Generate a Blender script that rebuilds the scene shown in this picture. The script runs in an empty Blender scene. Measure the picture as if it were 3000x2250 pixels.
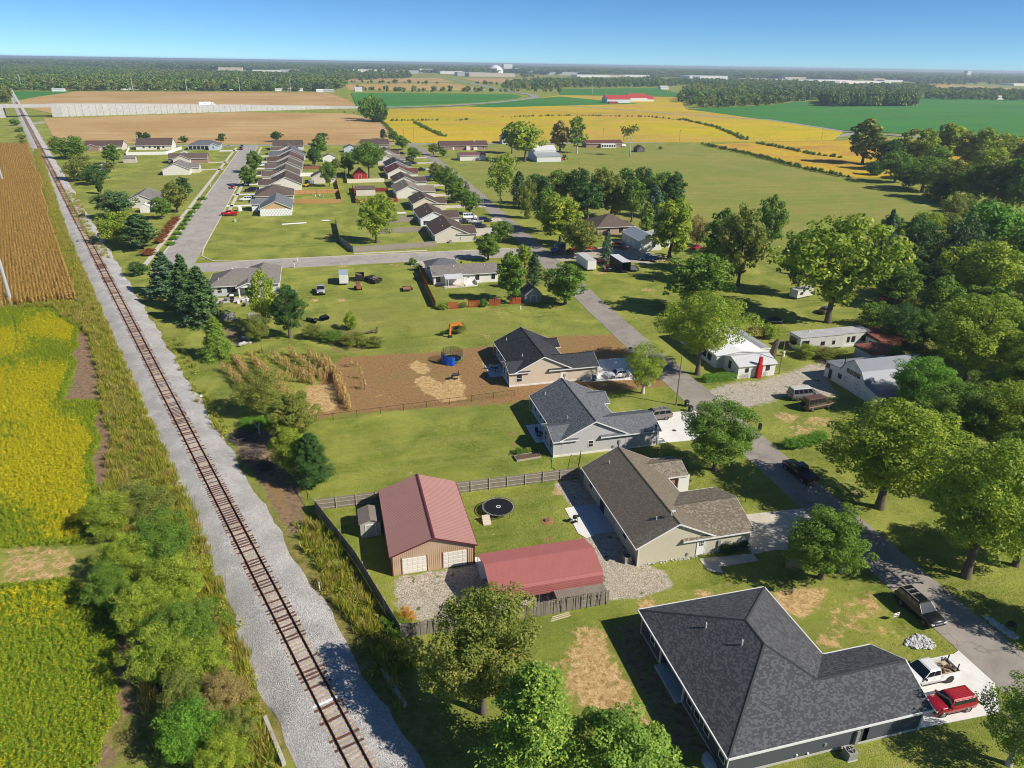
import bpy, math, random
import numpy as np
from mathutils import Vector, Matrix
random.seed(7); RNG=np.random.default_rng(11)
SC=bpy.context.scene; COL=SC.collection
# ------------------------------------------------------------------ camera
# world: x = east along the lots, y = north along the street, z up, metres
W,H,F,CH=3000,2250,2080.,53.
PITCH=math.atan((1125-186.)/F); ROLL=math.radians(.88); YAW=math.radians(15)
_f=np.array([0,math.cos(PITCH),-math.sin(PITCH)]); _r0=np.array([1.,0,0]); _u0=np.cross(_r0,_f)
_r=math.cos(ROLL)*_r0+math.sin(ROLL)*_u0; _u=-math.sin(ROLL)*_r0+math.cos(ROLL)*_u0
_cy,_sy=math.cos(YAW),math.sin(YAW)
def _en(v): return np.array([v[0]*_cy+v[1]*_sy,-v[0]*_sy+v[1]*_cy,v[2]])
CF,CR,CU=_en(_f),_en(_r),_en(_u); CP=np.array([0,0,CH])
def ray(px,py): return CF+(px-W/2)/F*CR+(H/2-py)/F*CU
def G(px,py,z=0.):
    d=ray(px,py); t=(z-CH)/d[2]; p=CP+t*d; return float(p[0]),float(p[1])
def hgt(base,top):
    b=np.array(G(*base)); d=ray(*top); t=(b@d[:2])/(d[:2]@d[:2]); return float(CH+t*d[2])
def dist(e,n): return float((np.array([e,n,0])-CP)@CF)
cam=bpy.data.cameras.new('camera'); cam.sensor_width=36; cam.lens=36*F/W; cam.clip_start=.5; cam.clip_end=60000
camo=bpy.data.objects.new('camera',cam); COL.objects.link(camo)
camo.matrix_world=Matrix([[CR[0],CU[0],-CF[0],0],[CR[1],CU[1],-CF[1],0],[CR[2],CU[2],-CF[2],CH],[0,0,0,1]])
SC.camera=camo
# ------------------------------------------------------------------ sky, sun, exposure
SUN_EL=math.radians(38); SH_AZ=math.radians(-53)      # azimuth (from north, towards east) that shadows point to
SUN_AZ=SH_AZ+math.pi
wd=bpy.data.worlds.new('World'); SC.world=wd; wd.use_nodes=True; nt=wd.node_tree
bg=nt.nodes['Background']; sky=nt.nodes.new('ShaderNodeTexSky'); sky.sky_type='NISHITA'; sky.sun_disc=False
sky.sun_elevation=SUN_EL; sky.sun_rotation=SUN_AZ; sky.air_density=1.0; sky.dust_density=.0; sky.ozone_density=10.; sky.altitude=6000
tn=nt.nodes.new('ShaderNodeMix'); tn.data_type='RGBA'; tn.blend_type='MULTIPLY'; tn.inputs[0].default_value=1; tn.inputs[7].default_value=(1.06,1.10,.95,1); nt.links.new(sky.outputs[0],tn.inputs[6]); nt.links.new(tn.outputs[2],bg.inputs[0]); bg.inputs[1].default_value=.088
sl=bpy.data.lights.new('sun','SUN'); sl.energy=4.4; sl.angle=math.radians(.53); sl.color=(1,.935,.83)
so=bpy.data.objects.new('sun',sl); COL.objects.link(so)
sd=Vector((math.sin(SUN_AZ)*math.cos(SUN_EL),math.cos(SUN_AZ)*math.cos(SUN_EL),math.sin(SUN_EL)))
so.rotation_euler=sd.to_track_quat('Z','Y').to_euler(); so.location=(60,0,80)
vs=SC.view_settings; vs.view_transform='Standard'; vs.look='None'; vs.exposure=.5; vs.gamma=1
SC.cycles.filter_width=1.0; SC.cycles.max_bounces=5; SC.cycles.diffuse_bounces=3; SC.cycles.glossy_bounces=2; SC.cycles.transmission_bounces=2; SC.cycles.volume_bounces=0
SC.cycles.transparent_max_bounces=6; SC.cycles.use_denoising=True; SC.cycles.denoising_prefilter='ACCURATE'; SC.cycles.caustics_reflective=False; SC.cycles.caustics_refractive=False
# ------------------------------------------------------------------ helpers
def lin(h):
    h=h.lstrip('#'); return tuple(((int(h[i:i+2],16)/255)+.055)**2.4/1.055**2.4 if int(h[i:i+2],16)>10 else int(h[i:i+2],16)/255/12.92 for i in (0,2,4))
MATS={}
class NT:
    def __init__(s,name):
        s.m=bpy.data.materials.new(name); s.m.use_nodes=True; s.t=s.m.node_tree; s.b=s.t.nodes['Principled BSDF']; s.out=s.t.nodes['Material Output']
    def n(s,k,**kw):
        nd=s.t.nodes.new('ShaderNode'+k)
        for a,v in kw.items():
            if a.startswith('i_'): 
                key=a[2:]; key=int(key) if key.isdigit() else key.replace('_',' ')
                nd.inputs[key].default_value=v
            else: setattr(nd,a,v)
        return nd
    def l(s,a,b): s.t.links.new(a,b)
    def pos(s): 
        if not hasattr(s,'_p'): s._p=s.n('NewGeometry').outputs['Position']
        return s._p
    def obj(s):
        if not hasattr(s,'_o'): s._o=s.n('TexCoord').outputs['Object']
        return s._o
    def noise(s,scale,detail=3,vec=None,rough=.6,dist=0):
        nd=s.n('TexNoise'); nd.inputs['Scale'].default_value=scale; nd.inputs['Detail'].default_value=detail; nd.inputs['Roughness'].default_value=rough; nd.inputs['Distortion'].default_value=dist
        s.l(vec if vec is not None else s.pos(),nd.inputs['Vector']); return nd.outputs['Fac']
    def ramp(s,fac,stops):
        r=s.n('ValToRGB'); e=r.color_ramp.elements
        while len(e)<len(stops): e.new(.5)
        for i,(p,c) in enumerate(stops):
            e[i].position=p; e[i].color=(*c,1) if not isinstance(c,(int,float)) else (c,c,c,1)
        s.l(fac,r.inputs[0]); return r.outputs[0]
    def mix(s,f,a,b,mode='MIX'):
        m=s.n('Mix',data_type='RGBA',blend_type=mode)
        for v,i in ((f,0),(a,6),(b,7)):
            if isinstance(v,(int,float)): m.inputs[i].default_value=v if i==0 else (v,v,v,1)
            elif isinstance(v,tuple): m.inputs[i].default_value=(*v,1)
            else: s.l(v,m.inputs[i])
        return m.outputs[2]
    def math(s,op,a,b=0.,c=None,clamp=False):
        m=s.n('Math',operation=op,use_clamp=clamp)
        for i,v in enumerate((a,b,c)):
            if v is None: continue
            if isinstance(v,(int,float)): m.inputs[i].default_value=v
            else: s.l(v,m.inputs[i])
        return m.outputs[0]
    def bump(s,hgt,strength=.5,d=.05):
        b=s.n('Bump'); b.inputs['Strength'].default_value=strength; b.inputs['Distance'].default_value=d
        s.l(hgt,b.inputs['Height']); s.l(b.outputs[0],s.b.inputs['Normal'])
    def fin(s,col=None,rough=None,metal=None,spec=None):
        for v,k in ((col,'Base Color'),(rough,'Roughness'),(metal,'Metallic'),(spec,'Specular IOR Level')):
            if v is None: continue
            if isinstance(v,(int,float)): s.b.inputs[k].default_value=v
            elif isinstance(v,tuple): s.b.inputs[k].default_value=(*v,1)
            else: s.l(v,s.b.inputs[k])
        return s.m
def mat(name,col,rough=.75,metal=0,var=.12,scale=3.,bump=0,spec=.3,coat=0,dirt=0):
    if name in MATS: return MATS[name]
    t=NT(name); f=t.noise(scale,4,t.obj())
    c=t.mix(f,tuple(x*(1-var) for x in col),tuple(min(1,x*(1+var)) for x in col))
    if dirt: c=t.mix(t.ramp(t.noise(.9,5,t.obj(),.7),[(.45,0.),(.75,dirt)]),c,(.12,.10,.07))
    t.fin(c,rough,metal,spec)
    if coat: t.b.inputs['Coat Weight'].default_value=coat; t.b.inputs['Coat Roughness'].default_value=.08
    if bump: t.bump(t.noise(scale*6,3,t.obj()),bump,.03)
    MATS[name]=t.m; return t.m
class MB:
    """collects faces of one mesh part"""
    def __init__(s): s.v=[]; s.f=[]; s.uv=None
    def add(s,vs,fs):
        o=len(s.v); s.v+= [tuple(map(float,p)) for p in vs]; s.f+=[tuple(i+o for i in f) for f in fs]; return s
    def box(s,x0,x1,y0,y1,z0,z1):
        return s.add([(x0,y0,z0),(x1,y0,z0),(x1,y1,z0),(x0,y1,z0),(x0,y0,z1),(x1,y0,z1),(x1,y1,z1),(x0,y1,z1)],
          [(3,2,1,0),(4,5,6,7),(0,1,5,4),(1,2,6,5),(2,3,7,6),(3,0,4,7)])
    def prism(s,poly,z0,z1):
        a=sum(poly[i][0]*poly[(i+1)%len(poly)][1]-poly[(i+1)%len(poly)][0]*poly[i][1] for i in range(len(poly)))
        if a<0: poly=poly[::-1]
        n=len(poly); return s.add([(x,y,z0) for x,y in poly]+[(x,y,z1) for x,y in poly],[tuple(range(n))[::-1],tuple(range(n,2*n))]+[(i,(i+1)%n,n+(i+1)%n,n+i) for i in range(n)])
    def hull(s,A,B):
        """loft between two rings of equal length, capped"""
        n=len(A); return s.add(list(A)+list(B),[tuple(range(n))[::-1],tuple(range(n,2*n))]+[(i,(i+1)%n,n+(i+1)%n,n+i) for i in range(n)])
    def loft(s,rings,cap=True):
        n=len(rings[0]); fs=[]
        for k in range(len(rings)-1):
            for i in range(n): fs.append((k*n+i,k*n+(i+1)%n,(k+1)*n+(i+1)%n,(k+1)*n+i))
        if cap: fs+= [tuple(range(n))[::-1],tuple(range((len(rings)-1)*n,len(rings)*n))]
        return s.add([p for r in rings for p in r],fs)
    def tube(s,p,q,r0,r1=None,n=8,cap=True):
        r1=r0 if r1 is None else r1; p=Vector(p); q=Vector(q); d=(q-p).normalized(); a=d.orthogonal().normalized(); b=d.cross(a)
        R=[[p+ (a*math.cos(t)+b*math.sin(t))*r0 for t in [2*math.pi*i/n for i in range(n)]],[q+(a*math.cos(t)+b*math.sin(t))*r1 for t in [2*math.pi*i/n for i in range(n)]]]
        return s.loft(R,cap)
    def path(s,pts,rs,n=6):
        rings=[]; pts=[Vector(p) for p in pts]
        for i,p in enumerate(pts):
            d=(pts[min(i+1,len(pts)-1)]-pts[max(i-1,0)]).normalized(); a=d.cross(Vector((.13,.99,.05))).normalized(); b=d.cross(a)
            rings.append([p+(a*math.cos(2*math.pi*k/n)+b*math.sin(2*math.pi*k/n))*rs[i] for k in range(n)])
        return s.loft(rings)
    def disc(s,c,r,axis,h,n=24):
        ax={'x':(1,0,0),'y':(0,1,0),'z':(0,0,1)}[axis]; c=Vector(c); return s.tube(c-Vector(ax)*h/2,c+Vector(ax)*h/2,r,r,n)
    def mesh(s,name,m,smooth=False):
        me=bpy.data.meshes.new(name); me.from_pydata(s.v,[],s.f)
        for x in (m if isinstance(m,(list,tuple)) else [m]): me.materials.append(x)
        if smooth: me.shade_smooth()
        return me
    def build(s,name,m,parent=None,smooth=False,kind=None):
        o=bpy.data.objects.new(name,s.mesh(name,m,smooth)); COL.objects.link(o)
        if parent is not None: o.parent=parent
        if kind: o['kind']=kind
        return o
def tag(o,label,cat,group=None,kind=None):
    o['label']=label; o['category']=cat
    if group: o['group']=group
    if kind: o['kind']=kind
    return o
def thing(name,label,cat,e=0,n=0,z=0,rot=0,group=None,kind=None):
    o=bpy.data.objects.new(name,None); COL.objects.link(o); o.location=(e,n,z); o.rotation_euler=(0,0,rot); o.empty_display_size=.5
    return tag(o,label,cat,group,kind)
def struct(o,label=None,cat=None):
    o['kind']='structure'
    if label: o['label']=label
    if cat: o['category']=cat
    return o
def obj(name,me,parent=None):
    o=bpy.data.objects.new(name,me); COL.objects.link(o)
    if parent is not None: o.parent=parent
    return o
def copy_tree(o,parent=None):
    c=o.copy(); COL.objects.link(c); c.parent=parent
    for ch in o.children: copy_tree(ch,c)
    return c
def npmesh(name,V,Q,m,attr=None,tri=False,smooth=False):
    """numpy mesh: V (n,3), Q (k,4)"""
    me=bpy.data.meshes.new(name); k=Q.shape[1]; me.vertices.add(len(V)); me.vertices.foreach_set('co',np.asarray(V,np.float32).ravel())
    me.loops.add(Q.size); me.loops.foreach_set('vertex_index',Q.astype(np.int32).ravel())
    me.polygons.add(len(Q)); me.polygons.foreach_set('loop_start',np.arange(0,Q.size,k,dtype=np.int32)); 
    for x in (m if isinstance(m,(list,tuple)) else [m]): me.materials.append(x)
    if attr is not None:
        for an,(dom,a) in attr.items():
            a=np.asarray(a,np.float32)
            if a.ndim==1: at=me.attributes.new(an,'FLOAT',dom); at.data.foreach_set('value',a)
            else: at=me.attributes.new(an,'FLOAT_COLOR',dom); at.data.foreach_set('color',a.ravel())
    me.update(calc_edges=True); me.validate()
    me.shade_smooth() if smooth else me.shade_flat()
    return me
def in_poly(P,x,y):
    r=np.zeros(np.shape(x),bool); n=len(P)
    for i in range(n):
        x0,y0=P[i]; x1,y1=P[(i+1)%n]
        c=((y0>y)!=(y1>y)); 
        with np.errstate(divide='ignore',invalid='ignore'): xi=(x1-x0)*(y-y0)/((y1-y0) or 1e-9)+x0
        r^= c&(x<xi)
    return r
def edge_dist(P,x,y):
    d=np.full(np.shape(x),1e9); n=len(P)
    for i in range(n):
        a=np.array(P[i]); b=np.array(P[(i+1)%n]); ab=b-a; L=ab@ab or 1e-9
        t=np.clip(((x-a[0])*ab[0]+(y-a[1])*ab[1])/L,0,1); d=np.minimum(d,np.hypot(x-a[0]-t*ab[0],y-a[1]-t*ab[1]))
    return d
PX=lambda ps: [G(*p) for p in ps]
# ------------------------------------------------------------------ ground sheet
def axis(lo,hi,step,far):
    a=list(np.arange(lo,hi+.01,step)); s=step; x=lo
    L=[]; 
    while x>-far: s*=1.18; x-=s; L.append(x)
    R=[]; s=step; x=a[-1]
    while x<far: s*=1.18; x+=s; R.append(x)
    return np.array(L[::-1]+a+R)
gx=axis(-88,132,.85,24000); gy=axis(26,250,.85,26000)
X,Y=np.meshgrid(gx,gy); nx,ny=len(gx),len(gy)
ZA=np.zeros((ny,nx,4),np.float32); ZB=np.zeros((ny,nx,4),np.float32)
def paint(Z,ch,poly,soft=1.5,val=1.,px=True):
    P=PX(poly) if px else poly
    xs=[p[0] for p in P]; ys=[p[1] for p in P]; i0,i1=np.searchsorted(gx,[min(xs)-soft*2,max(xs)+soft*2]); j0,j1=np.searchsorted(gy,[min(ys)-soft*2,max(ys)+soft*2])
    x=X[j0:j1,i0:i1]; y=Y[j0:j1,i0:i1]
    if x.size==0: return
    d=edge_dist(P,x,y); d=np.where(in_poly(P,x,y),d,-d); w=np.clip(.5+d/(2*soft),0,1)*val
    Z[j0:j1,i0:i1,ch]=np.maximum(Z[j0:j1,i0:i1,ch],w)
def blob(Z,ch,px,py,r,val=1.):
    e,n=G(px,py); paint(Z,ch,[(e+r*math.cos(t)*random.uniform(.7,1.2),n+r*math.sin(t)*random.uniform(.6,1.1)) for t in [k*.7 for k in range(9)]],r*.5,val,False)
# orange-brown bare lot, straw, gravel
paint(ZA,0,[(997,1045),(1098,1039),(1235,1034),(1351,1023),(1450,1012),(1620,985),(1801,981),(1850,1040),(1960,1131),(1870,1139),(1762,1150),(1560,1165),(1500,1182),(1036,1214),(960,1224),(905,1240),(880,1190),(960,1080)],1.3,.78)
paint(ZA,0,[(1120,1039),(1235,1034),(1351,1023),(1450,1012),(1620,985),(1801,981),(1850,1040),(1960,1131),(1870,1139),(1762,1150),(1560,1165),(1500,1182),(1300,1195),(1200,1170)],2.5,1)
paint(ZA,1,[(1193,1068),(1225,1055),(1262,1080),(1255,1092),(1225,1095)],.9); paint(ZA,1,[(1215,1108),(1250,1100),(1310,1130),(1375,1170),(1300,1178),(1250,1152),(1220,1130)],.9); paint(ZA,1,[(1305,1110),(1340,1098),(1368,1135),(1350,1160),(1310,1130)],.8)
paint(ZA,1,[(890,1130),(990,1120),(1000,1150),(985,1205),(900,1215)],1.,.8)
paint(ZA,1,[(1689,1840),(1752,1830),(1905,2128),(1775,2138),(1710,2075),(1640,1997),(1655,1920)],2.2,.9); paint(ZA,1,[(1570,1930),(1650,1940),(1700,2060),(1600,2010)],1.5,.6)
paint(ZB,0,[(1752,1837),(1875,1795),(2140,2230),(1960,2240)],1.2,.55)
paint(ZA,1,[(2255,1735),(2310,1720),(2440,1722),(2420,1760),(2350,1815),(2300,1790)],1.,.9); paint(ZA,1,[(2500,1745),(2560,1740),(2590,1795),(2540,1790)],1.,.8); paint(ZA,1,[(2381,1840),(2458,1870),(2480,1900),(2400,1900)],.8,.75); paint(ZA,1,[(2700,2170),(2990,2180),(3000,2250),(2650,2250)],2,.35); paint(ZA,1,[(2330,1720),(2600,1740),(2700,1900),(2420,1905)],2,.42)
for p in ((1980,1600),(2060,1745),(1900,1770),(2330,1650),(1690,1150),(1760,1410),(1640,1440),(1270,780),(960,690),(950,655),(1010,780),(920,880),(1000,880)): blob(ZA,1,*p,1.6,.7)
for p in ((2300,1220),(2400,1235),(2500,1240),(2350,1260),(2210,1290),(2000,840),(1900,850),(1760,800)): blob(ZA,1,*p,3.,.6)
for p in ((1500,1270),(1510,1300),(1520,1235),(1590,1220),(1610,1580),(1330,700),(1340,780)): blob(ZA,0,*p,1.,.7)
paint(ZA,2,[(1157,1692),(1285,1671),(1387,1653),(1440,1640),(1760,1640),(1800,1700),(1770,1765),(1429,1790),(1375,1800),(1249,1820),(1184,1806),(1160,1767)],.9,.95)
paint(ZA,2,[(1740,1640),(1875,1652),(1942,1670),(1974,1717),(1879,1752),(1784,1756),(1750,1750)],.9,1)
paint(ZA,2,[(27.6,60.2),(31.8,60.2),(31.8,67.2),(27,67.2)],.35,1,False); paint(ZA,2,[(27.9,73.6),(31.8,73.6),(31.8,80),(27.6,80)],.35,1,False)
paint(ZA,2,[(2060,1150),(2129,1124),(2226,1114),(2314,1090),(2373,1066),(2430,1070),(2420,1105),(2461,1168),(2400,1160),(2330,1150),(2251,1180),(2178,1195),(2143,1190),(2095,1170)],2.2,.95); blob(ZA,2,2420,1060,2.5,.7)
paint(ZA,2,[(1590,750),(1680,735),(1760,722),(1800,700),(1850,715),(1960,755),(1900,778),(1820,762),(1700,762),(1640,768)],1.5,.7)
paint(ZA,2,[(1240,420),(1340,445),(1350,455),(1280,458),(1200,430)],3,.5); paint(ZA,2,[(58,345),(135,345),(170,420),(130,420),(95,395)],3,.7)
# soil
paint(ZB,0,[(690,1250),(790,1260),(840,1330),(880,1440),(900,1560),(850,1570),(800,1490),(760,1410),(690,1320)],1.2,.95); paint(ZA,0,[(760,1400),(830,1420),(870,1560),(820,1510)],1.,.7)
paint(ZB,0,[(620,960),(720,950),(760,1010),(660,1020)],2,.6); paint(ZB,0,[(940,960),(1080,960),(1090,1030),(960,1040)],1.5,.5)
for P in ([(235,955),(262,1000),(285,1100),(292,1165),(185,1176),(215,1130),(228,1060),(205,1040),(225,1010)],[(140,960),(175,922),(215,930),(205,958)],[(300,1195),(330,1250),(322,1400),(335,1520),(300,1560),(280,1450),(272,1350),(276,1250)],[(340,1770),(372,1850),(378,1950),(392,2060),(420,2085),(350,2095),(342,1900)],[(265,2230),(320,2180),(350,2250),(260,2250)]): paint(ZB,0,P,.8,1.)
paint(ZA,1,[(0,1590),(200,1600),(250,1645),(190,1705),(0,1728)],1.,.55)
rb=random.Random(8)
for _ in range(150):
    e_,n_=rb.uniform(-30,130),rb.uniform(35,240); r_=rb.uniform(1.,4.5)
    if -30<e_<60 or e_>66: paint(ZA,1,[(e_+r_*math.cos(k*.7)*rb.uniform(.6,1.3),n_+r_*math.sin(k*.7)*rb.uniform(.5,1.2)) for k in range(9)],r_*.8,rb.uniform(.3,.5),False)
for _ in range(60):
    e_,n_=rb.uniform(-25,110),rb.uniform(35,240); r_=rb.uniform(1.5,6); paint(ZB,3,[(e_+r_*math.cos(k*.7)*rb.uniform(.6,1.3),n_+r_*math.sin(k*.7)*rb.uniform(.5,1.2)) for k in range(9)],r_,rb.uniform(.5,1.),False)
# track-side verge: rough, dry; meadow east of the street: pale hay
paint(ZB,1,[(560,1150),(900,1600),(1150,1900),(1420,2250),(800,2250),(200,2250),(330,1500),(180,1000),(90,700),(20,430),(90,400),(190,500),(330,760),(480,960)],2.5,.75)
paint(ZB,2,[(1330,440),(1400,430),(1700,425),(2030,424),(2500,520),(2900,700),(2600,760),(2050,690),(1500,600),(1420,560)],8,1.); paint(ZB,2,[(1200,830),(1500,960),(1850,990),(1500,1000),(1150,960),(900,960),(1100,880)],6,.55); paint(ZB,2,[(1060,560),(1110,480),(1060,400),(1130,400),(1150,620),(1090,640)],3,.4)
paint(ZB,2,[(430,500),(560,480),(640,520),(560,600),(300,560)],5,.7)
idx=np.arange(nx*ny).reshape(ny,nx); Q=np.stack([idx[:-1,:-1],idx[:-1,1:],idx[1:,1:],idx[1:,:-1]],-1).reshape(-1,4)
V=np.stack([X.ravel(),Y.ravel(),np.zeros(nx*ny)],-1)
t=NT('lawn'); P=t.pos()
n1=t.noise(.11,5,P,.62,.6); n2=t.noise(1.3,4,P,.7); n3=t.noise(9,3,P,.75); n4=t.noise(.018,3,P)
GRN,YEL,TAN,DRK=(.145,.205,.026),(.34,.375,.070),(.46,.37,.17),(.06,.10,.018)
c=t.mix(t.ramp(n1,[(.38,0.),(.64,1.)]),GRN,YEL)
n5=t.noise(3.2,4,P,.75,.8); c=t.mix(t.ramp(n2,[(.54,0.),(.70,.6)]),c,TAN); c=t.mix(t.ramp(n5,[(.56,0.),(.72,.7)]),c,(.42,.40,.12)); c=t.mix(t.ramp(n5,[(.30,.55),(.44,0.)]),c,DRK); c=t.mix(t.ramp(n2,[(.22,.55),(.40,0.)]),c,DRK)
# mowing streaks, stretched along the lots
mp=t.n('Mapping'); mp.inputs['Scale'].default_value=(.05,.9,1); mp.inputs['Rotation'].default_value=(0,0,.06); t.l(P,mp.inputs[0]); st=t.noise(1.,3,mp.outputs[0],.6,.3)
c=t.mix(t.ramp(st,[(.42,0.),(.62,.42)]),c,(.34,.33,.10))
za=t.n('Attribute',attribute_name='za'); zb=t.n('Attribute',attribute_name='zb'); sa=t.n('SeparateColor'); sb=t.n('SeparateColor'); t.l(za.outputs['Color'],sa.inputs[0]); t.l(zb.outputs['Color'],sb.inputs[0])
# meadow
mp2=t.n('Mapping'); mp2.inputs['Scale'].default_value=(.025,.5,1); mp2.inputs['Rotation'].default_value=(0,0,.55); t.l(P,mp2.inputs[0]); st2=t.noise(.8,3,mp2.outputs[0],.55,.2)
mea=t.mix(t.ramp(st2,[(.25,0.),(.75,1.)]),(.225,.245,.055),(.34,.315,.095)); mea=t.mix(t.ramp(t.noise(.035,4,P,.6,.8),[(.42,0.),(.62,.75)]),mea,(.19,.26,.045)); mea=t.mix(t.ramp(t.noise(.3,4,P,.75),[(.5,0.),(.75,.5)]),mea,(.40,.34,.13))
c=t.mix(t.math('MULTIPLY',zb.outputs['Alpha'],t.ramp(n2,[(.3,.2),(.6,.9)])),c,t.mix(n5,(.09,.16,.02),(.17,.25,.035))); c=t.mix(sb.outputs[2],c,mea)
def edge(w,nz,k=.55): return t.ramp(t.math('ADD',w,t.math('MULTIPLY',t.math('SUBTRACT',nz,.5),k)),[(.40,0.),(.60,1.)])
vrg=t.mix(t.ramp(t.noise(.8,4,P,.7),[(.35,0.),(.65,1.)]),(.12,.15,.03),(.36,.29,.10)); c=t.mix(edge(sb.outputs[1],n2),c,vrg)
soil=t.mix(t.ramp(t.noise(1.6,5,P,.75),[(.3,0.),(.7,1.)]),(.14,.09,.055),(.40,.28,.18)); c=t.mix(edge(sb.outputs[0],t.noise(.9,4,P,.7),1.1),c,soil)
ora=t.mix(t.ramp(t.noise(2.2,5,P,.75),[(.3,0.),(.7,1.)]),(.20,.108,.05),(.45,.275,.13)); ora=t.mix(t.ramp(t.noise(.16,4,P,.7),[(.46,0.),(.66,.6)]),ora,(.27,.22,.075)); c=t.mix(edge(sa.outputs[0],t.noise(1.1,5,P,.75),.9),c,ora)
strw=t.mix(t.ramp(t.noise(1.5,5,P,.72,1.2),[(.35,0.),(.62,1.)]),(.33,.205,.07),(.72,.51,.26)); strw=t.mix(t.ramp(t.noise(2.6,4,P,.8,.5),[(.60,0.),(.68,.85)]),strw,(.13,.15,.035)); strw=t.mix(t.ramp(t.noise(1.9,4,P,.7,2.5),[(.60,0.),(.66,.8)]),strw,(.82,.66,.44)); sw=edge(sa.outputs[1],t.noise(.75,5,P,.75),1.5); c=t.mix(sw,c,strw)
vo=t.n('TexVoronoi'); vo.inputs['Scale'].default_value=11; t.l(P,vo.inputs['Vector'])
vs_=t.n('SeparateColor'); t.l(vo.outputs['Color'],vs_.inputs[0]); grv=t.mix(vs_.outputs[0],(.27,.23,.18),(.72,.66,.57)); grv=t.mix(t.ramp(n2,[(.30,.5),(.55,0.)]),grv,(.30,.24,.16)); grv=t.mix(t.ramp(t.noise(.55,4,P,.7),[(.60,0.),(.66,1.)]),grv,(.13,.17,.03)); gw=edge(sa.outputs[2],t.noise(.9,5,P,.75),1.0); c=t.mix(gw,c,grv)
c=t.mix(t.ramp(n3,[(.30,.75),(.54,0.)]),c,t.mix(1.,c,.4,'MULTIPLY')); c=t.mix(t.ramp(n3,[(.52,0.),(.75,.6)]),c,t.mix(1.,c,1.35,'MULTIPLY'))
c=t.mix(t.ramp(n4,[(.35,0.),(.7,.3)]),c,t.mix(1.,c,(1.25,1.1,.8),'MULTIPLY'))
t.fin(c,.95,0,.08); hh=t.math('ADD',t.math('MULTIPLY',n3,1.),t.math('MULTIPLY',n2,1.2)); t.bump(hh,.75,.16)
me=npmesh('ground',V,Q,t.m,{'za':('POINT',ZA.reshape(-1,4)),'zb':('POINT',ZB.reshape(-1,4))})
struct(obj('ground',me),'mown green lawns and rough verges reaching to the horizon','ground')
# ------------------------------------------------------------------ fields (sheets as high as the crop)
def crop_mat(name,cols,s1=.012,s2=.25,rot=0.,streak=(.02,.4),bump=.6):
    t=NT(name); P=t.pos(); mp=t.n('Mapping'); mp.inputs['Scale'].default_value=(streak[0],streak[1],1); mp.inputs['Rotation'].default_value=(0,0,rot); t.l(P,mp.inputs[0])
    a=t.noise(1.,5,mp.outputs[0],.65,.4); b=t.noise(s1,4,P,.6,.5); d=t.noise(s2,4,P,.75)
    c=t.mix(t.ramp(b,[(.40,0.),(.60,1.)]),cols[0],cols[1]); c=t.mix(t.ramp(a,[(.42,0.),(.68,.75)]),c,cols[2]); e=t.noise(.03,5,P,.75,1.); c=t.mix(t.ramp(e,[(.52,0.),(.68,.7)]),c,cols[3] if len(cols)>3 else cols[2]); c=t.mix(t.ramp(d,[(.3,.6),(.5,0.)]),c,t.mix(1.,c,.55,'MULTIPLY')); f2=t.noise(.09,4,mp.outputs[0],.7); c=t.mix(t.ramp(f2,[(.35,.35),(.5,0.)]),c,t.mix(1.,c,.72,'MULTIPLY'))
    t.fin(c,.95,0,.05); t.bump(d,bump,.6); return t.m
M_TAN=crop_mat('stubble',((.47,.30,.125),(.58,.40,.19),(.40,.24,.09),(.52,.36,.16)),.01,.5,0,(.004,.16))
M_YEL=crop_mat('ripe_soybean',((.60,.43,.025),(.55,.34,.08),(.42,.40,.02),(.30,.33,.025)),.006,.35,.25,(.006,.03))
M_ORA=crop_mat('ripe_soybean_orange',((.60,.41,.03),(.46,.25,.07),(.55,.41,.03),(.5,.36,.05)),.018,.35,.2,(.01,.06))
M_GRE=crop_mat('green_soybean',((.045,.20,.042),(.06,.23,.045),(.10,.25,.05),(.07,.17,.045)),.006,.4,.1,(.004,.03))
M_STR=crop_mat('far_field_gold',((.50,.34,.12),(.46,.30,.08),(.52,.36,.16)),.006,.3)
def field(name,px,z,m,label,cat='field'):
    P=PX(px); o=MB().prism(P,0.01,z).build(name,m); return struct(o,label,cat)
field('stubble_field',[(128,346),(200,345),(700,329),(1000,332),(1040,336),(1115,357),(1150,390),(1155,420),(1040,424),(165,419)],.12,M_TAN,'tan harvested field between the housing rows and the highway wall')
field('far_stubble_field',[(30,301),(110,284),(230,268),(960,272),(1010,290),(1045,308),(990,318),(700,322),(300,328),(160,335),(60,312)],.2,M_TAN,'tan harvested field behind the highway')
field('pasture',[(20,268),(215,268),(100,285),(30,297)],.15,M_GRE,'green pasture at the edge of the far wood')
field('gold_field_strip',[(940,227),(1290,229),(1322,240),(940,239)],.3,M_TAN,'tan field strip beyond the hedgerows')
field('yellow_field_strip',[(1010,248),(1290,243),(1345,247),(1425,263),(1100,264),(1020,264)],.3,M_STR,'yellow field strip between two hedgerows')
field('tan_field_beyond_highway',[(1345,228),(1560,232),(1562,241),(1420,244)],.3,M_TAN,'tan field beside the distant highway')
field('green_bean_field',[(1028,273),(1500,276),(1528,283),(1512,290),(1400,301),(1140,314),(1045,313)],.6,M_GRE,'green soybean field inside the highway bend')
field('ripe_bean_field',[(1133,322),(1440,311),(1590,287),(1640,279),(1990,285),(2008,321),(2250,350),(2470,386),(2440,411),(2300,415),(2000,418),(1700,416),(1205,419),(1155,392),(1118,355)],.5,M_YEL,'ripe yellow and orange soybean field north of the road')
field('green_bean_band',[(1370,313),(1560,291),(1640,284),(1870,305),(1640,311),(1450,316)],.75,M_GRE,'green band of soybeans beside the highway bend')
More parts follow.
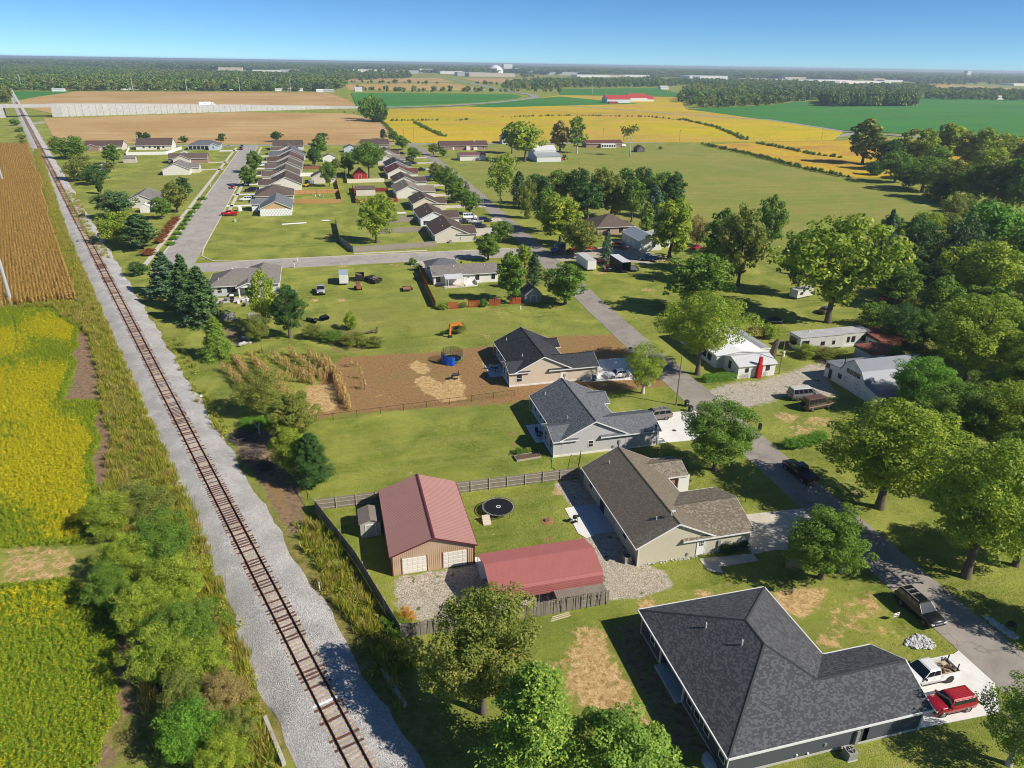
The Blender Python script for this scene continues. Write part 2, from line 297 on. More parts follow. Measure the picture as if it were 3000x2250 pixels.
field('green_bean_field_beyond',[(1640,262),(1920,258),(2000,277),(1990,284),(1640,278)],.7,M_GRE,'green field behind the red roofed farm')
field('green_bean_field_east',[(2015,321),(2250,309),(2330,300),(2690,285),(2770,289),(3000,293),(3300,300),(3300,415),(3000,402),(2640,392),(2480,385)],.6,M_GRE,'wide green soybean field in front of the tree plantation')
field('ripe_bean_field_east',[(2075,425),(2210,420),(2480,413),(2660,410),(3150,408),(3200,480),(2900,540),(2600,520),(2495,521),(2360,495),(2200,452)],.5,M_ORA,'orange soybean field wedge beside the hay meadow')
field('tan_field_east',[(2440,245),(2600,243),(2612,252),(2560,259),(2440,253)],.3,M_STR,'tan field in front of the long white warehouse'); field('tan_field_far_east',[(2700,250),(2780,246),(3000,263),(3100,270),(3100,282),(2800,263)],.3,M_STR,'tan field beyond the eastern hedgerow')
# ------------------------------------------------------------------ roads
def strip(pts,w,z0=0.,z1=.03,jit=0.,step=3.):
    P=[np.array(p,float) for p in pts]; out=[]
    for a,b in zip(P[:-1],P[1:]):
        k=max(1,int(np.linalg.norm(b-a)/step)) if jit else 1
        for i in range(k): out.append(a+(b-a)*i/k)
    out.append(P[-1]); L=[];R=[]
    for i,p in enumerate(out):
        d=out[min(i+1,len(out)-1)]-out[max(i-1,0)]; d/=np.linalg.norm(d) or 1; nn=np.array([-d[1],d[0]]); wl=w/2+random.uniform(-jit,jit); wr=w/2+random.uniform(-jit,jit)
        L.append(p+nn*wl); R.append(p-nn*wr)
    return L,R
def road(name,pts,w,m,label,z=.03,jit=.0,step=3.,zs=None):
    L,R=strip(pts,w,jit=jit,step=step); n=len(L); mb=MB(); top=[(*l,z) for l in L]+[(*r,z) for r in R]; bot=[(*l,0) for l in L]+[(*r,0) for r in R]
    f=[(i,n+i,n+i+1,i+1) for i in range(n-1)]+[(i,i+1,2*n+i+1,2*n+i) for i in range(n-1)]+[(n+i,3*n+i,3*n+i+1,n+i+1) for i in range(n-1)]
    mb.add(top+bot,f); return struct(mb.build(name,m),label,'road')
def asphalt(name,c0,c1,sc=.35):
    t=NT(name); P=t.pos(); a=t.noise(sc,5,P,.7); b=t.noise(14,3,P,.8); v=t.n('TexVoronoi',feature='DISTANCE_TO_EDGE'); v.inputs['Scale'].default_value=.11
    w=t.n('Mapping'); t.l(P,w.inputs[0]); nz=t.n('TexNoise'); nz.inputs['Scale'].default_value=.5; nz.inputs['Detail'].default_value=4; t.l(P,nz.inputs[0]); ad=t.n('VectorMath',operation='ADD'); sc_=t.n('VectorMath',operation='SCALE'); sc_.inputs['Scale'].default_value=3.; t.l(nz.outputs['Color'],sc_.inputs[0]); t.l(P,ad.inputs[0]); t.l(sc_.outputs[0],ad.inputs[1]); t.l(ad.outputs[0],v.inputs['Vector'])
    c=t.mix(t.ramp(a,[(.3,0.),(.7,1.)]),c0,c1); c=t.mix(t.ramp(t.noise(.12,4,P,.7,1.),[(.45,0.),(.62,.55)]),c,t.mix(1.,c,.72,'MULTIPLY')); c=t.mix(t.ramp(t.noise(1.7,4,P,.8),[(.6,0.),(.75,.5)]),c,t.mix(1.,c,1.3,'MULTIPLY')); c=t.mix(t.ramp(b,[(.3,.55),(.6,0.)]),c,t.mix(1.,c,.65,'MULTIPLY')); c=t.mix(t.ramp(v.outputs['Distance'],[(.0,.55),(.012,0.)]),c,t.mix(1.,c,.45,'MULTIPLY'))
    t.fin(c,.9,0,.2); t.bump(b,.3,.01); return t.m
M_ROAD=asphalt('old_asphalt',(.29,.26,.23),(.38,.335,.29)); M_STREET=asphalt('worn_street',(.36,.335,.30),(.47,.435,.39)); M_HWY=asphalt('highway_concrete',(.30,.295,.285),(.40,.385,.37)); M_FARR=asphalt('far_road',(.33,.33,.34),(.42,.41,.41))
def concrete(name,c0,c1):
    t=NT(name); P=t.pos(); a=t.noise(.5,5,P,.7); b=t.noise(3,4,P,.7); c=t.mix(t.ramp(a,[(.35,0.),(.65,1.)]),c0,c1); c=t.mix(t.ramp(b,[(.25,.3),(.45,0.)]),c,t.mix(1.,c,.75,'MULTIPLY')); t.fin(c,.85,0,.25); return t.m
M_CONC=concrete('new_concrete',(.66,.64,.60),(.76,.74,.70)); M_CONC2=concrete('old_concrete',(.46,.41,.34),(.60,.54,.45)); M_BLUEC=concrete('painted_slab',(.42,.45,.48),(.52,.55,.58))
road('street',[(60.6,20),(60.6,60),(60.9,100),(61.3,140),(62.4,178),(63.6,212),(65.2,260),(66.8,320),(67.8,400),(67.2,470),(65.3,508),(64.6,531)],6.1,M_ROAD,'narrow grey asphalt street past the new houses',.03,.12)
road('curbed_street',[(-41.6,209),(-41.8,300),(-42.4,420),(-43.2,532)],10.4,M_STREET,'wide pale street with curbs between two house rows',.034)
road('cross_street',[(-46,208.7),(-20,208.9),(20,208.6),(60.8,208.2)],10.2,M_STREET,'pale cross street joining the curbed street to the narrow street',.038)
road('county_road',[(-420,560),(-200,541),(-60,534),(66,529),(190,521),(300,520),(393,535),(430,548),(520,610)],6.5,M_FARR,'thin county road along the edge of the crop fields',.05)
road('farm_road',[(330,1060),(420,830),(G(2250,352)[0],G(2250,352)[1]),G(2475,387),G(2640,400),G(3050,408)],7.,M_FARR,'straight farm road between yellow and green fields',.62)
road('track_crossing',[(-250,545),(-120,537.5)],6,M_STREET,'paved road crossing over the railway',.0451) if False else None
def slab(name,P,m,label,z=.06):
    return struct(MB().prism(P,0,z).build(name,m),label,'pavement')
slab('driveway',[(46.6,33.9),(55.2,33.5),(57.6,36.3),(57.6,40.6),(56.8,40.35),(46.6,40.5)],M_CONC,'white concrete driveway under the white pickup and red car')
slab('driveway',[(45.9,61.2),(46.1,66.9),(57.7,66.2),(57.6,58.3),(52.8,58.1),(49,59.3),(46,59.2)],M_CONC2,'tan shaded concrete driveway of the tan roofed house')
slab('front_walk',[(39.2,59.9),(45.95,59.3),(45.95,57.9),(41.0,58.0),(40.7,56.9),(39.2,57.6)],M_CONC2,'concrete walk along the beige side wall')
slab('driveway',[(46.4,86.9),(57.7,86.3),(57.8,96.1),(50.6,96.2),(46.4,94)],M_CONC,'white concrete driveway with the minivan')
slab('driveway',[(43.2,111.4),(58.4,109.6),(58.7,120.6),(48,120.8),(46.4,118)],M_CONC,'white concrete driveway with the white sedan')
slab('patio',[(28.8,67.3),(31.7,67.2),(31.7,73.6),(28.6,73.6)],M_BLUEC,'blue grey patio slab behind the tan roofed house'); slab('patio_border',[(27.6,66.9),(28.78,67.1),(28.58,73.7),(27.1,73.5),(27.0,68)],M_CONC,'pale concrete border of the patio with the grill',.055)
slab('patio',[(28.4,91.3),(31,91.3),(31,97.2),(28.4,97.2)],M_CONC,'pale patio slab behind the blue grey roofed house'); slab('patio',[(27.2,117.2),(30.4,117.2),(30.4,122.8),(27.4,122.8)],M_BLUEC,'blue tinted patio slab behind the tan sided house')
slab('garage_apron',[(13.5,62.4),(15,62.4),(15,66.4),(13.5,66.4)],M_CONC,'small white slab between garage and carport')
# kerbs and sidewalks of the curbed street
M_KERB=concrete('kerb_concrete',(.50,.45,.38),(.62,.57,.49))
def kerb(pts,label):
    L,R=strip(pts,.35); n=len(L); mb=MB(); mb.add([(*l,.14) for l in L]+[(*r,.14) for r in R]+[(*l,0) for l in L]+[(*r,0) for r in R],[(i,n+i,n+i+1,i+1) for i in range(n-1)]+[(i,i+1,2*n+i+1,2*n+i) for i in range(n-1)]+[(n+i,3*n+i,3*n+i+1,n+i+1) for i in range(n-1)]); return struct(mb.build('kerb',M_KERB),label,'kerb')
kerb([(-36.3,232),(-36.5,300),(-37.2,420),(-38,528)],'concrete kerb along the east side of the curbed street'); kerb([(-36.3,232),(-35.5,222),(-32,216),(-26,214.1),(0,214.2),(40,213.6),(56,213.4)],'concrete kerb curving round the empty corner lot'); kerb([(-46.9,209),(-47,300),(-47.6,420),(-48.4,528)],'concrete kerb along the west side of the curbed street')
for a,b,w,nm in (((-49.6,214),(-50,300),1.4,'west'),((-50,302),(-51,520),1.4,'far west'),((-34.6,290),(-35.4,520),1.3,'east')): road('sidewalk',[a,b],w,M_KERB,'concrete sidewalk on the %s verge of the curbed street'%nm,.06)
road('sidewalk',[(8,216.4),(30,216.2)],1.2,M_KERB,'broken sidewalk slabs below the long wooden fence',.06)
for i,(n0,e0,e1,w) in enumerate(((304,-36.4,-26.5,3.2),(331,-36.4,-26.5,3),(359,-36.4,-26.5,4),(387,-36.4,-26.5,4.5),(413,-36.4,-26.5,4.5),(441,-36.5,-26.6,4.5),(470,-36.5,-26.6,4.5))): slab('driveway',[(e0,n0-w/2),(e1,n0-w/2),(e1,n0+w/2),(e0,n0+w/2)],M_CONC,'short concrete driveway %d house%s up from the unfinished house'%(i,'' if i==1 else 's'))
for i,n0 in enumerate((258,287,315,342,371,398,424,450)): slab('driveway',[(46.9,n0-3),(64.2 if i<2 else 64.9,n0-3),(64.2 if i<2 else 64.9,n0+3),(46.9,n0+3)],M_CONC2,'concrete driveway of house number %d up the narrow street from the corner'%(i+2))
slab('driveway',[(47.2,233),(60.8,233),(60.8,245),(47.2,245)],M_CONC2,'crowded corner driveway full of parked cars')
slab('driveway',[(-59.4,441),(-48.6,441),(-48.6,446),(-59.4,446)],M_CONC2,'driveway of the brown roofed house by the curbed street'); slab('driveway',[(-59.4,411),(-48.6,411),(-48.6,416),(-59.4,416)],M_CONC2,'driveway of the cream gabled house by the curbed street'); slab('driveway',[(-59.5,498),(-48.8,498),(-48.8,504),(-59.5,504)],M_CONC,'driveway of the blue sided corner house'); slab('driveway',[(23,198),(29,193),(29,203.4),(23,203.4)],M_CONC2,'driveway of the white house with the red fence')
# ------------------------------------------------------------------ highway on its wall
hp=[(-620,770,11.),(-400,792,11.),(-287,812,10.8),(-243,822,10.6),(-178,854,8.7),(-113,886,6.6),(-48,917,4.2),(17,950,1.6),(60,962,.6),(95,965,.5),(170,1003,.5),(260,1085,.5),(335,1190,.5),(375,1270,.5),(396,1370,.5),(398,1510,.5),(405,1700,.5),(425,1960,.5),(450,2300,.5),(478,2700,.5)]
M_WALL=concrete('wall_panel_concrete',(.40,.395,.38),(.52,.515,.50))
L,R=strip([p[:2] for p in hp],14); n=len(hp); mb=MB(); mb.add([(*L[i],hp[i][2]) for i in range(n)]+[(*R[i],hp[i][2]) for i in range(n)],[(i,n+i,n+i+1,i+1) for i in range(n-1)]); struct(mb.build('highway',M_HWY),'pale two lane highway curving away across the fields','road')
hw=thing('retaining_wall','long white panelled retaining wall carrying the highway','wall',kind=None)
W0=[(R[i][0],R[i][1],hp[i][2]) for i in range(3,9)]
for a,b in zip(W0[:-1],W0[1:]):
    k=max(1,int(math.hypot(b[0]-a[0],b[1]-a[1])/6))
    for j in range(k):
        p=[a[i]+(b[i]-a[i])*(j+.02)/k for i in range(3)]; q=[a[i]+(b[i]-a[i])*(j+.98)/k for i in range(3)]; d=np.array([q[0]-p[0],q[1]-p[1]]); d/=np.linalg.norm(d); nn=np.array([d[1],-d[0]])*.3; of=random.uniform(0,.05)
        mb=MB(); mb.hull([(p[0],p[1],0),(q[0],q[1],0),(q[0]+nn[0]+of,q[1]+nn[1],0),(p[0]+nn[0]+of,p[1]+nn[1],0)],[(p[0],p[1],p[2]+.9),(q[0],q[1],q[2]+.9),(q[0]+nn[0]+of,q[1]+nn[1],q[2]+.9),(p[0]+nn[0]+of,p[1]+nn[1],p[2]+.9)]); mb.build('panel',M_WALL,hw)
M_STEEL=mat('galvanised',(.55,.56,.57),.5,.3)
mb=MB()
for a,b in zip(range(3,9),range(4,10)):
    for S in (L,R):
        mb.hull([(*S[a],hp[a][2]+.95),(*S[b],hp[b][2]+.95),(S[b][0],S[b][1]+.1,hp[b][2]+.95),(S[a][0],S[a][1]+.1,hp[a][2]+.95)],[(*S[a],hp[a][2]+1.25),(*S[b],hp[b][2]+1.25),(S[b][0],S[b][1]+.1,hp[b][2]+1.25),(S[a][0],S[a][1]+.1,hp[a][2]+1.25)])
mb.build('guard_rail',M_STEEL,hw)
# bridge over the railway
br=thing('bridge','white concrete highway bridge spanning the railway','bridge')
def along(i,j,t): return np.array([(R[i][k]+(R[j][k]-R[i][k])*t) for k in (0,1)])
a=np.array(R[2]);b=np.array(R[3]); dv=(b-a)/np.linalg.norm(b-a); nv=np.array([-dv[1],dv[0]])
def brick3(P0,P1,w,z0,z1,z0b=None,z1b=None):
    P0=np.array(P0);P1=np.array(P1); d=(P1-P0)/np.linalg.norm(P1-P0); q=np.array([-d[1],d[0]])*w; z0b=z0 if z0b is None else z0b; z1b=z1 if z1b is None else z1b
    return [(*P0,z0),(*P1,z0b),(*(P1+q),z0b),(*(P0+q),z0)],[(*P0,z1),(*P1,z1b),(*(P1+q),z1b),(*(P0+q),z1)]
mb=MB(); A,B=brick3(a-dv*60-nv*.4,b+dv*4-nv*.4,.4,8.6,11.9); mb.hull(A,B); mb.build('parapet',M_WALL,br)
mb=MB(); A,B=brick3(a-dv*60,b+dv*2,14,8.9,10.4); mb.hull(A,B); mb.build('deck',M_WALL,br)
for s0,s1,nm in ((a-dv*14,a+dv*6,1),(b-dv*2.,b+dv*6,2)):
    mb=MB(); A,B=brick3(s0-nv*.8,s1-nv*.8,15,0,9.0); mb.hull(A,B); mb.build('abutment',M_WALL,br)
# ------------------------------------------------------------------ railway
TO=np.array([-1.11,41.33]); TD=np.array([-.3252,.9457]); TN=np.array([TD[1],-TD[0]])      # along, across (east)
TROT=math.atan2(TD[1],TD[0])
def trk(s,y,z=0): p=TO+TD*s-TN*0+TN*y; return (p[0],p[1],z)
t=NT('ballast_stone'); P=t.pos(); v=t.n('TexVoronoi'); v.inputs['Scale'].default_value=13; t.l(P,v.inputs['Vector']); s_=t.n('SeparateColor'); t.l(v.outputs['Color'],s_.inputs[0])
v2=t.n('TexVoronoi'); v2.inputs['Scale'].default_value=29; t.l(P,v2.inputs['Vector']); s2=t.n('SeparateColor'); t.l(v2.outputs['Color'],s2.inputs[0])
c=t.mix(t.ramp(s_.outputs[0],[(0,0.),(1,1.)]),(.20,.195,.19),(.95,.92,.88)); c=t.mix(.5,c,t.mix(s2.outputs[0],(.19,.185,.18),(.97,.94,.90))); c=t.mix(t.ramp(s_.outputs[1],[(.9,0.),(.93,.5)]),c,(.42,.22,.16)); c=t.mix(t.ramp(t.noise(.22,4,P,.6),[(.40,.55),(.6,0.)]),c,t.mix(1.,c,.62,'MULTIPLY'))
t.fin(c,.9,0,.2); t.bump(t.math('ADD',v.outputs['Distance'],t.math('MULTIPLY',s2.outputs[1],.4)),.9,.09); M_BAL=t.m
ss=list(np.arange(-60,240,1.2))+list(np.arange(240,1700,12)); prof=[(-4.6,0),(-4.1,.12),(-2.4,.56),(-1.5,.60),(0,.58),(1.5,.60),(2.4,.56),(4.1,.12),(4.6,0)]
V=[];Qd=[]
for i,s in enumerate(ss):
    for j,(y,z) in enumerate(prof):
        e=j in (0,1,7,8); V.append(trk(s,y*(.95+.0)+ ((.22*math.sin(s*.31+j)+.16*math.sin(s*.83+2*j)+random.uniform(-.12,.12)) if e else random.uniform(-.06,.06)),z+(random.uniform(-.04,.04) if 1<=j<=7 else 0)))
    if i:
        for j in range(8): o=(i-1)*9+j; Qd.append((o,o+1,o+10,o+9))
struct(obj('ballast_bed',npmesh('ballast_bed',np.array(V),np.array(Qd),M_BAL,smooth=True)),'pale grey crushed stone bed under the railway','ballast')
tr=thing('railway_track','single rusty railway track running straight to the bridge','railway',*trk(0,0)[:2],0,TROT)
M_RAIL=mat('rail_rust',(.045,.026,.02),.55,.5,.25,2); M_RTOP=mat('rail_head',(.12,.085,.07),.4,.7,.2,2)
rp=[(-.075,.62),(.075,.62),(.075,.645),(.015,.66),(.015,.74),(.037,.755),(.037,.79),(-.037,.79),(-.037,.755),(-.015,.74),(-.015,.66),(-.075,.645)]
for y in (-.755,.755):
    MB().loft([[(s,y+a,b) for a,b in rp] for s in (-60,200,700,1700)]).build('rail',M_RAIL,tr)
def tie_mat(name,c0,c1,rust):
    t=NT(name); O=t.obj(); mp=t.n('Mapping'); mp.inputs['Scale'].default_value=(9,.8,4); t.l(O,mp.inputs[0]); g=t.noise(2,4,mp.outputs[0],.7); oi=t.n('ObjectInfo').outputs['Random']
    sx=t.n('SeparateXYZ'); t.l(O,sx.inputs[0]); r=t.math('SUBTRACT',1.,t.math('MULTIPLY',t.math('ABSOLUTE',t.math('SUBTRACT',t.math('ABSOLUTE',sx.outputs[1]),.755)),3.2),clamp=True)
    c=t.mix(g,c0,c1); c=t.mix(t.math('MULTIPLY',oi,.5),c,t.mix(1.,c,.55,'MULTIPLY')); c=t.mix(t.math('MULTIPLY',r,t.math('ADD',g,.35),clamp=True),c,rust); t.fin(c,.9,0,.1); return t.m
M_TN=tie_mat('dark_tie_wood',(.10,.045,.03),(.20,.10,.07),(.30,.10,.03)); M_TO=tie_mat('bleached_tie_wood',(.38,.29,.20),(.58,.48,.38),(.42,.17,.05)); M_TW=mat('white_paint_tie',(.82,.80,.76),.7)
def tmesh(m,l=1.31): return MB().box(-.115,.115,-l,l,.42,.632).mesh('tie',m)
TM=[tmesh(M_TN),tmesh(M_TN,1.27),tmesh(M_TO,1.25),tmesh(M_TO,1.22)]; TWm=tmesh(M_TW,1.28)
s=-6.; k=0; rest=MB(); rest2=MB()
while s<560:
    newt=random.random()<(.62 if s>25 else .45); 
    if k<300:
        m=TM[random.choice((0,1) if newt else (2,3))]
        if abs(s-7.9)<.25: m=TWm
        o=obj('tie',m,tr); o.location=(s,random.uniform(-.05,.05),random.uniform(-.012,.012)); o.rotation_euler=(0,0,random.gauss(0,.02)); k+=1
    else: (rest if newt else rest2).box(s-.12,s+.12,-1.3,1.3,.42,.63)
    s+=random.uniform(.49,.58)
for q in np.arange(560,1100,4.): rest.box(q,q+1.6,-1.3,1.3,.42,.63); rest2.box(q+2,q+3.2,-1.3,1.3,.42,.63)
rest.build('tie_run',M_TN,tr,kind='stuff'); rest2.build('tie_run',M_TO,tr,kind='stuff')
# concrete culvert head walls beside the track
M_OLDC=concrete('weathered_concrete',(.34,.32,.28),(.52,.50,.45))
for (x0,y0),(x1,y1),lb in (((770,2100),(825,2235),'narrow concrete culvert wall on the shrubby side of the track'),((1117,1962),(1182,2062),'narrow concrete culvert wall on the grassy side of the track')):
    p=np.array(G(x0,y0,.5));q=np.array(G(x1,y1,.5)); A,B=brick3(p,q,.32,-.1,.55); tag(MB().hull(A,B).build('culvert_wall',M_OLDC),lb,'wall')
# ------------------------------------------------------------------ vegetation
def leaf_mat(name,a,b,c=None,trans=.35,hue=.25):
    t=NT(name); at=t.n('Attribute',attribute_name='rnd'); oi=t.n('ObjectInfo').outputs['Random']
    col=t.mix(at.outputs['Fac'],a,b)
    if c: col=t.mix(t.ramp(at.outputs['Fac'],[(.82,0.),(.9,1.)]),col,c)
    col=t.mix(t.math('MULTIPLY',oi,hue),col,t.mix(1.,col,(1.35,1.12,.75),'MULTIPLY'))
    t.fin(col,.6,0,.25); tr=t.n('BsdfTranslucent'); t.l(t.mix(1.,col,(1.15,1.25,.6),'MULTIPLY'),tr.inputs[0]); ms=t.n('MixShader'); ms.inputs[0].default_value=trans; t.l(t.b.outputs[0],ms.inputs[1]); t.l(tr.outputs[0],ms.inputs[2]); t.l(ms.outputs[0],t.out.inputs[0]); return t.m
LM=dict(g=leaf_mat('leaf_green',(0.0886,0.192,0.0255),(0.236,0.357,0.051)), y=leaf_mat('leaf_yellow_green',(0.154,0.251,0.0281),(0.425,0.509,0.0573),(0.543,0.556,0.0638)), d=leaf_mat('leaf_dark',(0.0402,0.108,0.0255),(0.112,0.212,0.0485)), o=leaf_mat('leaf_olive',(0.135,0.192,0.0357),(0.331,0.363,0.0765),(0.425,0.357,0.102)),
 s=leaf_mat('needle_green',(0.0449,0.117,0.0408),(0.154,0.244,0.0765),None,.15), b=leaf_mat('needle_blue',(0.0531,0.138,0.0765),(0.177,0.291,0.147),None,.15), l=leaf_mat('needle_light',(0.107,0.225,0.0318),(0.318,0.449,0.0638),(0.472,0.581,0.0892),.2), r=leaf_mat('leaf_red',(0.225,0.0727,0.0382),(0.449,0.185,0.0765),(0.354,0.264,0.0765)), br=leaf_mat('leaf_brown',(0.259,0.198,0.0765),(0.495,0.396,0.153)), or_=leaf_mat('leaf_orange',(0.59,0.264,0.051),(0.697,0.476,0.0765)), lg=leaf_mat('leaf_lush',(0.0886,0.237,0.0255),(0.236,0.435,0.051)),
 soy=leaf_mat('soy_leaf',(.30,.35,.012),(.64,.58,.015),(.70,.52,.02),.3,.4), soyg=leaf_mat('soy_leaf_green',(.12,.23,.012),(.30,.39,.02),(.5,.48,.02),.3,.4), corn=leaf_mat('corn_leaf',(.34,.19,.045),(.66,.44,.15),(.44,.36,.09),.25), weed=leaf_mat('weed_leaf',(.15,.21,.026),(.42,.45,.06),(.55,.46,.12),.3,.6), dry=leaf_mat('dry_weed',(.26,.23,.06),(.52,.42,.13),(.26,.29,.06),.25,.5), gold=leaf_mat('goldenrod',(.19,.23,.03),(.46,.45,.055),(.56,.47,.06),.3), cornd=leaf_mat('corn_dry',(.36,.24,.09),(.70,.55,.26),(.5,.26,.1),.25), far=leaf_mat('leaf_far',(.09,.155,.035),(.20,.28,.07),None,.2,.5))
t=NT('bark'); c=t.mix(t.noise(6,5,t.obj(),.7),(.07,.055,.042),(.20,.165,.13)); t.fin(c,.95,0,.1); M_BARK=t.m
t=NT('pale_bark'); c=t.mix(t.noise(5,5,t.obj(),.7),(.36,.33,.28),(.66,.62,.55)); t.fin(c,.9,0,.1); M_PALE=t.m
def leaves(C,N,size,rng,up=.45,asp=.62):
    """quads at centres C facing about N"""
    n=len(C); d=rng.normal(size=(n,3)); d/=np.linalg.norm(d,axis=1)[:,None]; N=N*(1-.0)+d*.75; N[:,2]+=up; N/=np.linalg.norm(N,axis=1)[:,None]
    u=np.cross(N,rng.normal(size=(n,3))); u/=np.linalg.norm(u,axis=1)[:,None]; v=np.cross(N,u); s=size*rng.uniform(.65,1.35,(n,1))
    a=C-u*s; b=C+v*s*asp-N*s*.12; c=C+u*s-N*s*.25; d2=C-v*s*asp-N*s*.12
    V=np.stack([a,b,c,d2],1).reshape(-1,3); return V,np.arange(4*n).reshape(-1,4)
def crown_mesh(name,m,seed,rx,rz,zc,nl,size,nclump=60,shape='round',gap=.0,shell=.55):
    rng=np.random.default_rng(seed); cl=[]
    while len(cl)<nclump:
        p=rng.uniform(-1,1,3); r=np.linalg.norm(p)
        if r>1 or r<.3: continue
        p=p*rng.uniform(.86,1.06)
        if shape=='oval': w=1-.25*max(0,p[2])
        elif shape=='flat': w=1. if p[2]>-.3 else .6
        elif shape=='column': w=.9
        else: w=1.
        if p[2]<-.55 and rng.random()<.5: continue
        az_=math.atan2(p[1],p[0]); lob=1+.16*math.sin(2*az_+seed*1.7)+.13*math.sin(3*az_+seed)+.12*math.sin(4.2*p[2]+seed*2.3); w*=lob
        cl.append((p[0]*rx*w,p[1]*rx*w,zc+p[2]*rz,r))
    cl=np.array(cl); crad=rx*rng.uniform(.14,.31,nclump)*(1.15-.35*cl[:,3])*(170/nclump)**.36
    wts=crad**2; wts/=wts.sum(); k=rng.choice(nclump,nl,p=wts); d=rng.normal(size=(nl,3)); d/=np.linalg.norm(d,axis=1)[:,None]; rr=(shell+(1-shell)*rng.random(nl))**.6
    C=cl[k,:3]+d*(crad[k]*rr)[:,None]*np.array([1,1,.8]); V,Q=leaves(C,d,size,rng)
    # lighter outer, per-leaf random plus a per-clump tone
    tone=rng.random(nclump)[k]*.45+rng.random(nl)*.55
    me=npmesh(name,V,Q,m,{'rnd':('FACE',tone)}); return me,cl
def limb_mesh(name,m,seed,zc,rz,cl,r0,lean=0,nlimb=14,fork=.35):
    rng=np.random.default_rng(seed); mb=MB(); top=zc+rz*.45; f=zc-rz*.75
    pts=[(lean*t*t*.8+rng.normal()*.05*(t>0),rng.normal()*.05*(t>0),top*t) for t in (0,.12,.35,.6,.8,1)]; rs=[r0*1.55,r0*1.08,r0*.9,r0*.62,r0*.36,r0*.12]; mb.path([(0,0,-.15)]+pts,[r0*1.6]+rs,8)
    order=np.argsort(-cl[:,3])[:nlimb*2]; sel=rng.permutation(order)[:nlimb]
    for i in sel:
        e=cl[i,:3]; z0=f+(top-f)*rng.uniform(0,.6); z0=min(z0,e[2]); s=np.array([lean*(z0/top)**2*.8,0,z0]); mid=s*.45+e*.55+np.array([0,0,-.15*abs(e[2]-z0)]); rr=r0*.38*rng.uniform(.6,1); mb.path([s,mid,e],[rr,rr*.6,rr*.2],5)
    return mb.mesh(name,m,True)
TREES={}
def proto(key,kind,lm,seed,lod):
    k=(key,lm,seed,lod)
    if k in TREES: return TREES[k]
    nl,sz,nc=((30000,.088,190),(7500,.19,115),(1500,.43,50))[lod]
    m=LM[lm]
    if kind in ('round','oval','flat','column','open'):
        rx,rz,zc={'round':(3.3,4.1,5.7),'oval':(2.8,4.4,5.4),'flat':(4.0,3.7,6.1),'column':(1.6,4.7,5.1),'open':(3.0,4.3,5.5)}[kind]
        if kind=='open': nl=int(nl*.5)
        c,cl=crown_mesh('crown',m,seed,rx,rz,zc,nl,sz,nc,kind); tm=limb_mesh('trunk',M_PALE if kind=='open' else M_BARK,seed,zc,rz,cl,.21,0,16 if lod<2 else 6); R=(c,tm,rx)
    elif kind=='shrub':
        c,cl=crown_mesh('crown',m,seed,4.6,4.6,5.0,int(nl*.8),sz*1.25,int(nc*.8),'round'); tm=limb_mesh('trunk',M_BARK,seed,4.,3.,cl,.13,0,8); R=(c,tm,4.6)
    elif kind in ('spruce','pine','cedar'):
        rng=np.random.default_rng(seed); C=[];N=[]; mb=MB(); mb.path([(0,0,-.1),(0,0,5),(0,0,9.8)],[.2,.12,.02],6); rb={'spruce':2.3,'pine':2.5,'cedar':2.2}[kind]; z0={'spruce':.5,'pine':1.6,'cedar':1.0}[kind]
        nb=int({0:150,1:90,2:48}[lod]); per=nl//nb
        for i in range(nb):
            q=(i+.5)/nb; z=z0+(9.7-z0)*q**(.95); fr=1-q
            R_=rb*(fr**.8 if kind=='spruce' else (fr**.5 if kind=='cedar' else (fr**.6)*(1 if q>.15 else .7)))*rng.uniform(.72,1.12)+.12; az=i*2.39996+rng.normal()*.25; droop={'spruce':-.28,'pine':.12,'cedar':.35}[kind]
            tt=np.sqrt(rng.uniform(.04,1,per)); cx=np.cos(az)*R_*tt; cy=np.sin(az)*R_*tt; cz=z+droop*R_*tt+ (.10*R_*tt**3 if kind!='cedar' else 0); w=(.34*R_+.1)*(1.15-tt*.75)
            off=rng.normal(size=(per,3))*np.stack([w*.55,w*.55,w*.32+.05],1); C.append(np.stack([cx,cy,cz],1)+off); N.append(np.tile([math.cos(az)*.4,math.sin(az)*.4,.8],(per,1)))
            if lod<2 and R_>.7: mb.path([(0,0,z),(math.cos(az)*R_*.9,math.sin(az)*R_*.9,z+droop*R_)],[.035,.008],3)
        C=np.concatenate(C);N=np.concatenate(N); V,Q=leaves(C,N,sz*.9,rng,.2,.5); c=npmesh('crown',V,Q,m,{'rnd':('FACE',rng.random(len(Q)))}); R=(c,mb.mesh('trunk',M_BARK,True),rb)
    elif kind=='bare':
        rng=np.random.default_rng(seed); mb=MB(); tips=[]
        def br(p,d,l,r,dep):
            q=p+d*l; mb.path([p,(p+q)/2+rng.normal(size=3)*l*.04,q],[r,r*.8,r*.55],4 if dep else 7)
            if dep<4:
                for _ in range(3 if dep<3 else 2):
                    nd=d+rng.normal(size=3)*.42; nd[2]=abs(nd[2])*.8+.25; nd/=np.linalg.norm(nd); br(q-d*l*rng.uniform(0,.35),nd,l*rng.uniform(.55,.78),r*.5,dep+1)
            else: tips.append(q)
        br(np.zeros(3),np.array([0,0,1.]),3.4,.2,0); T=np.array(tips); T=T[rng.integers(0,len(T),700 if lod<2 else 260)]+rng.normal(size=(700 if lod<2 else 260,3))*.35
        V,Q=leaves(T,rng.normal(size=T.shape),sz*.8,rng); c=npmesh('crown',V,Q,m,{'rnd':('FACE',rng.random(len(Q)))}); R=(c,mb.mesh('trunk',M_PALE,True),2.6)
    TREES[k]=R; return R
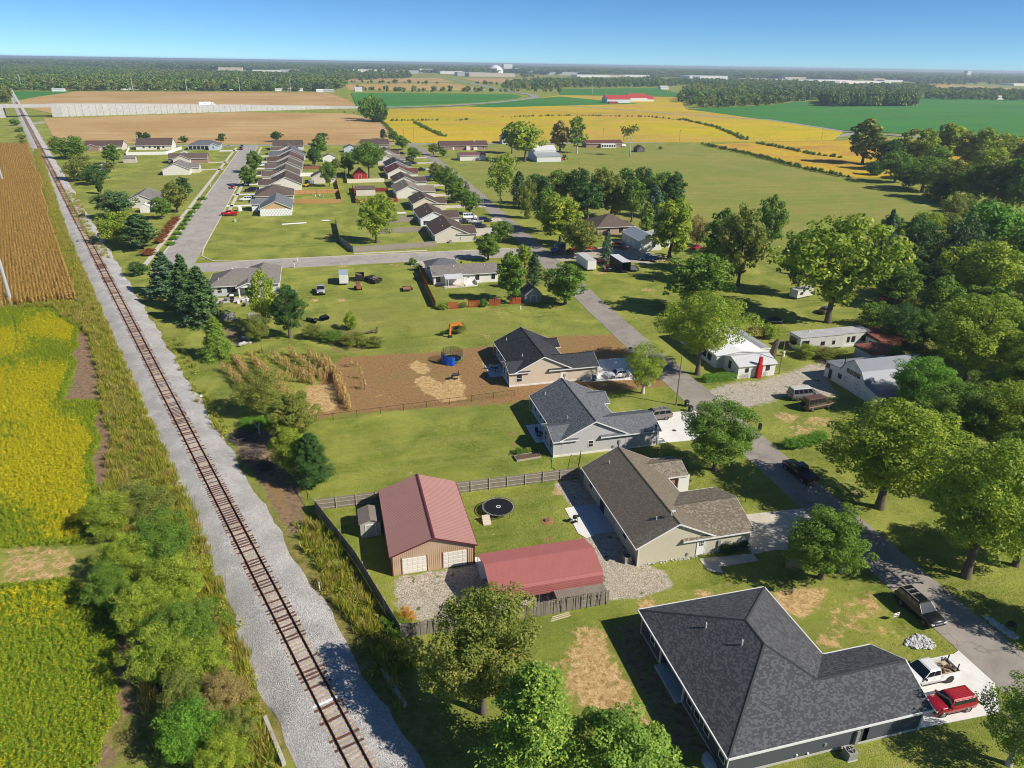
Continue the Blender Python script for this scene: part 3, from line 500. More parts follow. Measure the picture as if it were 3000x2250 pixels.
LW_=dict(g='green',y='yellow green',d='dark green',o='olive',s='deep green',b='blue green',l='light green',r='red',br='brown',lg='bright green',or_='orange'); KW_=dict(round='rounded',oval='upright',shrub='bushy',pine='pine like',spruce='spruce like',column='narrow',flat='broad',open='airy',cedar='dense',bare='bare')
def tree_at(e,n,h,r,kind,lm,label,group=None,name='tree',cat='tree',lean=0.,lod=None,seed=None,parts=True):
    d=dist(e,n); lod=(0 if d<150 else 1 if d<420 else 2) if lod is None else lod
    seed=random.randrange(2 if lod==0 else 3) if seed is None else seed
    c,tm,rx=proto(kind,kind,lm,seed,lod); o=thing(name,label,cat,e,n,0,random.uniform(0,6.28),group); s=h/9.9
    o.scale=(r/rx,r/rx,s)
    if lean: o.rotation_euler=(lean*math.cos(1),lean*.8,o.rotation_euler[2])
    obj('trunk',tm,o); obj('crown',c,o); return o
def tree(px,py,top,wpx,kind,lm,label,group=None,**kw):
    e,n=G(px,py); h=hgt((px,py),(px,top)); d=dist(e,n)+0; r=wpx/2/F*d*.97; return tree_at(e,n,max(h,.6),r,kind,lm,label,group,**kw)
# --- individually placed trees:  base px, base py, top py, width px, shape, leaf, label, group
T1=[(2403,1694,1478,235,'round','g','young green maple beside the tan concrete driveway'),(2828,1690,1255,330,'round','y','tall yellow green maple standing on the lawn across from the black car'),(2576,1488,1165,335,'round','y','broad yellow green maple across the street from the tan roofed house'),
(2094,1378,1178,225,'round','g','dark green maple in front of the tan roofed house porch'),(1883,1152,1002,125,'open','y','thin leaning tree beside the white sedan driveway'),(2043,1097,855,255,'flat','y','big yellow green tree shading the low white house'),(2955,2240,1955,210,'open','g','leaning young tree beside the red car driveway'),
(1415,2085,1742,320,'round','o','olive leaved tree in front of the broken grey fence'),(1560,2290,1950,330,'pine','l','bright green white pine below the straw covered yard'),(1810,2350,2095,300,'oval','l','light green treetop behind the dark house'),
(920,1424,1270,122,'cedar','d','dark round cedar at the corner of the lawn'),(856,1398,1250,110,'round','y','thin yellow green tree leaning over the dark cedar'),(775,1215,1075,150,'shrub','o','dark olive willow clump beside the dry corn patch'),(868,1300,1140,140,'oval','o','drooping olive tree at the end of the wire fence'),
(640,1048,920,112,'spruce','l','small light green spruce beside the track'),(492,862,735,130,'spruce','b','blue green spruce beside the wooden fence'),(552,905,740,120,'spruce','s','dark middle spruce in the trio by the grey roof house'),(600,945,775,140,'spruce','s','large drooping spruce at the fence corner'),(405,808,765,55,'shrub','d','low dark bush by the curbed street end'),
(780,965,780,85,'open','y','thin white barked tree behind the grey roof house'),(850,990,830,105,'oval','d','dark dense tree beside the white barked tree'),(760,1000,915,75,'shrub','o','scrubby bush under the white barked tree'),
(1105,712,560,112,'round','y','full round maple behind the long weathered fence'),(1497,888,735,92,'oval','g','upright green tree beside the grey shed'),(1655,892,765,128,'round','g','wide dark green tree at the street edge by the grey shed'),(1563,852,742,62,'pine','s','young pine between the two trees near the grey shed'),(1537,785,712,52,'oval','y','yellow green young tree behind the white house'),
(1430,762,683,72,'oval','g','round green tree on the cross street corner'),(1468,712,643,66,'round','g','small green tree beside the crowded driveway'),(1468,594,435,92,'open','y','tall airy yellow green tree beside the street'),
(1640,718,562,135,'oval','y','bright yellow green tree in front of the brick house'),(1700,755,635,95,'round','o','olive tree beside the blue truck'),(1775,768,675,46,'spruce','b','small blue spruce in the gravel yard'),(1962,758,570,135,'oval','y','large yellow green tree over the white metal workshop'),(2100,800,600,110,'oval','g','green tree behind the workshop junk yard'),(2160,838,590,140,'round','o','broad olive tree at the edge of the hay meadow'),(2235,760,562,90,'round','g','dark green tree with a round top by the meadow'),(2030,918,730,185,'round','g','spreading green tree above the shaded lawn'),
(2335,865,650,130,'round','g','dark green maple beside the huge maple'),(2425,945,615,300,'flat','y','huge spreading maple over the shaded trampoline lawn'),(2570,830,608,60,'pine','b','blue green pine rising behind the huge maple'),(2690,775,632,100,'open','d','open dark pine in front of the meadow'),(2790,815,615,120,'open','s','sparse leaning pine beside the big grove'),
(2900,780,580,190,'round','lg','large pale green tree at the meadow corner'),(2990,850,640,170,'round','g','green tree at the outer edge of the grove'),(2850,905,690,210,'flat','y','yellow green tree in the middle of the grove'),(2640,1010,880,150,'shrub','d','dark thicket under the huge maple'),(2830,1120,850,260,'round','y','tall yellow green tree behind the white barn'),(2960,1100,880,190,'round','g','green tree behind the tall barn tree'),(2680,1215,1035,180,'round','lg','dense green tree pressing on the barn roof'),(2790,1310,1115,210,'round','g','dark green tree beside the barn'),(2930,1340,1100,220,'round','y','yellow green tree behind the lawn maples'),(2700,1020,900,120,'shrub','g','green thicket behind the rusty shed'),(2980,1250,1010,180,'oval','y','yellowing tree in the thick grove'),
(1330,1010,0,0,'','','')]
for T in T1[:-1]: tree(*T[:7])
tree_at(71.8,38.2,10.5,4.,'round','g','green maple on the lawn beyond the stone lined culvert')
tree_at(75,50,11,4.5,'round','y','yellow green maple behind the culvert lawn')
# --- groups
def many(rows,label,group,**kw):
    w=label.split(' '); 
    for r in rows:
        k=KW_[r[4]]; l=LW_[r[5]]; tree(*r,'%s %s %s'%(k,l,label.replace('green ','').replace('dark tree','tree').replace('bushy ','').replace('broad ','').replace('round ','')),group,**kw)
many([(212,465,392,95,'shrub','g'),(245,528,450,95,'shrub','o'),(285,540,480,75,'shrub','d'),(345,640,553,105,'round','s'),(345,715,612,100,'shrub','y'),(415,728,625,125,'pine','s'),(168,440,400,40,'shrub','o'),(295,568,520,24,'column','d')],'bushy tree along the east bank of the railway','bushy trees beside the railway')
tree(335,482,420,50,'oval','g','green tree between the brown roof and the white shed'); tree(322,505,468,34,'oval','o','small tree beside the white garden shed'); tree(477,642,575,62,'round','g','small round tree in front of the grey gabled house'); tree(520,622,527,72,'round','o','brownish tree beside the sidewalk shrubs'); tree(545,582,512,42,'oval','d','dark upright tree near the curbed street')
many([(748,506,438,52,'round','g'),(728,545,482,50,'oval','g')],'street tree in front of the row of west houses','street trees by the curbed street')
many([(922,486,428,34,'oval','d'),(938,462,400,46,'round','g'),(965,547,468,48,'round','g'),(985,500,462,30,'oval','o'),(1022,512,440,50,'round','g'),(1050,480,430,50,'oval','d')],'back yard tree between the two house rows','back yard trees')
many([(938,424,388,42,'round','d'),(812,416,386,34,'round','d'),(648,420,390,26,'round','d'),(415,412,385,22,'round','d'),(432,412,388,22,'round','d'),(540,418,398,26,'round','d'),(1123,408,378,24,'cedar','d'),(1152,416,384,36,'round','g'),(1178,440,398,40,'round','g')],'dark tree standing at the edge of the stubble field','trees at the stubble field edge')
tree(1082,522,412,92,'flat','g','largest spreading tree between the two house rows'); tree(1212,470,430,38,'round','g','small tree in front of the dark blue roofed house')
many([(1278,530,473,45,'round','o'),(1306,560,485,62,'round','g'),(1336,594,508,68,'oval','g'),(1376,628,553,58,'round','g')],'green tree lining the narrow street','trees lining the narrow street')
many([(1270,455,420,34,'round','o'),(1298,460,428,26,'round','g')],'small yard tree beside the brown ranch house','trees by the brown ranch house')
many([(1075,350,285,48,'shrub','g'),(1100,356,276,56,'shrub','g'),(1122,354,290,30,'shrub','d'),(1110,358,330,40,'shrub','d')],'tree in the clump between stubble and bean fields','field corner trees')
many([(1538,474,358,118,'flat','y'),(1500,450,362,60,'round','d')],'broad tree beside the white barn shed','trees beside the white barn shed')
tree(1640,446,357,62,'oval','br','reddish brown tree behind the white barn shed'); tree(1690,448,338,56,'open','g','tall dark tree with layered branches near the brick ranch'); tree(1845,458,342,48,'bare','o','almost leafless tall tree in the meadow'); tree(1935,437,428,14,'shrub','o','tiny bush beside the small round roofed shed')
wood=[(1520,610,500,62,'pine','s'),(1545,640,520,50,'shrub','o'),(1590,615,505,70,'round','d'),(1640,600,495,80,'round','g'),(1690,605,490,85,'round','d'),(1720,645,525,105,'round','d'),(1760,600,488,80,'round','o'),(1790,640,505,90,'oval','o'),(1830,600,490,75,'oval','g'),(1850,650,520,80,'round','g'),(1880,605,488,80,'round','d'),(1910,680,540,80,'pine','b'),(1930,620,495,80,'round','g'),(1965,640,500,75,'oval','d'),(1600,680,545,90,'round','g'),(1890,700,590,55,'pine','l'),(1560,600,505,60,'round','g'),(2040,720,625,60,'shrub','br')]
many(wood,'tree in the dark wood behind the brick house','wood behind the brick house')
ew=[(2525,482,352,105,'oval','o'),(2590,500,400,90,'round','d'),(2650,490,375,90,'oval','o'),(2700,500,372,80,'oval','y'),(2760,485,355,95,'oval','y'),(2820,500,380,80,'round','o'),(2860,505,370,90,'oval','y'),(2930,500,385,120,'round','y'),(2990,520,400,90,'oval','o'),(2620,535,440,100,'round','g'),(2700,560,455,120,'round','g'),(2770,585,460,110,'round','o'),(2840,600,470,110,'round','g'),(2900,610,450,110,'oval','o'),(2960,620,440,110,'oval','g'),(2560,515,470,60,'shrub','d'),(2660,550,500,70,'shrub','d'),(2740,590,530,80,'shrub','d'),(2820,625,565,80,'shrub','o'),(2890,640,580,80,'shrub','d'),(3010,640,480,110,'round','g'),(2730,530,420,90,'oval','g'),(2880,560,430,100,'round','y')]
many(ew,'tall tree in the wood along the meadow edge','wood along the meadow')
gr=[(2620,900,760,130,'round','g'),(2740,960,800,130,'round','g'),(2900,1000,860,150,'round','g'),(2560,960,880,100,'shrub','g'),(2780,1040,930,120,'shrub','g'),(2860,1240,1080,150,'round','g'),(2960,1450,1240,150,'round','g'),(2890,1480,1330,120,'shrub','g'),(2720,860,760,100,'round','d'),(3010,960,760,150,'round','y'),(2995,1180,950,170,'round','y'),(2610,1100,1000,60,'shrub','d')]
many(gr,'tree packed inside the big grove beyond the barn','grove beyond the barn')
GP=PX([(2480,760),(2640,690),(2800,640),(3020,570),(3040,1480),(2900,1520),(2760,1330),(2700,1180),(2600,900)]); used=[]; rg=random.Random(21); tries=0
while len(used)<34 and tries<3000:
    tries+=1; e_=rg.uniform(80,230); n_=rg.uniform(55,260)
    if not in_poly(GP,np.array([e_]),np.array([n_]))[0] or (84<e_<117 and 84<n_<123): continue
    if any((e_-a_)**2+(n_-b_)**2<7.5**2 for a_,b_ in used): continue
    used.append((e_,n_)); kd=rg.choice(('round','oval','flat','shrub')); lm_=rg.choice('ggyyod'); tree_at(e_,n_,rg.uniform(7,13) if kd!='shrub' else rg.uniform(4,6),rg.uniform(3.8,5.6),kd,lm_,'%s %s tree packed inside the big grove beyond the barn'%(KW_[kd],LW_[lm_]),'grove beyond the barn')
many([(8,298,236,50,'shrub','d'),(22,300,245,34,'shrub','o')],'dark tree by the bridge abutment','trees by the bridge'); many([(46,368,345,26,'shrub','g'),(58,386,372,26,'shrub','g'),(64,408,390,24,'shrub','o'),(70,428,408,22,'shrub','o')],'small round bush on the west bank near the crossing','west bank bushes')
# shrubs round the yards
def bush(px,py,r,h,lm,label,group=None): e,n=G(px,py); return tree_at(e,n,h,r,'shrub',lm,label,group,'shrub','shrub')
for x,y in ((468,712),(478,698),(487,686),(497,673),(506,660),(516,648)): bush(x,y,1.7,2.,'r','red leaved shrub in the row beside the sidewalk','row of red shrubs')
bush(438,748,2.2,2.2,'r','dark red bush at the end of the green corner')
for x,y in ((502,718),(511,702),(522,688),(533,672),(541,660),(549,648),(556,636),(563,625),(576,612),(582,604)): bush(x,y,1.5,1.2,'lg','clipped green shrub between sidewalk and kerb','clipped sidewalk shrubs')
bush(593,586,1.8,1.5,'lg','round clipped shrub beside a driveway mouth')
for x,y in ((2124,1619),(2150,1612),(2176,1606)): bush(x,y,.75,1.25,'d','dark round clipped shrub by the beige side wall','round shrubs by the side wall')
for x,y in ((1210,775),(1225,792)): bush(x,y,1.3,2.,'g','small shrub at the fence corner by the white house','shrubs at the red fence corner')
bush(922,990,2.4,3.,'o','weedy bush beside the fallen log'); bush(975,1000,2.5,2.6,'g','weedy bush at the edge of the bare lot'); bush(1035,1010,3.,2.6,'o','thick weedy bush next to the bare lot'); bush(1095,1015,2.2,2.2,'o','weedy bush at the mown grass edge'); bush(1030,965,1.6,4.2,'y','tall weed sapling above the bushes')
bush(1345,975,1.8,2.6,'o','bush grown around the orange digger arm'); bush(1298,905,1.5,1.7,'y','tuft of pale ornamental grass at the red fence corner'); bush(1356,900,1.1,1.2,'o','small shrub between red fence panels'); bush(1418,898,1.2,1.9,'g','round shrub beside the red fence panels')
bush(2360,1045,2.4,2.8,'y','bright bush in front of the mobile home'); bush(2425,1050,3.2,2.4,'o','brown green bush in front of the mobile home'); bush(2250,990,2.,3.4,'y','sapling growing beside the tree stump'); bush(2215,985,2.4,2.4,'br','brown weeds beside the shaded lawn')
for x,y in ((2310,1312),(2330,1310),(2350,1305),(2370,1300),(2388,1296),(2402,1290)): bush(x,y,1.3,1.6,'lg','dense green bush in the clump beside the street','bush clump beside the street')
bush(1190,1822,.9,1.9,'or_','bright orange leaved bush at the wooden fence corner'); bush(1160,1845,1.6,1.5,'g','green bush beside the orange bush'); bush(1522,1330,.9,1.,'g','leafy plant in the raised garden bed'); bush(1548,1325,.6,.8,'y','thin plant in the raised garden bed'); bush(745,1250,2.4,1.4,'lg','low bright green squash patch beside the corn'); bush(780,1240,1.8,1.2,'lg','low leafy squash vines by the dirt')
# clipped hedge by the low white house
def hedge(P,w,h,lm,label):
    rng=np.random.default_rng(5); C=[];N=[]
    for (a,b) in zip(P[:-1],P[1:]):
        a=np.array(a);b=np.array(b); L=np.linalg.norm(b-a); k=int(L*520); t=rng.random((k,1)); base=a+(b-a)*t; d=(b-a)/L; q=np.array([-d[1],d[0]]); f=rng.integers(0,3,k); y=np.where(f==0,-w/2,np.where(f==1,w/2,rng.uniform(-w/2,w/2,k)))+rng.normal(size=k)*.06; z=np.where(f==2,h,rng.uniform(0,h,k))+rng.normal(size=k)*.05
        C.append(np.concatenate([base+q*y[:,None],z[:,None]],1)); N.append(np.stack([q[0]*np.sign(y)*(f!=2),q[1]*np.sign(y)*(f!=2),(f==2)*1.],1))
    V,Q=leaves(np.concatenate(C),np.concatenate(N),.11,rng,.1); o=obj('hedge',npmesh('hedge',V,Q,LM[lm],{'rnd':('FACE',rng.random(len(Q)))})); return tag(o,label,'hedge')
hedge([G(2062,1118),G(2150,1110)],1.5,1.2,'lg','clipped bright green hedge in front of the low white house')
# ------------------------------------------------------------------ scattered stuff (geometry nodes on points)
def scatter(name,pts,srcs,m,label,cat,rot=True,smin=.7,smax=1.3,tilt=.0,zs=None,scl=None,rz=None,cluster=0):
    pts=np.asarray(pts,float); n=len(pts); rng=np.random.default_rng(n)
    if pts.shape[1]==2: pts=np.concatenate([pts,np.zeros((n,1))],1)
    me=bpy.data.meshes.new(name); me.vertices.add(n); me.vertices.foreach_set('co',pts.astype(np.float32).ravel())
    s=rng.uniform(smin,smax,n) if scl is None else scl; a=me.attributes.new('scl','FLOAT_VECTOR','POINT'); sv=np.stack([s,s,s*(1 if zs is None else zs)],1) if np.ndim(s)==1 else s; a.data.foreach_set('vector',sv.astype(np.float32).ravel())
    r=np.stack([rng.normal(size=n)*tilt,rng.normal(size=n)*tilt,rng.uniform(0,6.28,n) if rz is None else np.full(n,rz)+rng.integers(0,2,n)*math.pi],1); a=me.attributes.new('rot','FLOAT_VECTOR','POINT'); a.data.foreach_set('vector',r.astype(np.float32).ravel())
    a=me.attributes.new('idx','INT','POINT'); k_=rng.integers(0,len(srcs),n) if not cluster else np.clip(((np.sin(pts[:,0]/cluster+1.3*np.sin(pts[:,1]/cluster*.7))+np.sin(pts[:,1]/cluster*1.3+2*np.sin(pts[:,0]/cluster*.4)))*.25+.5+rng.normal(size=n)*.16)*len(srcs),0,len(srcs)-1).astype(int); a.data.foreach_set('value',k_.astype(np.int32)); me.update()
    o=obj(name,me); g=bpy.data.node_groups.new(name,'GeometryNodeTree'); g.interface.new_socket('Geometry',in_out='INPUT',socket_type='NodeSocketGeometry'); g.interface.new_socket('Geometry',in_out='OUTPUT',socket_type='NodeSocketGeometry')
    N=g.nodes; gi=N.new('NodeGroupInput'); go=N.new('NodeGroupOutput'); ip=N.new('GeometryNodeInstanceOnPoints'); jn=N.new('GeometryNodeJoinGeometry')
    for x in srcs[::-1]:
        so_=bpy.data.objects.new(name+'_source',x); oi=N.new('GeometryNodeObjectInfo'); oi.inputs[0].default_value=so_; oi.inputs['As Instance'].default_value=True; g.links.new(oi.outputs['Geometry'],jn.inputs[0])
    def at(nm,ty):
        x=N.new('GeometryNodeInputNamedAttribute'); x.data_type=ty; x.inputs[0].default_value=nm; return x.outputs[0]
    g.links.new(gi.outputs[0],ip.inputs['Points']); g.links.new(jn.outputs[0],ip.inputs['Instance']); ip.inputs['Pick Instance'].default_value=True
    e2=N.new('FunctionNodeEulerToRotation'); g.links.new(at('rot','FLOAT_VECTOR'),e2.inputs[0])
    g.links.new(e2.outputs[0],ip.inputs['Rotation']); g.links.new(at('scl','FLOAT_VECTOR'),ip.inputs['Scale']); g.links.new(at('idx','INT'),ip.inputs['Instance Index']); g.links.new(ip.outputs[0],go.inputs[0])
    md=o.modifiers.new('scatter','NODES'); md.node_group=g; tag(o,label,cat,None,'stuff'); return o
def clump(seed,n,r,h,size,m,up=.5,spike=False):
    rng=np.random.default_rng(seed); d=rng.normal(size=(n,3)); d/=np.linalg.norm(d,axis=1)[:,None]; d[:,2]=abs(d[:,2]); C=d*np.array([r,r,h])*rng.uniform(.45,1.,(n,1))
    if spike:
        V=[];az=rng.uniform(0,6.28,n); ln=rng.uniform(.6,1.1,n)*h; b=np.stack([rng.normal(size=n)*r*.4,rng.normal(size=n)*r*.4,np.zeros(n)],1); tp=b+np.stack([np.cos(az)*r*rng.random(n)*1.2,np.sin(az)*r*rng.random(n)*1.2,ln],1); w=np.stack([-np.sin(az),np.cos(az),np.zeros(n)],1)*size
        V=np.stack([b-w*.4,b+w*.4,(b*.35+tp*.65)+w,tp],1).reshape(-1,3); Q=np.arange(4*n).reshape(-1,4)
    else: V,Q=leaves(C,d,size,rng,up)
    return npmesh('clump',V,Q,m,{'rnd':('FACE',rng.random(len(Q)))})
def fill(P,step,jit=.45,px=True,keep=1.):
    P=PX(P) if px else P; x0=min(p[0] for p in P);x1=max(p[0] for p in P);y0=min(p[1] for p in P);y1=max(p[1] for p in P); xx,yy=np.meshgrid(np.arange(x0,x1,step),np.arange(y0,y1,step)); xx=xx+RNG.uniform(-jit,jit,xx.shape)*step; yy=yy+RNG.uniform(-jit,jit,yy.shape)*step; k=in_poly(P,xx,yy)&(RNG.random(xx.shape)<keep); return np.stack([xx[k],yy[k]],1)
def jag(P,a):  # ragged outline
    out=[]
    for p,q in zip(P,P[1:]+P[:1]):
        for t in np.arange(0,1,.2): out.append((p[0]+(q[0]-p[0])*t+random.uniform(-a,a),p[1]+(q[1]-p[1])*t+random.uniform(-a,a)))
    return out
SOY=[clump(i,80,.36,.62,.075,LM['soy']) for i in range(4)]; SOYG=[clump(i+9,80,.36,.62,.075,LM['soyg']) for i in range(2)]
SP1=[(-260,905),(150,905),(235,960),(222,1005),(235,1010),(205,1040),(225,1060),(212,1095),(185,1172),(298,1180),(270,1240),(300,1290),(268,1340),(285,1440),(282,1500),(250,1595),(-200,1612)]; SP2=[(-200,1728),(150,1703),(190,1690),(280,1740),(345,1790),(340,1960),(345,2090),(300,2180),(255,2330),(-60,2420)]
p=np.concatenate([fill(SP1,.42),fill(SP2,.42)]); gn=np.array([math.sin(x*.21+y*.13)+math.sin(x*.07-y*.19+2)+math.sin(x*.5+y*.4)*.5 for x,y in p]); ed=np.minimum(edge_dist(PX(SP1),p[:,0],p[:,1]),edge_dist(PX(SP2),p[:,0],p[:,1])); isg=(gn+RNG.normal(size=len(p))*.6>.75)|(ed<1.1)|((p[:,1]<74)&(gn+RNG.normal(size=len(p))*.7>-.45))
# wheel-track gaps
gap=(abs((p[:,0]+.30*p[:,1])-(-16.5)+.6*np.sin(p[:,1]*.15))<.22)&(RNG.random(len(p))<.8); p2=p[~gap]; isg=isg[~gap]
scatter('soybean_crop',p2[~isg],SOY,None,'yellow ripening soybean plants beside the railway','crop',smin=.8,smax=1.3); scatter('soybean_crop_green',p2[isg],SOYG,None,'still green soybean plants in patches of the yellow field','crop',smin=.8,smax=1.25)
# corn in rows
def cornplant(seed,m,k=7):
    rng=np.random.default_rng(seed); V=[];Q=[]; h=2.3
    for i in range(k):
        x0=rng.uniform(-.5,.5); hh=h*rng.uniform(.8,1.1); b=len(V); V+= [(x0-.03,0,0),(x0+.03,0,0),(x0+.02,.02,hh),(x0-.02,0,hh)]; Q.append((b,b+1,b+2,b+3))
        for j in range(7):
            z=hh*(.25+.11*j); az=rng.uniform(0,6.28); L=rng.uniform(.35,.6); c=np.array([math.cos(az),math.sin(az)]); w=np.array([-c[1],c[0]])*.07; p=np.array([x0,0]); m1=p+c*L*.55; e=p+c*L; b=len(V); V+=[(*p,z),(*(m1+w),z+.12),(*e,z-.28),(*(m1-w),z+.10)]; Q.append((b,b+1,b+2,b+3))
    return npmesh('corn',np.array(V),np.array(Q),m,{'rnd':('FACE',rng.random(len(Q)))})
CP_=PX([(-420,428),(84,428),(108,508),(128,540),(122,560),(160,690),(224,880),(90,892),(-300,915)]); rowd=np.array([-.3252,.9457]); rown=np.array([.9457,.3252]); pts=[]
for w in np.arange(-90,90,.76):
    for s in np.arange(-60,620,1.0):
        q=np.array([-60,185])+rown*w+rowd*s
        pts.append(q)
pts=np.array(pts); pts=pts[in_poly(CP_,pts[:,0],pts[:,1])]; pts=pts[(pts[:,0]> -78-(pts[:,1]-180)*.62)]
scatter('corn_crop',pts+RNG.normal(size=pts.shape)*.05,[cornplant(i,LM['corn']) for i in range(4)],None,'dry brown standing corn in straight rows beside the railway','crop',smin=.85,smax=1.1,rz=math.atan2(rowd[1],rowd[0]),tilt=.04)
# sweet corn patch behind the wire fence
pts=[]
for a,b in (((655,1085),(740,1170)),((690,1060),(790,1190)),((735,1055),(850,1200)),((760,1075),(890,1205)),((800,1050),(920,1130)),((850,1040),(950,1120)),((900,1040),(985,1110)),((945,1055),(1000,1120)),((985,1105),(1025,1205)),((975,1100),(1010,1190)),((820,1110),(900,1125)),((880,1100),(960,1108))):
    a=np.array(G(*a));b=np.array(G(*b)); L=np.linalg.norm(b-a)
    for t in np.arange(0,1,.55/L): pts.append(a+(b-a)*t+RNG.normal(size=2)*.15)
pts+= [np.array(G(1065,1142)),np.array(G(1062,1138)),np.array(G(1060,1110)),np.array(G(1030,1075)),np.array(G(1045,1072))]
scatter('garden_corn',np.array(pts),[cornplant(i+20,LM['cornd'],3) for i in range(3)],None,'dry garden corn stalks beside the bare brown lot','corn',smin=.7,smax=1.1)
# weeds on both banks
WD=[clump(31,60,.5,.8,.08,LM['weed']),clump(32,56,.45,.9,.035,LM['weed'],spike=True),clump(33,60,.5,.75,.075,LM['gold']),clump(34,56,.4,1.,.03,LM['dry'],spike=True),clump(35,56,.4,1.,.03,LM['gold'],spike=True)]
WB=[(-5,905),(220,885),(240,900),(165,700),(130,560),(100,440),(118,440),(150,540),(200,690),(300,920),(360,1050),(445,1240),(520,1400),(590,1560),(660,1730),(735,1950),(815,2260),(640,2260),(480,2250),(430,2100),(400,1960),(345,1700),(310,1480),(322,1280),(298,1180),(285,1080),(262,985),(150,902)]
p=fill(WB,.62,keep=.9); scatter('track_side_weeds',p,WD,None,'tall green and straw coloured weeds on the west bank','weeds',smin=.7,smax=1.7)
p=np.concatenate([fill(jag(PX([(870,1540),(925,1520),(1000,1640),(1130,1800),(1170,1870),(1230,1930),(1150,2000),(1100,1990),(1000,1800),(900,1600)]),.8),.6,px=False,keep=.85),fill([(480,990),(560,1150),(650,1290),(680,1270),(600,1140),(530,1000)],.9,keep=.35),fill([(1110,1960),(1130,1950),(1190,2060),(1170,2080)],.5),fill([(180,560),(250,690),(300,760),(335,770),(270,680),(225,570)],.9,keep=.6),fill([(640,1040),(780,1030),(800,1080),(690,1100)],1.1,keep=.4)])
scatter('bank_weeds',p,[WD[0],WD[2],WD[3],WD[1],WD[4]],None,'goldenrod and dry weeds on the east bank by the fence','weeds',smin=.7,smax=1.7)
# shrubs on the west bank
gb='shrubs massed on the west bank'
for x,y,tp,w,kd,lm in ((330,1560,1440,150,'shrub','y'),(420,1520,1410,170,'shrub','o'),(480,1640,1500,190,'shrub','g'),(380,1700,1560,150,'shrub','y'),(520,1770,1630,190,'shrub','y'),(430,1850,1700,170,'shrub','y'),(560,1900,1750,190,'shrub','g'),(480,1990,1830,180,'shrub','y'),(600,2020,1880,190,'shrub','y'),(560,2110,1960,160,'shrub','o'),(660,2100,1960,150,'shrub','br'),(700,2180,2070,120,'shrub','o')): tree(x,y,tp,w,kd,lm,LW_[lm]+(' tall' if tp<y-150 else ' low')+' shrub on the west bank of the railway',gb,name='shrub',cat='shrub')
tree(570,2205,2060,200,'shrub','lg','bright green round bush on the west bank',name='shrub',cat='shrub'); tree(660,2260,2140,160,'shrub','y','yellow green bush beside the bright green bush',name='shrub',cat='shrub'); tree(335,1770,1640,140,'shrub','g','dark green vine covered bush at the bean field corner',name='shrub',cat='shrub')
# hedgerows and far woods
TOWN=((1035,212,120,14),(1080,210,90,16),(1150,215,130,14),(1230,212,160,18),(1290,216,120,12),(1340,222,140,14),(1375,224,200,14),(1500,212,60,26),(1555,217,160,16),(1600,219,220,14),(1690,226,160,10),(1760,226,120,10),(1830,226,130,10),(1420,222,90,12),(2020,230,200,12),(2050,232,140,10),(2300,232,120,10),(2430,232,110,14),(2360,230,90,14),(640,208,110,16),(560,203,120,14),(590,204,90,12),(680,206,100,14),(740,212,120,10),(820,210,90,10),(2560,236,140,10),(2590,240,100,8),(2810,238,90,10),(2970,251,140,8))
FT=[crown_mesh('far_crown',LM[k],60+i,3.4,3.6,4.2,230,.95,20)[0] for i,k in enumerate(('d','far','s','g','far','o'))]
def line(px,step,w): 
    out=[]
    for a,b in zip(px[:-1],px[1:]):
        a=np.array(G(*a));b=np.array(G(*b)); k=max(1,int(np.linalg.norm(b-a)/step)); 
        for i in range(k): out.append(a+(b-a)*(i+random.random())/k+RNG.normal(size=2)*w)
    return np.array(out)
scatter('ditch_shrubs',np.concatenate([line([(1135,356),(1290,354)],1.6,.8),line([(1330,355),(1380,352)],3,2),line([(1465,345),(1530,343)],2.5,3),line([(1540,343),(1690,340)],2,1.2),line([(1215,362),(1300,402)],.9,1.),line([(1690,340),(1900,344),(2010,355)],2.2,1.2),line([(2000,352),(2100,375),(2185,412)],.9,1.3),line([(2220,422),(2320,442),(2400,458),(2470,465)],1.,1.),line([(1118,357),(1155,395)],1.5,.6),line([(2060,425),(2200,455),(2360,497),(2490,523)],1.2,.5),line([(1000,332),(1060,330),(1130,326)],6,3)]),[FT[1],FT[3]],None,'low shrubs along the field ditches','shrubs',smin=.1,smax=.34)
scatter('hedgerow_trees',np.concatenate([line([(1035,265),(1180,270),(1300,268),(1440,270),(1530,270)],9,5),line([(1020,243),(1130,245),(1290,248)],14,6),line([(1400,245),(1470,250),(1560,262)],12,8),line([(1540,270),(1650,270)],12,8),line([(1580,262),(1640,258)],14,10)]),FT,None,'dark hedgerow trees between the far fields','hedgerow',smin=.7,smax=1.5)
plan=fill([(2420,314),(2680,312),(2690,300),(2560,296),(2400,298)],7); scatter('tree_plantation',plan,[FT[0],FT[1]],None,'dense block of dark trees beside the green field','wood',smin=1.1,smax=1.7,zs=1.6)
bl=[];sc=[]
def wd_(P,step,smin,smax):
    p=fill(P,step); bl.append(p); s=RNG.uniform(smin,smax,len(p)); sc.append(s)
wd_([(-250,268),(0,266),(230,266),(960,268),(1010,258),(1005,232),(700,222),(400,212),(0,195),(-300,190)],15,1.2,2.4)
wd_([(-400,195),(0,190),(700,215),(1000,228),(1500,225),(2000,225),(2000,209),(1500,203),(700,198),(0,183),(-400,178)],42,1.6,3.4)
wd_([(1000,238),(1300,226),(1500,226),(1700,235),(2000,240),(2000,225),(1300,219),(960,224)],26,1.2,2.4)
wd_([(1470,262),(1640,262),(1700,258),(1920,256),(2010,250),(2200,248),(2400,262),(2440,250),(2000,236),(1600,240),(1480,248)],24,1.1,2.2)
wd_([(1990,300),(2060,318),(2220,312),(2330,298),(2470,292),(2690,283),(2740,262),(2600,258),(2430,262),(2200,256),(2010,262)],17,1.2,2.3)
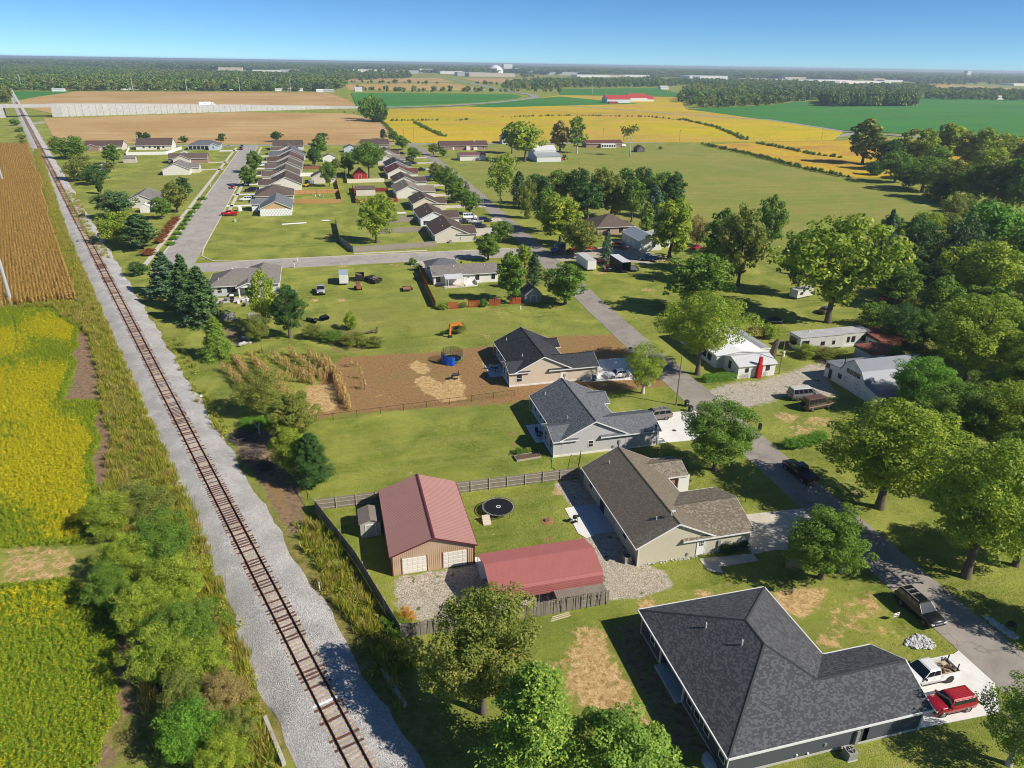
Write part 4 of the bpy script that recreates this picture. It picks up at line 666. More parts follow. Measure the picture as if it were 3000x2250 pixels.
wd_([(2715,293),(3000,296),(3300,300),(3300,285),(2980,274),(2800,268),(2715,275)],18,1.,1.9)
wd_([(2000,232),(2440,240),(2640,240),(2700,246),(3000,258),(3400,268),(3400,236),(3000,216),(2400,214),(2000,212)],40,1.4,3.)
wd_([(2620,250),(2690,250),(2760,244),(2700,238),(2620,240)],22,1.2,2.)
bl=np.concatenate(bl);sc=np.concatenate(sc); far=np.ones(len(bl),bool)
for px_,py_,w_,h_ in TOWN:
    e_,n_=G(px_,py_); d_=math.hypot(e_,n_); ux,uy=e_/d_,n_/d_; al=bl[:,0]*ux+bl[:,1]*uy; la=bl[:,0]*uy-bl[:,1]*ux; far&=~((al>d_-d_*.20)&(al<d_+w_*.6)&(la<20+0)&(la>-w_-20)|((al>d_-d_*.20)&(al<d_+w_*.6)&(la>-20)&(la<w_+20)))
scatter('far_woods',bl[far],FT,None,'far woods and town trees filling the horizon','wood',scl=sc[far],cluster=90.)
# hills of distant forest along the horizon
pts=[];scs=[]
for _ in range(9000):
    r=math.exp(random.uniform(math.log(4200),math.log(14000))); a=math.radians(random.uniform(-36,66)); pts.append((r*math.sin(a),r*math.cos(a))); scs.append(r/4200*random.uniform(1.8,3.2))
scs=np.array(scs); scatter('horizon_forest',np.array(pts),[FT[0],FT[1],FT[2]],None,'hazy forest reaching the horizon','wood',scl=np.stack([scs*3.,scs*3.,np.minimum(scs*1.0,3.4)],1))

LM['gr']=leaf_mat('grass_blade',(.12,.18,.022),(.36,.39,.07),(.48,.42,.16),.3,.5)
GT_=[clump(80+i,9,.10,.10,.012,LM['gr'],spike=True) for i in range(3)]
gp=np.concatenate([fill([(-6,34),(58,34),(58,80),(-6,80)],.42,px=False),fill([(64,38),(82,38),(82,90),(64,90)],.45,px=False),fill([(-14,80),(58,80),(58,140),(-14,140)],.62,px=False),fill([(64,90),(86,90),(86,140),(64,140)],.62,px=False)])
def inr(x0,x1,y0,y1): return (gp[:,0]>x0)&(gp[:,0]<x1)&(gp[:,1]>y0)&(gp[:,1]<y1)
ok=np.ones(len(gp),bool)
for r_ in ((27.4,47.2,33.6,50.6),(46,64.2,33,41),(31.3,46.3,60,79),(46,57.7,58,67),(39,46,56.6,60),(27,31.8,60,80),(3.6,13.8,65,79),(13,26.3,55,64),(29.4,46.6,86,102.5),(46,58,86,96.5),(28.3,31,91,97.4),(29.4,46.6,112,128),(43,59,109,121),(27,30.6,117,123),(57.3,64.4,20,140),(71,82,105,130),(13,15.2,62,67)): ok&=~inr(*r_)
ii=np.clip(np.searchsorted(gx,gp[:,0]),0,nx-1); jj=np.clip(np.searchsorted(gy,gp[:,1]),0,ny-1)
ok&=(ZA[jj,ii,0]<.35)&(ZA[jj,ii,2]<.3)&(ZB[jj,ii,0]<.5)&(RNG.random(len(gp))>ZA[jj,ii,1]*1.1)
ok&=((gp[:,0]-TO[0])*TN[0]+(gp[:,1]-TO[1])*TN[1])>5.2
scatter('lawn_grass',gp[ok],GT_,None,'short green and straw coloured grass of the near lawns','grass',smin=.6,smax=1.5)
# ------------------------------------------------------------------ building kit
def shingle_mat(name,c0,c1,seed=0,geo=False):
    k='shingle_'+name+('_tab' if geo else '')
    if k in MATS: return MATS[k]
    t=NT(k)
    if geo:
        at=t.n('Attribute',attribute_name='rnd'); oi=t.n('ObjectInfo').outputs['Random']; f=t.math('FRACT',t.math('ADD',at.outputs['Fac'],t.math('MULTIPLY',oi,7.3)))
        c=t.mix(t.ramp(f,[(.15,0.),(.85,1.)]),c0,c1); c=t.mix(t.noise(40,2,t.pos()),c,t.mix(1.,c,.75,'MULTIPLY'))
    else:
        uv=t.n('UVMap'); b=t.n('TexBrick'); b.inputs['Scale'].default_value=1; b.inputs['Brick Width'].default_value=.38; b.inputs['Row Height'].default_value=.16; b.inputs['Mortar Size'].default_value=.012; b.inputs['Color1'].default_value=(*c0,1); b.inputs['Color2'].default_value=(*c1,1); b.inputs['Mortar'].default_value=(*[x*.5 for x in c0],1); t.l(uv.outputs[0],b.inputs[0])
        c=t.mix(t.ramp(t.noise(1.1,4,t.obj(),.7),[(.3,0.),(.7,.45)]),b.outputs[0],t.mix(1.,b.outputs[0],1.25,'MULTIPLY')); mp=t.n('Mapping'); mp.inputs['Scale'].default_value=(1.2,.12,1); t.l(uv.outputs[0],mp.inputs[0]); c=t.mix(t.ramp(t.noise(1,4,mp.outputs[0],.7),[(.5,0.),(.75,.35)]),c,t.mix(1.,c,.6,'MULTIPLY')); t.bump(b.outputs['Fac'],-.3,.02)
    t.fin(c,.93,0,.15); MATS[k]=t.m; return t.m
SH=dict(dark=((.075,.077,.083),(.135,.138,.147)),tan=((.185,.155,.115),(.32,.275,.215)),blue=((.12,.13,.142),(.215,.23,.25)),black=((.034,.036,.043),(.072,.076,.086)),brown=((.105,.080,.066),(.16,.125,.105)),grey=((.17,.155,.14),(.25,.23,.205)),red=((.12,.045,.04),(.17,.07,.062)),umber=((.085,.060,.050),(.13,.095,.08)),taupe=((.20,.165,.135),(.27,.225,.185)),slate=((.10,.105,.115),(.165,.17,.18)),maroon=((.095,.055,.050),(.14,.085,.078)))
def SHM(k,geo=False): return shingle_mat(k,*SH[k],geo=geo)
def siding(name,col,pitch=.13,var=.06,vert=False,dirt=0.):
    k='siding_'+name
    if k in MATS: return MATS[k]
    t=NT(k); P=t.pos(); sx=t.n('SeparateXYZ'); t.l(P,sx.inputs[0])
    co=t.math('ADD',sx.outputs[0],sx.outputs[1]) if vert else sx.outputs[2]
    fr=t.math('FRACT',t.math('DIVIDE',co,pitch)); c=t.mix(t.noise(1.2,4,P,.6),tuple(x*(1-var) for x in col),tuple(x*(1+var) for x in col)); c=t.mix(t.ramp(fr,[(.0,.35),(.12,0.)]),c,t.mix(1.,c,.6,'MULTIPLY'))
    if dirt: c=t.mix(t.ramp(t.noise(.9,5,P,.75),[(.45,0.),(.8,dirt)]),c,(.2,.19,.17))
    t.fin(c,.7,0,.25); t.bump(fr,.5,.015 if not vert else .03); MATS[k]=t.m; return t.m
WHT=mat('white_trim',(.74,.73,.71),.55,var=.04); GLASS=mat('window_glass',(.02,.024,.03),.08,0,.1,1,spec=.7); DOORW=mat('white_door',(.78,.78,.77),.5,var=.03); FND=concrete('foundation',(.42,.40,.37),(.52,.50,.46)); PVC=mat('pvc_pipe',(.72,.71,.68),.5); DARKM=mat('dark_metal',(.03,.03,.033),.5,.3); GREYM=mat('grey_metal',(.36,.36,.36),.5,.4); SOFF=mat('gutter_white',(.70,.70,.69),.5)
class House:
    def __init__(s,name,label,e,n,cat='house',group=None,rot=0,det=2):
        s.o=thing(name,label,cat,e,n,0,rot,group); s.det=det; s.e=e; s.n=n
    def wall(s,pts,z0,z1,m,name='wall'): return MB().prism(pts,z0,z1).build(name,m,s.o)
    def planes(s,polys,m,geo=None,thick=.14,fascia=True,trim=None,n_ind=0,name='roof'):
        """polys: list of lists of (x,y,z) roof planes, counter-clockwise seen from above"""
        V=[];Fc=[];UV=[]; fb=MB(); tabs=[]
        for P in polys:
            P=[Vector(p) for p in P]; nrm=Vector((0,0,0))
            for i in range(len(P)): nrm+= (P[i]-P[0]).cross(P[(i+1)%len(P)]-P[0])
            if nrm.z<0: P=P[::-1]; nrm=-nrm
            nrm.normalize(); h=Vector((-nrm.y,nrm.x,0)); h=Vector((1,0,0)) if h.length<1e-6 else h.normalized(); up=nrm.cross(h); 
            b=len(V); k=len(P); V+= [tuple(p) for p in P]+[tuple(p-Vector((0,0,thick))) for p in P]; Fc.append(tuple(range(b,b+k))); UV+= [(p.dot(h),p.dot(up)) for p in P]
            Fc.append(tuple(range(b+2*k-1,b+k-1,-1))); UV+=[(0,0)]*k
            for i in range(k): Fc.append((b+i,b+k+i,b+k+(i+1)%k,b+(i+1)%k)); UV+=[(0,0)]*4
            if geo: tabs.append((P,nrm,h,up))
        me=bpy.data.meshes.new(name); me.from_pydata(V,[],Fc); me.materials.append(m); ul=me.uv_layers.new(name='UVMap')
        for i,u in enumerate(UV): ul.data[i].uv=u
        ro=obj(name,me,s.o)
        if geo: s.tabs(ro,tabs,geo,n_ind)
        return ro
    def tabs(s,ro,tabs,gm,n_ind):
        rng=np.random.default_rng(3); V=[];Q=[];R=[]; allt=[]
        for P,nrm,h,up in tabs:
            o=P[0]; uv=[((p-o).dot(h),(p-o).dot(up)) for p in P]; v0=min(a[1] for a in uv); v1=max(a[1] for a in uv); row=.145; nr=int((v1-v0)/row)
            for r in range(nr):
                vb=v0+r*row; vm=vb+row*.5; xs=[]
                for (ua,va),(ub,vb_) in zip(uv,uv[1:]+uv[:1]):
                    if (va>vm)!=(vb_>vm): xs.append(ua+(ub-ua)*(vm-va)/(vb_-va))
                xs.sort()
                for x0,x1 in zip(xs[::2],xs[1::2]):
                    u=x0; 
                    while u<x1-.02:
                        dk=rng.random()<.36; w=min(rng.uniform(.10,.17) if dk else rng.uniform(.16,.30),x1-u); th=.004+.008*(not dk)+.001*rng.random(); allt.append((o,nrm,h,up,u,min(u+w-.012,x1),vb,vb+row-.006,th)); u+=w
        def pts(tb,th2):
            o,nrm,h,up,u0,u1,v0,v1,th=tb; 
            return [o+h*u0+up*v0+nrm*th,o+h*u1+up*v0+nrm*th,o+h*u1+up*v1+nrm*(th-.002),o+h*u0+up*v1+nrm*(th-.002),o+h*u0+up*v0-nrm*.004,o+h*u1+up*v0-nrm*.004]
        if n_ind:
            D=[ (Vector((tb[0]+tb[2]*tb[4]+tb[3]*tb[6]))+Vector((s.e,s.n,0))-Vector(CP)).length for tb in allt]; order=np.argsort(D)[:n_ind]; ind=set(int(i) for i in order)
            cache={}
            for i in ind:
                tb=allt[i]; o,nrm,h,up,u0,u1,v0,v1,th=tb; w=round((u1-u0)*20)/20 or .05; key=(th>.008,w)
                if key not in cache:
                    mb=MB(); tt=.012 if key[0] else .005; mb.add([(0,0,tt),(w,0,tt),(w,.139,tt-.002),(0,.139,tt-.002),(0,0,-.004),(w,0,-.004)],[(0,1,2,3),(4,5,1,0),(4,0,3),(5,2,1)]); cache[key]=mb.mesh('shingle',gm)
                q=obj('shingle',cache[key],ro); M=Matrix([[h.x,up.x,nrm.x,0],[h.y,up.y,nrm.y,0],[h.z,up.z,nrm.z,0],[0,0,0,1]]); M.translation=o+h*u0+up*v0; q.matrix_local=M
            allt=[t for i,t in enumerate(allt) if i not in ind]
        for tb in allt:
            b=len(V); V+=[tuple(p) for p in pts(tb,0)]; Q+=[(b,b+1,b+2,b+3),(b+4,b+5,b+1,b)]; r=rng.random()*.25 if tb[8]<.008 else .6+rng.random()*.4; R+=[r,r]  # thin tabs get darker tones: shadow lines between shingles put into the colour
        so_=obj('shingle_field',npmesh('shingle_field',np.array(V),np.array(Q),gm,{'rnd':('FACE',R)}),ro); so_['kind']='stuff'
    def ridge(s,pts,m,w=.16):
        mb=MB()
        for a,b in pts:
            a=Vector(a);b=Vector(b); d=(b-a).normalized(); q=Vector((-d.y,d.x,0)).normalized()*w; L=(b-a).length; k=max(1,int(L/.3)) if s.det>1 else 1
            for i in range(k):
                p=a+(b-a)*(i/k); r=a+(b-a)*min(1,(i+1.15)/k); z=Vector((0,0,.045+.012*(i%2))); lo=Vector((0,0,-.05)); mb.add([p-q+lo,p+z,p+q+lo,r-q+lo,r+z,r+q+lo],[(0,3,4,1),(1,4,5,2)])
        return mb.build('ridge_cap',m,s.o)
    def trim(s,segs,m=None,w=.03,h=.18,name='fascia'):
        """boards hung below the roof edge from a to b (top edge points)"""
        for a,b in segs:
            mb=MB(); a=Vector(a);b=Vector(b); d=(b-a); d.z=0; d.normalize(); q=Vector((d.y,-d.x,0))*w; e=Vector((0,0,.02)); k=Vector((0,0,-h))
            mb.hull([a+k,b+k,b+k+q,a+k+q],[a+e,b+e,b+e+q,a+e+q]); mb.build(name,m or WHT,s.o)
    def window(s,face,u,z,w,h,at,frame=None,mull=True):
        """face: 's','n','w','e' ; u centre along the wall; at: wall coordinate"""
        frame=frame or WHT; T={'s':lambda a,d,z:(a,at-d,z),'n':lambda a,d,z:(a,at+d,z),'w':lambda a,d,z:(at-d,a,z),'e':lambda a,d,z:(at+d,a,z)}[face]
        def bx(mb,a0,a1,d0,d1,z0,z1):
            P=[T(a,d,zz) for a,d in ((a0,d0),(a1,d0),(a1,d1),(a0,d1)) for zz in (z0,)]; R=[T(a,d,z1) for a,d in ((a0,d0),(a1,d0),(a1,d1),(a0,d1))]; mb.hull(P,R)
        f=MB(); b=.07
        bx(f,u-w/2-b,u-w/2,.0,.05,z-b,z+h+b); bx(f,u+w/2,u+w/2+b,0,.05,z-b,z+h+b); bx(f,u-w/2,u+w/2,0,.052,z-b,z); bx(f,u-w/2,u+w/2,0,.052,z+h,z+h+b)
        if mull: bx(f,u-w/2,u+w/2,0,.045,z+h/2-.03,z+h/2+.03)
        fo=f.build('window',frame,s.o); g=MB(); bx(g,u-w/2,u+w/2,.002,.02,z,z+h); g.build('pane',GLASS,fo); return fo
    def door(s,face,u,w,h,at,m=None,z=.15,panes=False,name='door'):
        T={'s':lambda a,d,z:(a,at-d,z),'n':lambda a,d,z:(a,at+d,z),'w':lambda a,d,z:(at-d,a,z),'e':lambda a,d,z:(at+d,a,z)}[face]
        def bx(mb,a0,a1,d0,d1,z0,z1): mb.hull([T(a,d,z0) for a,d in ((a0,d0),(a1,d0),(a1,d1),(a0,d1))],[T(a,d,z1) for a,d in ((a0,d0),(a1,d0),(a1,d1),(a0,d1))])
        f=MB(); bx(f,u-w/2,u+w/2,0,.05,z,z+h); do=f.build(name,m or DOORW,s.o); f=MB(); bx(f,u-w/2-.09,u-w/2,0,.07,z,z+h+.09); bx(f,u+w/2,u+w/2+.09,0,.07,z,z+h+.09); bx(f,u-w/2,u+w/2,0,.072,z+h,z+h+.09); f.build('door_frame',WHT,do)
        if panes:
            for i in range(3):
                for j in range(2): g=MB(); uu=u+(i-1)*w*.22; zz=z+h*.62+j*h*.15; bx(g,uu-w*.08,uu+w*.08,.05,.06,zz,zz+h*.12); g.build('pane',GLASS,do)
        return do
    def garage_door(s,face,u,w,h,at,rows=4,cols=4,m=None,z=.08):
        T={'s':lambda a,d,z:(a,at-d,z),'n':lambda a,d,z:(a,at+d,z),'w':lambda a,d,z:(at-d,a,z),'e':lambda a,d,z:(at+d,a,z)}[face]
        def bx(mb,a0,a1,d0,d1,z0,z1): mb.hull([T(a,d,z0) for a,d in ((a0,d0),(a1,d0),(a1,d1),(a0,d1))],[T(a,d,z1) for a,d in ((a0,d0),(a1,d0),(a1,d1),(a0,d1))])
        f=MB(); bx(f,u-w/2,u+w/2,.0,.03,z,z+h); do=f.build('garage_door',m or DOORW,s.o)
        if s.det>1:
            for r in range(rows):
                for c in range(cols):
                    g=MB(); a0=u-w/2+w*c/cols+.07; a1=u-w/2+w*(c+1)/cols-.07; z0=z+h*r/rows+.09; z1=z+h*(r+1)/rows-.06; bx(g,a0,a1,.03,.055,z0,z1); g.build('panel',m or DOORW,do)
        return do
    def vent(s,x,y,z,h=.55,r=.06): return MB().tube((x,y,z-.15),(x,y,z+h),r,r,8).build('vent_pipe',PVC,s.o)
    def dish(s,x,y,z,az=.5):
        mb=MB(); n=14; c=Vector((x,y,z)); d=Vector((math.sin(az),math.cos(az),.6)).normalized(); a=d.orthogonal().normalized(); b=d.cross(a); R=[[c+(a*math.cos(2*math.pi*i/n)+b*math.sin(2*math.pi*i/n))*r+d*(r*r*.35) for i in range(n)] for r in (.03,.25,.42)]; mb.loft(R,False); mb.tube((x,y,z-.5),c,.03,.03,5); return mb.build('satellite_dish',mat('dish_grey',(.62,.62,.62),.5),s.o)
    def gable(s,x0,x1,y0,y1,zw,pitch,axis,wm,rm,ov=.4,rake=.3,z0=.0,geo=None,n_ind=0,walls=True,fas=True,ends=(1,1),roofname='roof',rext=(0,0)):
        """box with gable roof, ridge along axis; rext extends the roof into a neighbour at either end"""
        if axis=='y':
            c=(x0+x1)/2; hw=(x1-x0)/2; zr=zw+hw*pitch
            if walls:
                mb=MB(); sec=[(x0,z0),(x1,z0),(x1,zw-.02),(c,zr-.02),(x0,zw-.02)]; mb.hull([(x,y0,z) for x,z in sec],[(x,y1,z) for x,z in sec]); mb.build('wall',wm,s.o)
            ya=y0-(rake if ends[0] else -.0)-rext[0]; yb=y1+(rake if ends[1] else 0)+rext[1]; ze=zw-ov*pitch; t=.16
            P=[[(x0-ov,ya,ze+t),(c,ya,zr+t),(c,yb,zr+t),(x0-ov,yb,ze+t)],[(x1+ov,ya,ze+t),(x1+ov,yb,ze+t),(c,yb,zr+t),(c,ya,zr+t)]]
            ro=s.planes(P,rm,geo,n_ind=n_ind,name=roofname)
            if fas:
                sg=[((x0-ov,ya,ze+t),(c,ya,zr+t)),((c,ya,zr+t),(x1+ov,ya,ze+t))] if ends[0] else []
                if ends[1]: sg+=[((c,yb,zr+t),(x0-ov,yb,ze+t)),((x1+ov,yb,ze+t),(c,yb,zr+t))]
                s.trim(sg); s.trim([((x0-ov,yb,ze+t-.01),(x0-ov,ya,ze+t-.01)),((x1+ov,ya,ze+t-.01),(x1+ov,yb,ze+t-.01))],SOFF,.08,.14,'gutter')
            s.ridge([((c,ya,zr+t),(c,yb,zr+t))],rm) if s.det>1 else None
        else:
            c=(y0+y1)/2; hw=(y1-y0)/2; zr=zw+hw*pitch
            if walls:
                mb=MB(); sec=[(y0,z0),(y1,z0),(y1,zw-.02),(c,zr-.02),(y0,zw-.02)]; mb.hull([(x0,y,z) for y,z in sec][::-1],[(x1,y,z) for y,z in sec][::-1]); mb.build('wall',wm,s.o)
            xa=x0-(rake if ends[0] else 0)-rext[0]; xb=x1+(rake if ends[1] else 0)+rext[1]; ze=zw-ov*pitch; t=.16
            P=[[(xa,y0-ov,ze+t),(xb,y0-ov,ze+t),(xb,c,zr+t),(xa,c,zr+t)],[(xa,y1+ov,ze+t),(xa,c,zr+t),(xb,c,zr+t),(xb,y1+ov,ze+t)]]
            ro=s.planes(P,rm,geo,n_ind=n_ind,name=roofname)
            if fas:
                sg=[((xa,c,zr+t),(xa,y0-ov,ze+t)),((xa,y1+ov,ze+t),(xa,c,zr+t))] if ends[0] else []
                if ends[1]: sg+=[((xb,y0-ov,ze+t),(xb,c,zr+t)),((xb,c,zr+t),(xb,y1+ov,ze+t))]
                s.trim(sg) if sg else None; s.trim([((xa,y0-ov,ze+t-.01),(xb,y0-ov,ze+t-.01)),((xb,y1+ov,ze+t-.01),(xa,y1+ov,ze+t-.01))],SOFF,.08,.14,'gutter')
            s.ridge([((xa,c,zr+t),(xb,c,zr+t))],rm) if s.det>1 else None
        return ro
    def hip(s,x0,x1,y0,y1,zw,pitch,wm,rm,ov=.4,z0=0.,geo=None,walls=True):
        if walls: s.wall([(x0,y0),(x1,y0),(x1,y1),(x0,y1)],z0,zw,wm)
        X0,X1,Y0,Y1=x0-ov,x1+ov,y0-ov,y1+ov; t=.14; hw=min(X1-X0,Y1-Y0)/2; z=zw-ov*pitch+t; zr=z+hw*pitch
        if X1-X0>=Y1-Y0: a=(X0+hw,(Y0+Y1)/2,zr); b=(X1-hw,(Y0+Y1)/2,zr); P=[[(X0,Y0,z),(X1,Y0,z),b,a],[(X1,Y1,z),(X0,Y1,z),a,b],[(X0,Y1,z),(X0,Y0,z),a],[(X1,Y0,z),(X1,Y1,z),b]]
        else: a=((X0+X1)/2,Y0+hw,zr); b=((X0+X1)/2,Y1-hw,zr); P=[[(X0,Y1,z),(X0,Y0,z),a,b],[(X1,Y0,z),(X1,Y1,z),b,a],[(X0,Y0,z),(X1,Y0,z),a],[(X1,Y1,z),(X0,Y1,z),b]]
        s.planes(P,rm,geo); s.trim([((X0,Y0,z),(X1,Y0,z)),((X1,Y0,z),(X1,Y1,z)),((X1,Y1,z),(X0,Y1,z)),((X0,Y1,z),(X0,Y0,z))],SOFF,.06,.15,'gutter'); return zr
# ------------------------------------------------------------------ A: dark hip-roofed house
SA=siding('charcoal',(.085,.092,.105)); h=House('house','dark grey hip roofed new house with charcoal siding and white gutters',27.2,33.4)
p=.49; ze=2.85
def zA(d): return ze+d*p
P=lambda x,y,z:(x,y,z)
WA=19.7; MW=14.4; MD=17.4; YW=7.7; r1=(7.2,10.2,zA(7.2)); r2=(7.2,7.2,zA(7.2)); w1=(10.55,3.85,zA(3.85)); w2=(19.7,3.85,zA(3.85))
polys=[[(0,0,ze),r2,r1,(0,MD,ze)],[(0,MD,ze),r1,(MW,MD,ze)],[(MW,MD,ze),r1,r2,w1,(MW,YW,ze)],[(0,0,ze),(WA,0,ze),w2,w1,r2],[(MW,YW,ze),w1,w2,(WA,YW,ze)]]
h.planes(polys,SHM('dark'),SHM('dark',True),n_ind=300); h.ridge([(r1,r2),((0,0,ze),r2),((0,MD,ze),r1),((MW,MD,ze),r1),(r2,w1),(w1,w2)],mat('ridge_dark',(.05,.052,.058),.9,spec=.1),.17)
h.trim([((0,0,ze),(WA,0,ze)),((WA,0,ze),w2),(w2,(WA,YW,ze)),((WA,YW,ze),(MW,YW,ze)),((MW,YW,ze),(MW,MD,ze)),((MW,MD,ze),(0,MD,ze)),((0,MD,ze),(0,0,ze))],SOFF,.11,.15,'gutter')
mb=MB(); mb.prism([(.45,.45),(MW-.45,.45),(MW-.45,MD-.45),(.45,MD-.45),(.45,12.6),(2.2,12.6),(2.2,8.1),(.45,8.1)],.25,ze-.1); mb.build('wall',SA,h.o)
sec=[(.45,.25),(YW-.45,.25),(YW-.45,ze-.12),(3.85,ze+1.45),(.45,ze-.12)]; MB().hull([(MW-1,y,z) for y,z in sec][::-1],[(WA-.3,y,z) for y,z in sec][::-1]).build('wall',SA,h.o)
MB().prism([(.42,.42),(WA-.28,.42),(WA-.28,YW-.42),(MW-.42,YW-.42),(MW-.42,MD-.42),(.42,MD-.42)],0,.25).build('foundation',FND,h.o)
MB().box(-.2,2.2,8.1,12.6,0,.28).build('porch_slab',M_BLUEC,h.o)
for y in (8.0,12.7): MB().box(.3,.46,y-.08,y+.08,.28,ze-.1).build('porch_post',WHT,h.o)
for u in (14.6,6.9,5.5,3.9,1.3): h.window('w',u,1.0,.85,1.35,.45)
h.window('w',9.2,.3,1.7,2.05,2.2); h.garage_door('e',3.85,5.2,2.3,WA-.3,4,5)
for x,y in ((4.1,11.6),(5.7,8.15)): h.vent(x,y,zA(x),.6,.07)
for x,y in ((.3,MD-.5),(.3,.3),(WA-.5,.3)): MB().box(x-.05,x+.05,y-.05,y+.05,.1,ze-.1).build('downspout',SOFF,h.o)
for x,z in ((9.7,.9),(12.9,.6)): MB().box(x-.12,x+.12,.36,.46,z,z+.3).build('meter_box',GREYM,h.o)
MB().box(12.55,12.85,.2,.45,.3,1.9).tube((12.7,.32,1.9),(12.7,.32,2.5),.05,.05,6).build('electric_meter',GREYM,h.o)
for x,z in ((7.,.55),(8.1,.4)): MB().box(x-.08,x+.08,.33,.46,z,z+.15).build('wall_vent',WHT,h.o)
# ------------------------------------------------------------------ B: tan-roofed house
SB=siding('beige',(.54,.50,.385),.18); h=House('house','beige sided house with brown tan shingle roof and patio',31.6,60.5); BR_=siding('brick_red',(.36,.22,.18),.08,.15)
h.gable(0,9.4,0,17.9,2.75,.50,'y',SB,SHM('tan'),.5,.3,geo=SHM('tan',True),n_ind=300)
h.gable(9.38,14.4,.05,8.9,2.7,.36,'x',SB,SHM('tan'),.45,.35,geo=SHM('tan',True),ends=(0,1),rext=(4.,0))
h.gable(9.38,12.6,13.3,17.6,2.7,.40,'x',BR_,SHM('tan'),.4,.35,geo=SHM('tan',True),ends=(0,1),rext=(3.4,0))
h.window('w',15.5,1.,1.,1.3,0); h.window('w',3.9,1.1,.95,1.2,0); h.door('w',11.2,1.8,2.1,0,GLASS,.1,name='patio_door'); MB().box(-.02,.05,7,13.2,.0,2.6).build('porch_shade_panel',mat('shaded_wall_beige',(.42,.39,.31),.8),h.o)  # flat panel in darker beige: shade of the porch recess put into its colour
h.door('s',8.0,.95,2.1,0,panes=True); h.garage_door('e',4.5,4.9,2.2,14.4)
h.vent(3.0,2.2,2.75+3*.5+.1,.5); h.vent(2.6,15.9,2.75+2.6*.5+.1,.5); MB().tube((4.6,1.4,4.9),(4.6,1.4,6.2),.03,.03,6).box(4.3,4.9,1.38,1.42,5.8,6.0).box(4.35,4.4,1.3,1.5,5.4,6.05).build('antenna',PVC,h.o)
MB().box(10.2,10.55,-.12,.03,1.0,1.8).tube((10.35,-.06,0),(10.35,-.06,1.),.05,.05,6).build('electric_meter',GREYM,h.o); MB().box(6.2,6.45,-.1,0,.3,.75).build('hose_reel',GREYM,h.o)
for x,y in ((-.05,-.05),(14.45,.1),(-.05,17.9)): MB().box(x-.05,x+.05,y-.05,y+.05,0,2.6).build('downspout',SOFF,h.o)
mb=MB(); mb.box(11.6,13.2,13.,13.2,0,2.6); mb.build('porch_post',WHT,h.o)
# ------------------------------------------------------------------ C and D: the two similar gabled houses
def ranch_cd(e,n,label,sm,rk):
    h=House('house',label,e,n)
    h.gable(1.0,11.2,0,15.6,2.75,.49,'y',sm,SHM(rk),.45,.3,geo=SHM(rk,True)); 
    h.gable(11.18,16.4,-.02,6.4,2.7,.42,'x',sm,SHM(rk),.4,.35,geo=SHM(rk,True),ends=(0,1),rext=(4.2,0))
    h.gable(-.15,1.02,.02,5.3,2.7,.42,'x',sm,SHM(rk),.35,.3,geo=SHM(rk,True),ends=(1,0),rext=(0,2.6))
    h.gable(11.18,12.4,10.6,14.9,2.7,.42,'x',sm,SHM(rk),.35,.3,geo=SHM(rk,True),ends=(0,1),rext=(2.2,0))
    MB().prism([(-.2,-.05),(16.45,-.05),(16.45,6.45),(11.25,6.45),(11.25,15.65),(.95,15.65),(.95,5.35),(-.2,5.35)],0,.3).build('foundation',M_CONC,h.o)
    h.window('w',1.3,1.,.8,1.3,-.15); h.window('w',3.9,1.,.8,1.3,-.15); h.window('w',13.5,1.,.9,1.3,1.0); h.window('w',10.6,1.1,.9,1.2,1.0); h.door('w',7.9,1.8,2.05,1.0,GLASS,.15,name='patio_door')
    h.garage_door('e',3.2,4.9,2.2,16.4); h.vent(3.2,4.,4.05,.5); h.vent(2.6,13.5,3.75,.5)
    for x,y in ((-.22,-.1),(16.5,-.1),(.6,15.6)): MB().box(x-.05,x+.05,y-.05,y+.05,0,2.6).build('downspout',SOFF,h.o)
    MB().box(10.,10.3,-.15,.02,1.1,1.7).tube((10.15,-.07,0),(10.15,-.07,1.1),.05,.05,6).build('electric_meter',GREYM,h.o); MB().box(9.1,9.4,-.12,.02,.5,.9).build('meter_box',GREYM,h.o)
    return h
h=ranch_cd(29.85,86.5,'house with blue grey shingle roof and pale grey siding',siding('pale_grey',(.50,.485,.49)),'blue'); h.window('s',5.6,1.1,.7,1.,0); 
h=ranch_cd(29.8,112.2,'house with black shingle roof and cream tan siding',siding('cream_tan',(.60,.51,.40)),'black'); h.window('s',1.6,.9,.95,1.3,0); h.door('s',9.9,.95,2.1,0)
MB().box(10.9,11.,.6,2.,.02,.03).build('door_mat',DARKM,h.o)
# ------------------------------------------------------------------ red metal garage and carport
def ribbed(name,col,sheen=.45):
    k='metal_'+name
    if k in MATS: return MATS[k]
    t=NT(k); c=t.mix(t.noise(.8,4,t.obj(),.6),tuple(x*.9 for x in col),tuple(x*1.1 for x in col)); t.fin(c,sheen,.15,.5); MATS[k]=t.m; return t.m
RED=ribbed('barn_red',(.38,.20,.175),.45); RED2=ribbed('carport_red',(.42,.15,.135),.32); TANM=ribbed('tan_panel',(.60,.43,.29),.5); REDT=ribbed('trim_red',(.13,.028,.03),.45)
h=House('garage','tan metal garage with dusty red ribbed roof and two white doors',3.95,65.3,'garage')
gw,gd,zw=9.35,13.2,2.9; pt=.36; c=gw/2; zr=zw+c*pt
sec=[(0,0),(gw,0),(gw,zw),(c,zr),(0,zw)]; MB().hull([(x,0,z) for x,z in sec],[(x,gd,z) for x,z in sec]).build('wall',TANM,h.o)
mb=MB()
for i in range(41):
    x=.05+i*(gw-.1)/40; z=zw+min(x,gw-x)*pt-.05
    if 1.0<x<3.9 or 5.6<x<8.6: mb.box(x-.03,x+.03,-.035,0,2.35,z)
    else: mb.box(x-.03,x+.03,-.035,0,.05,z)
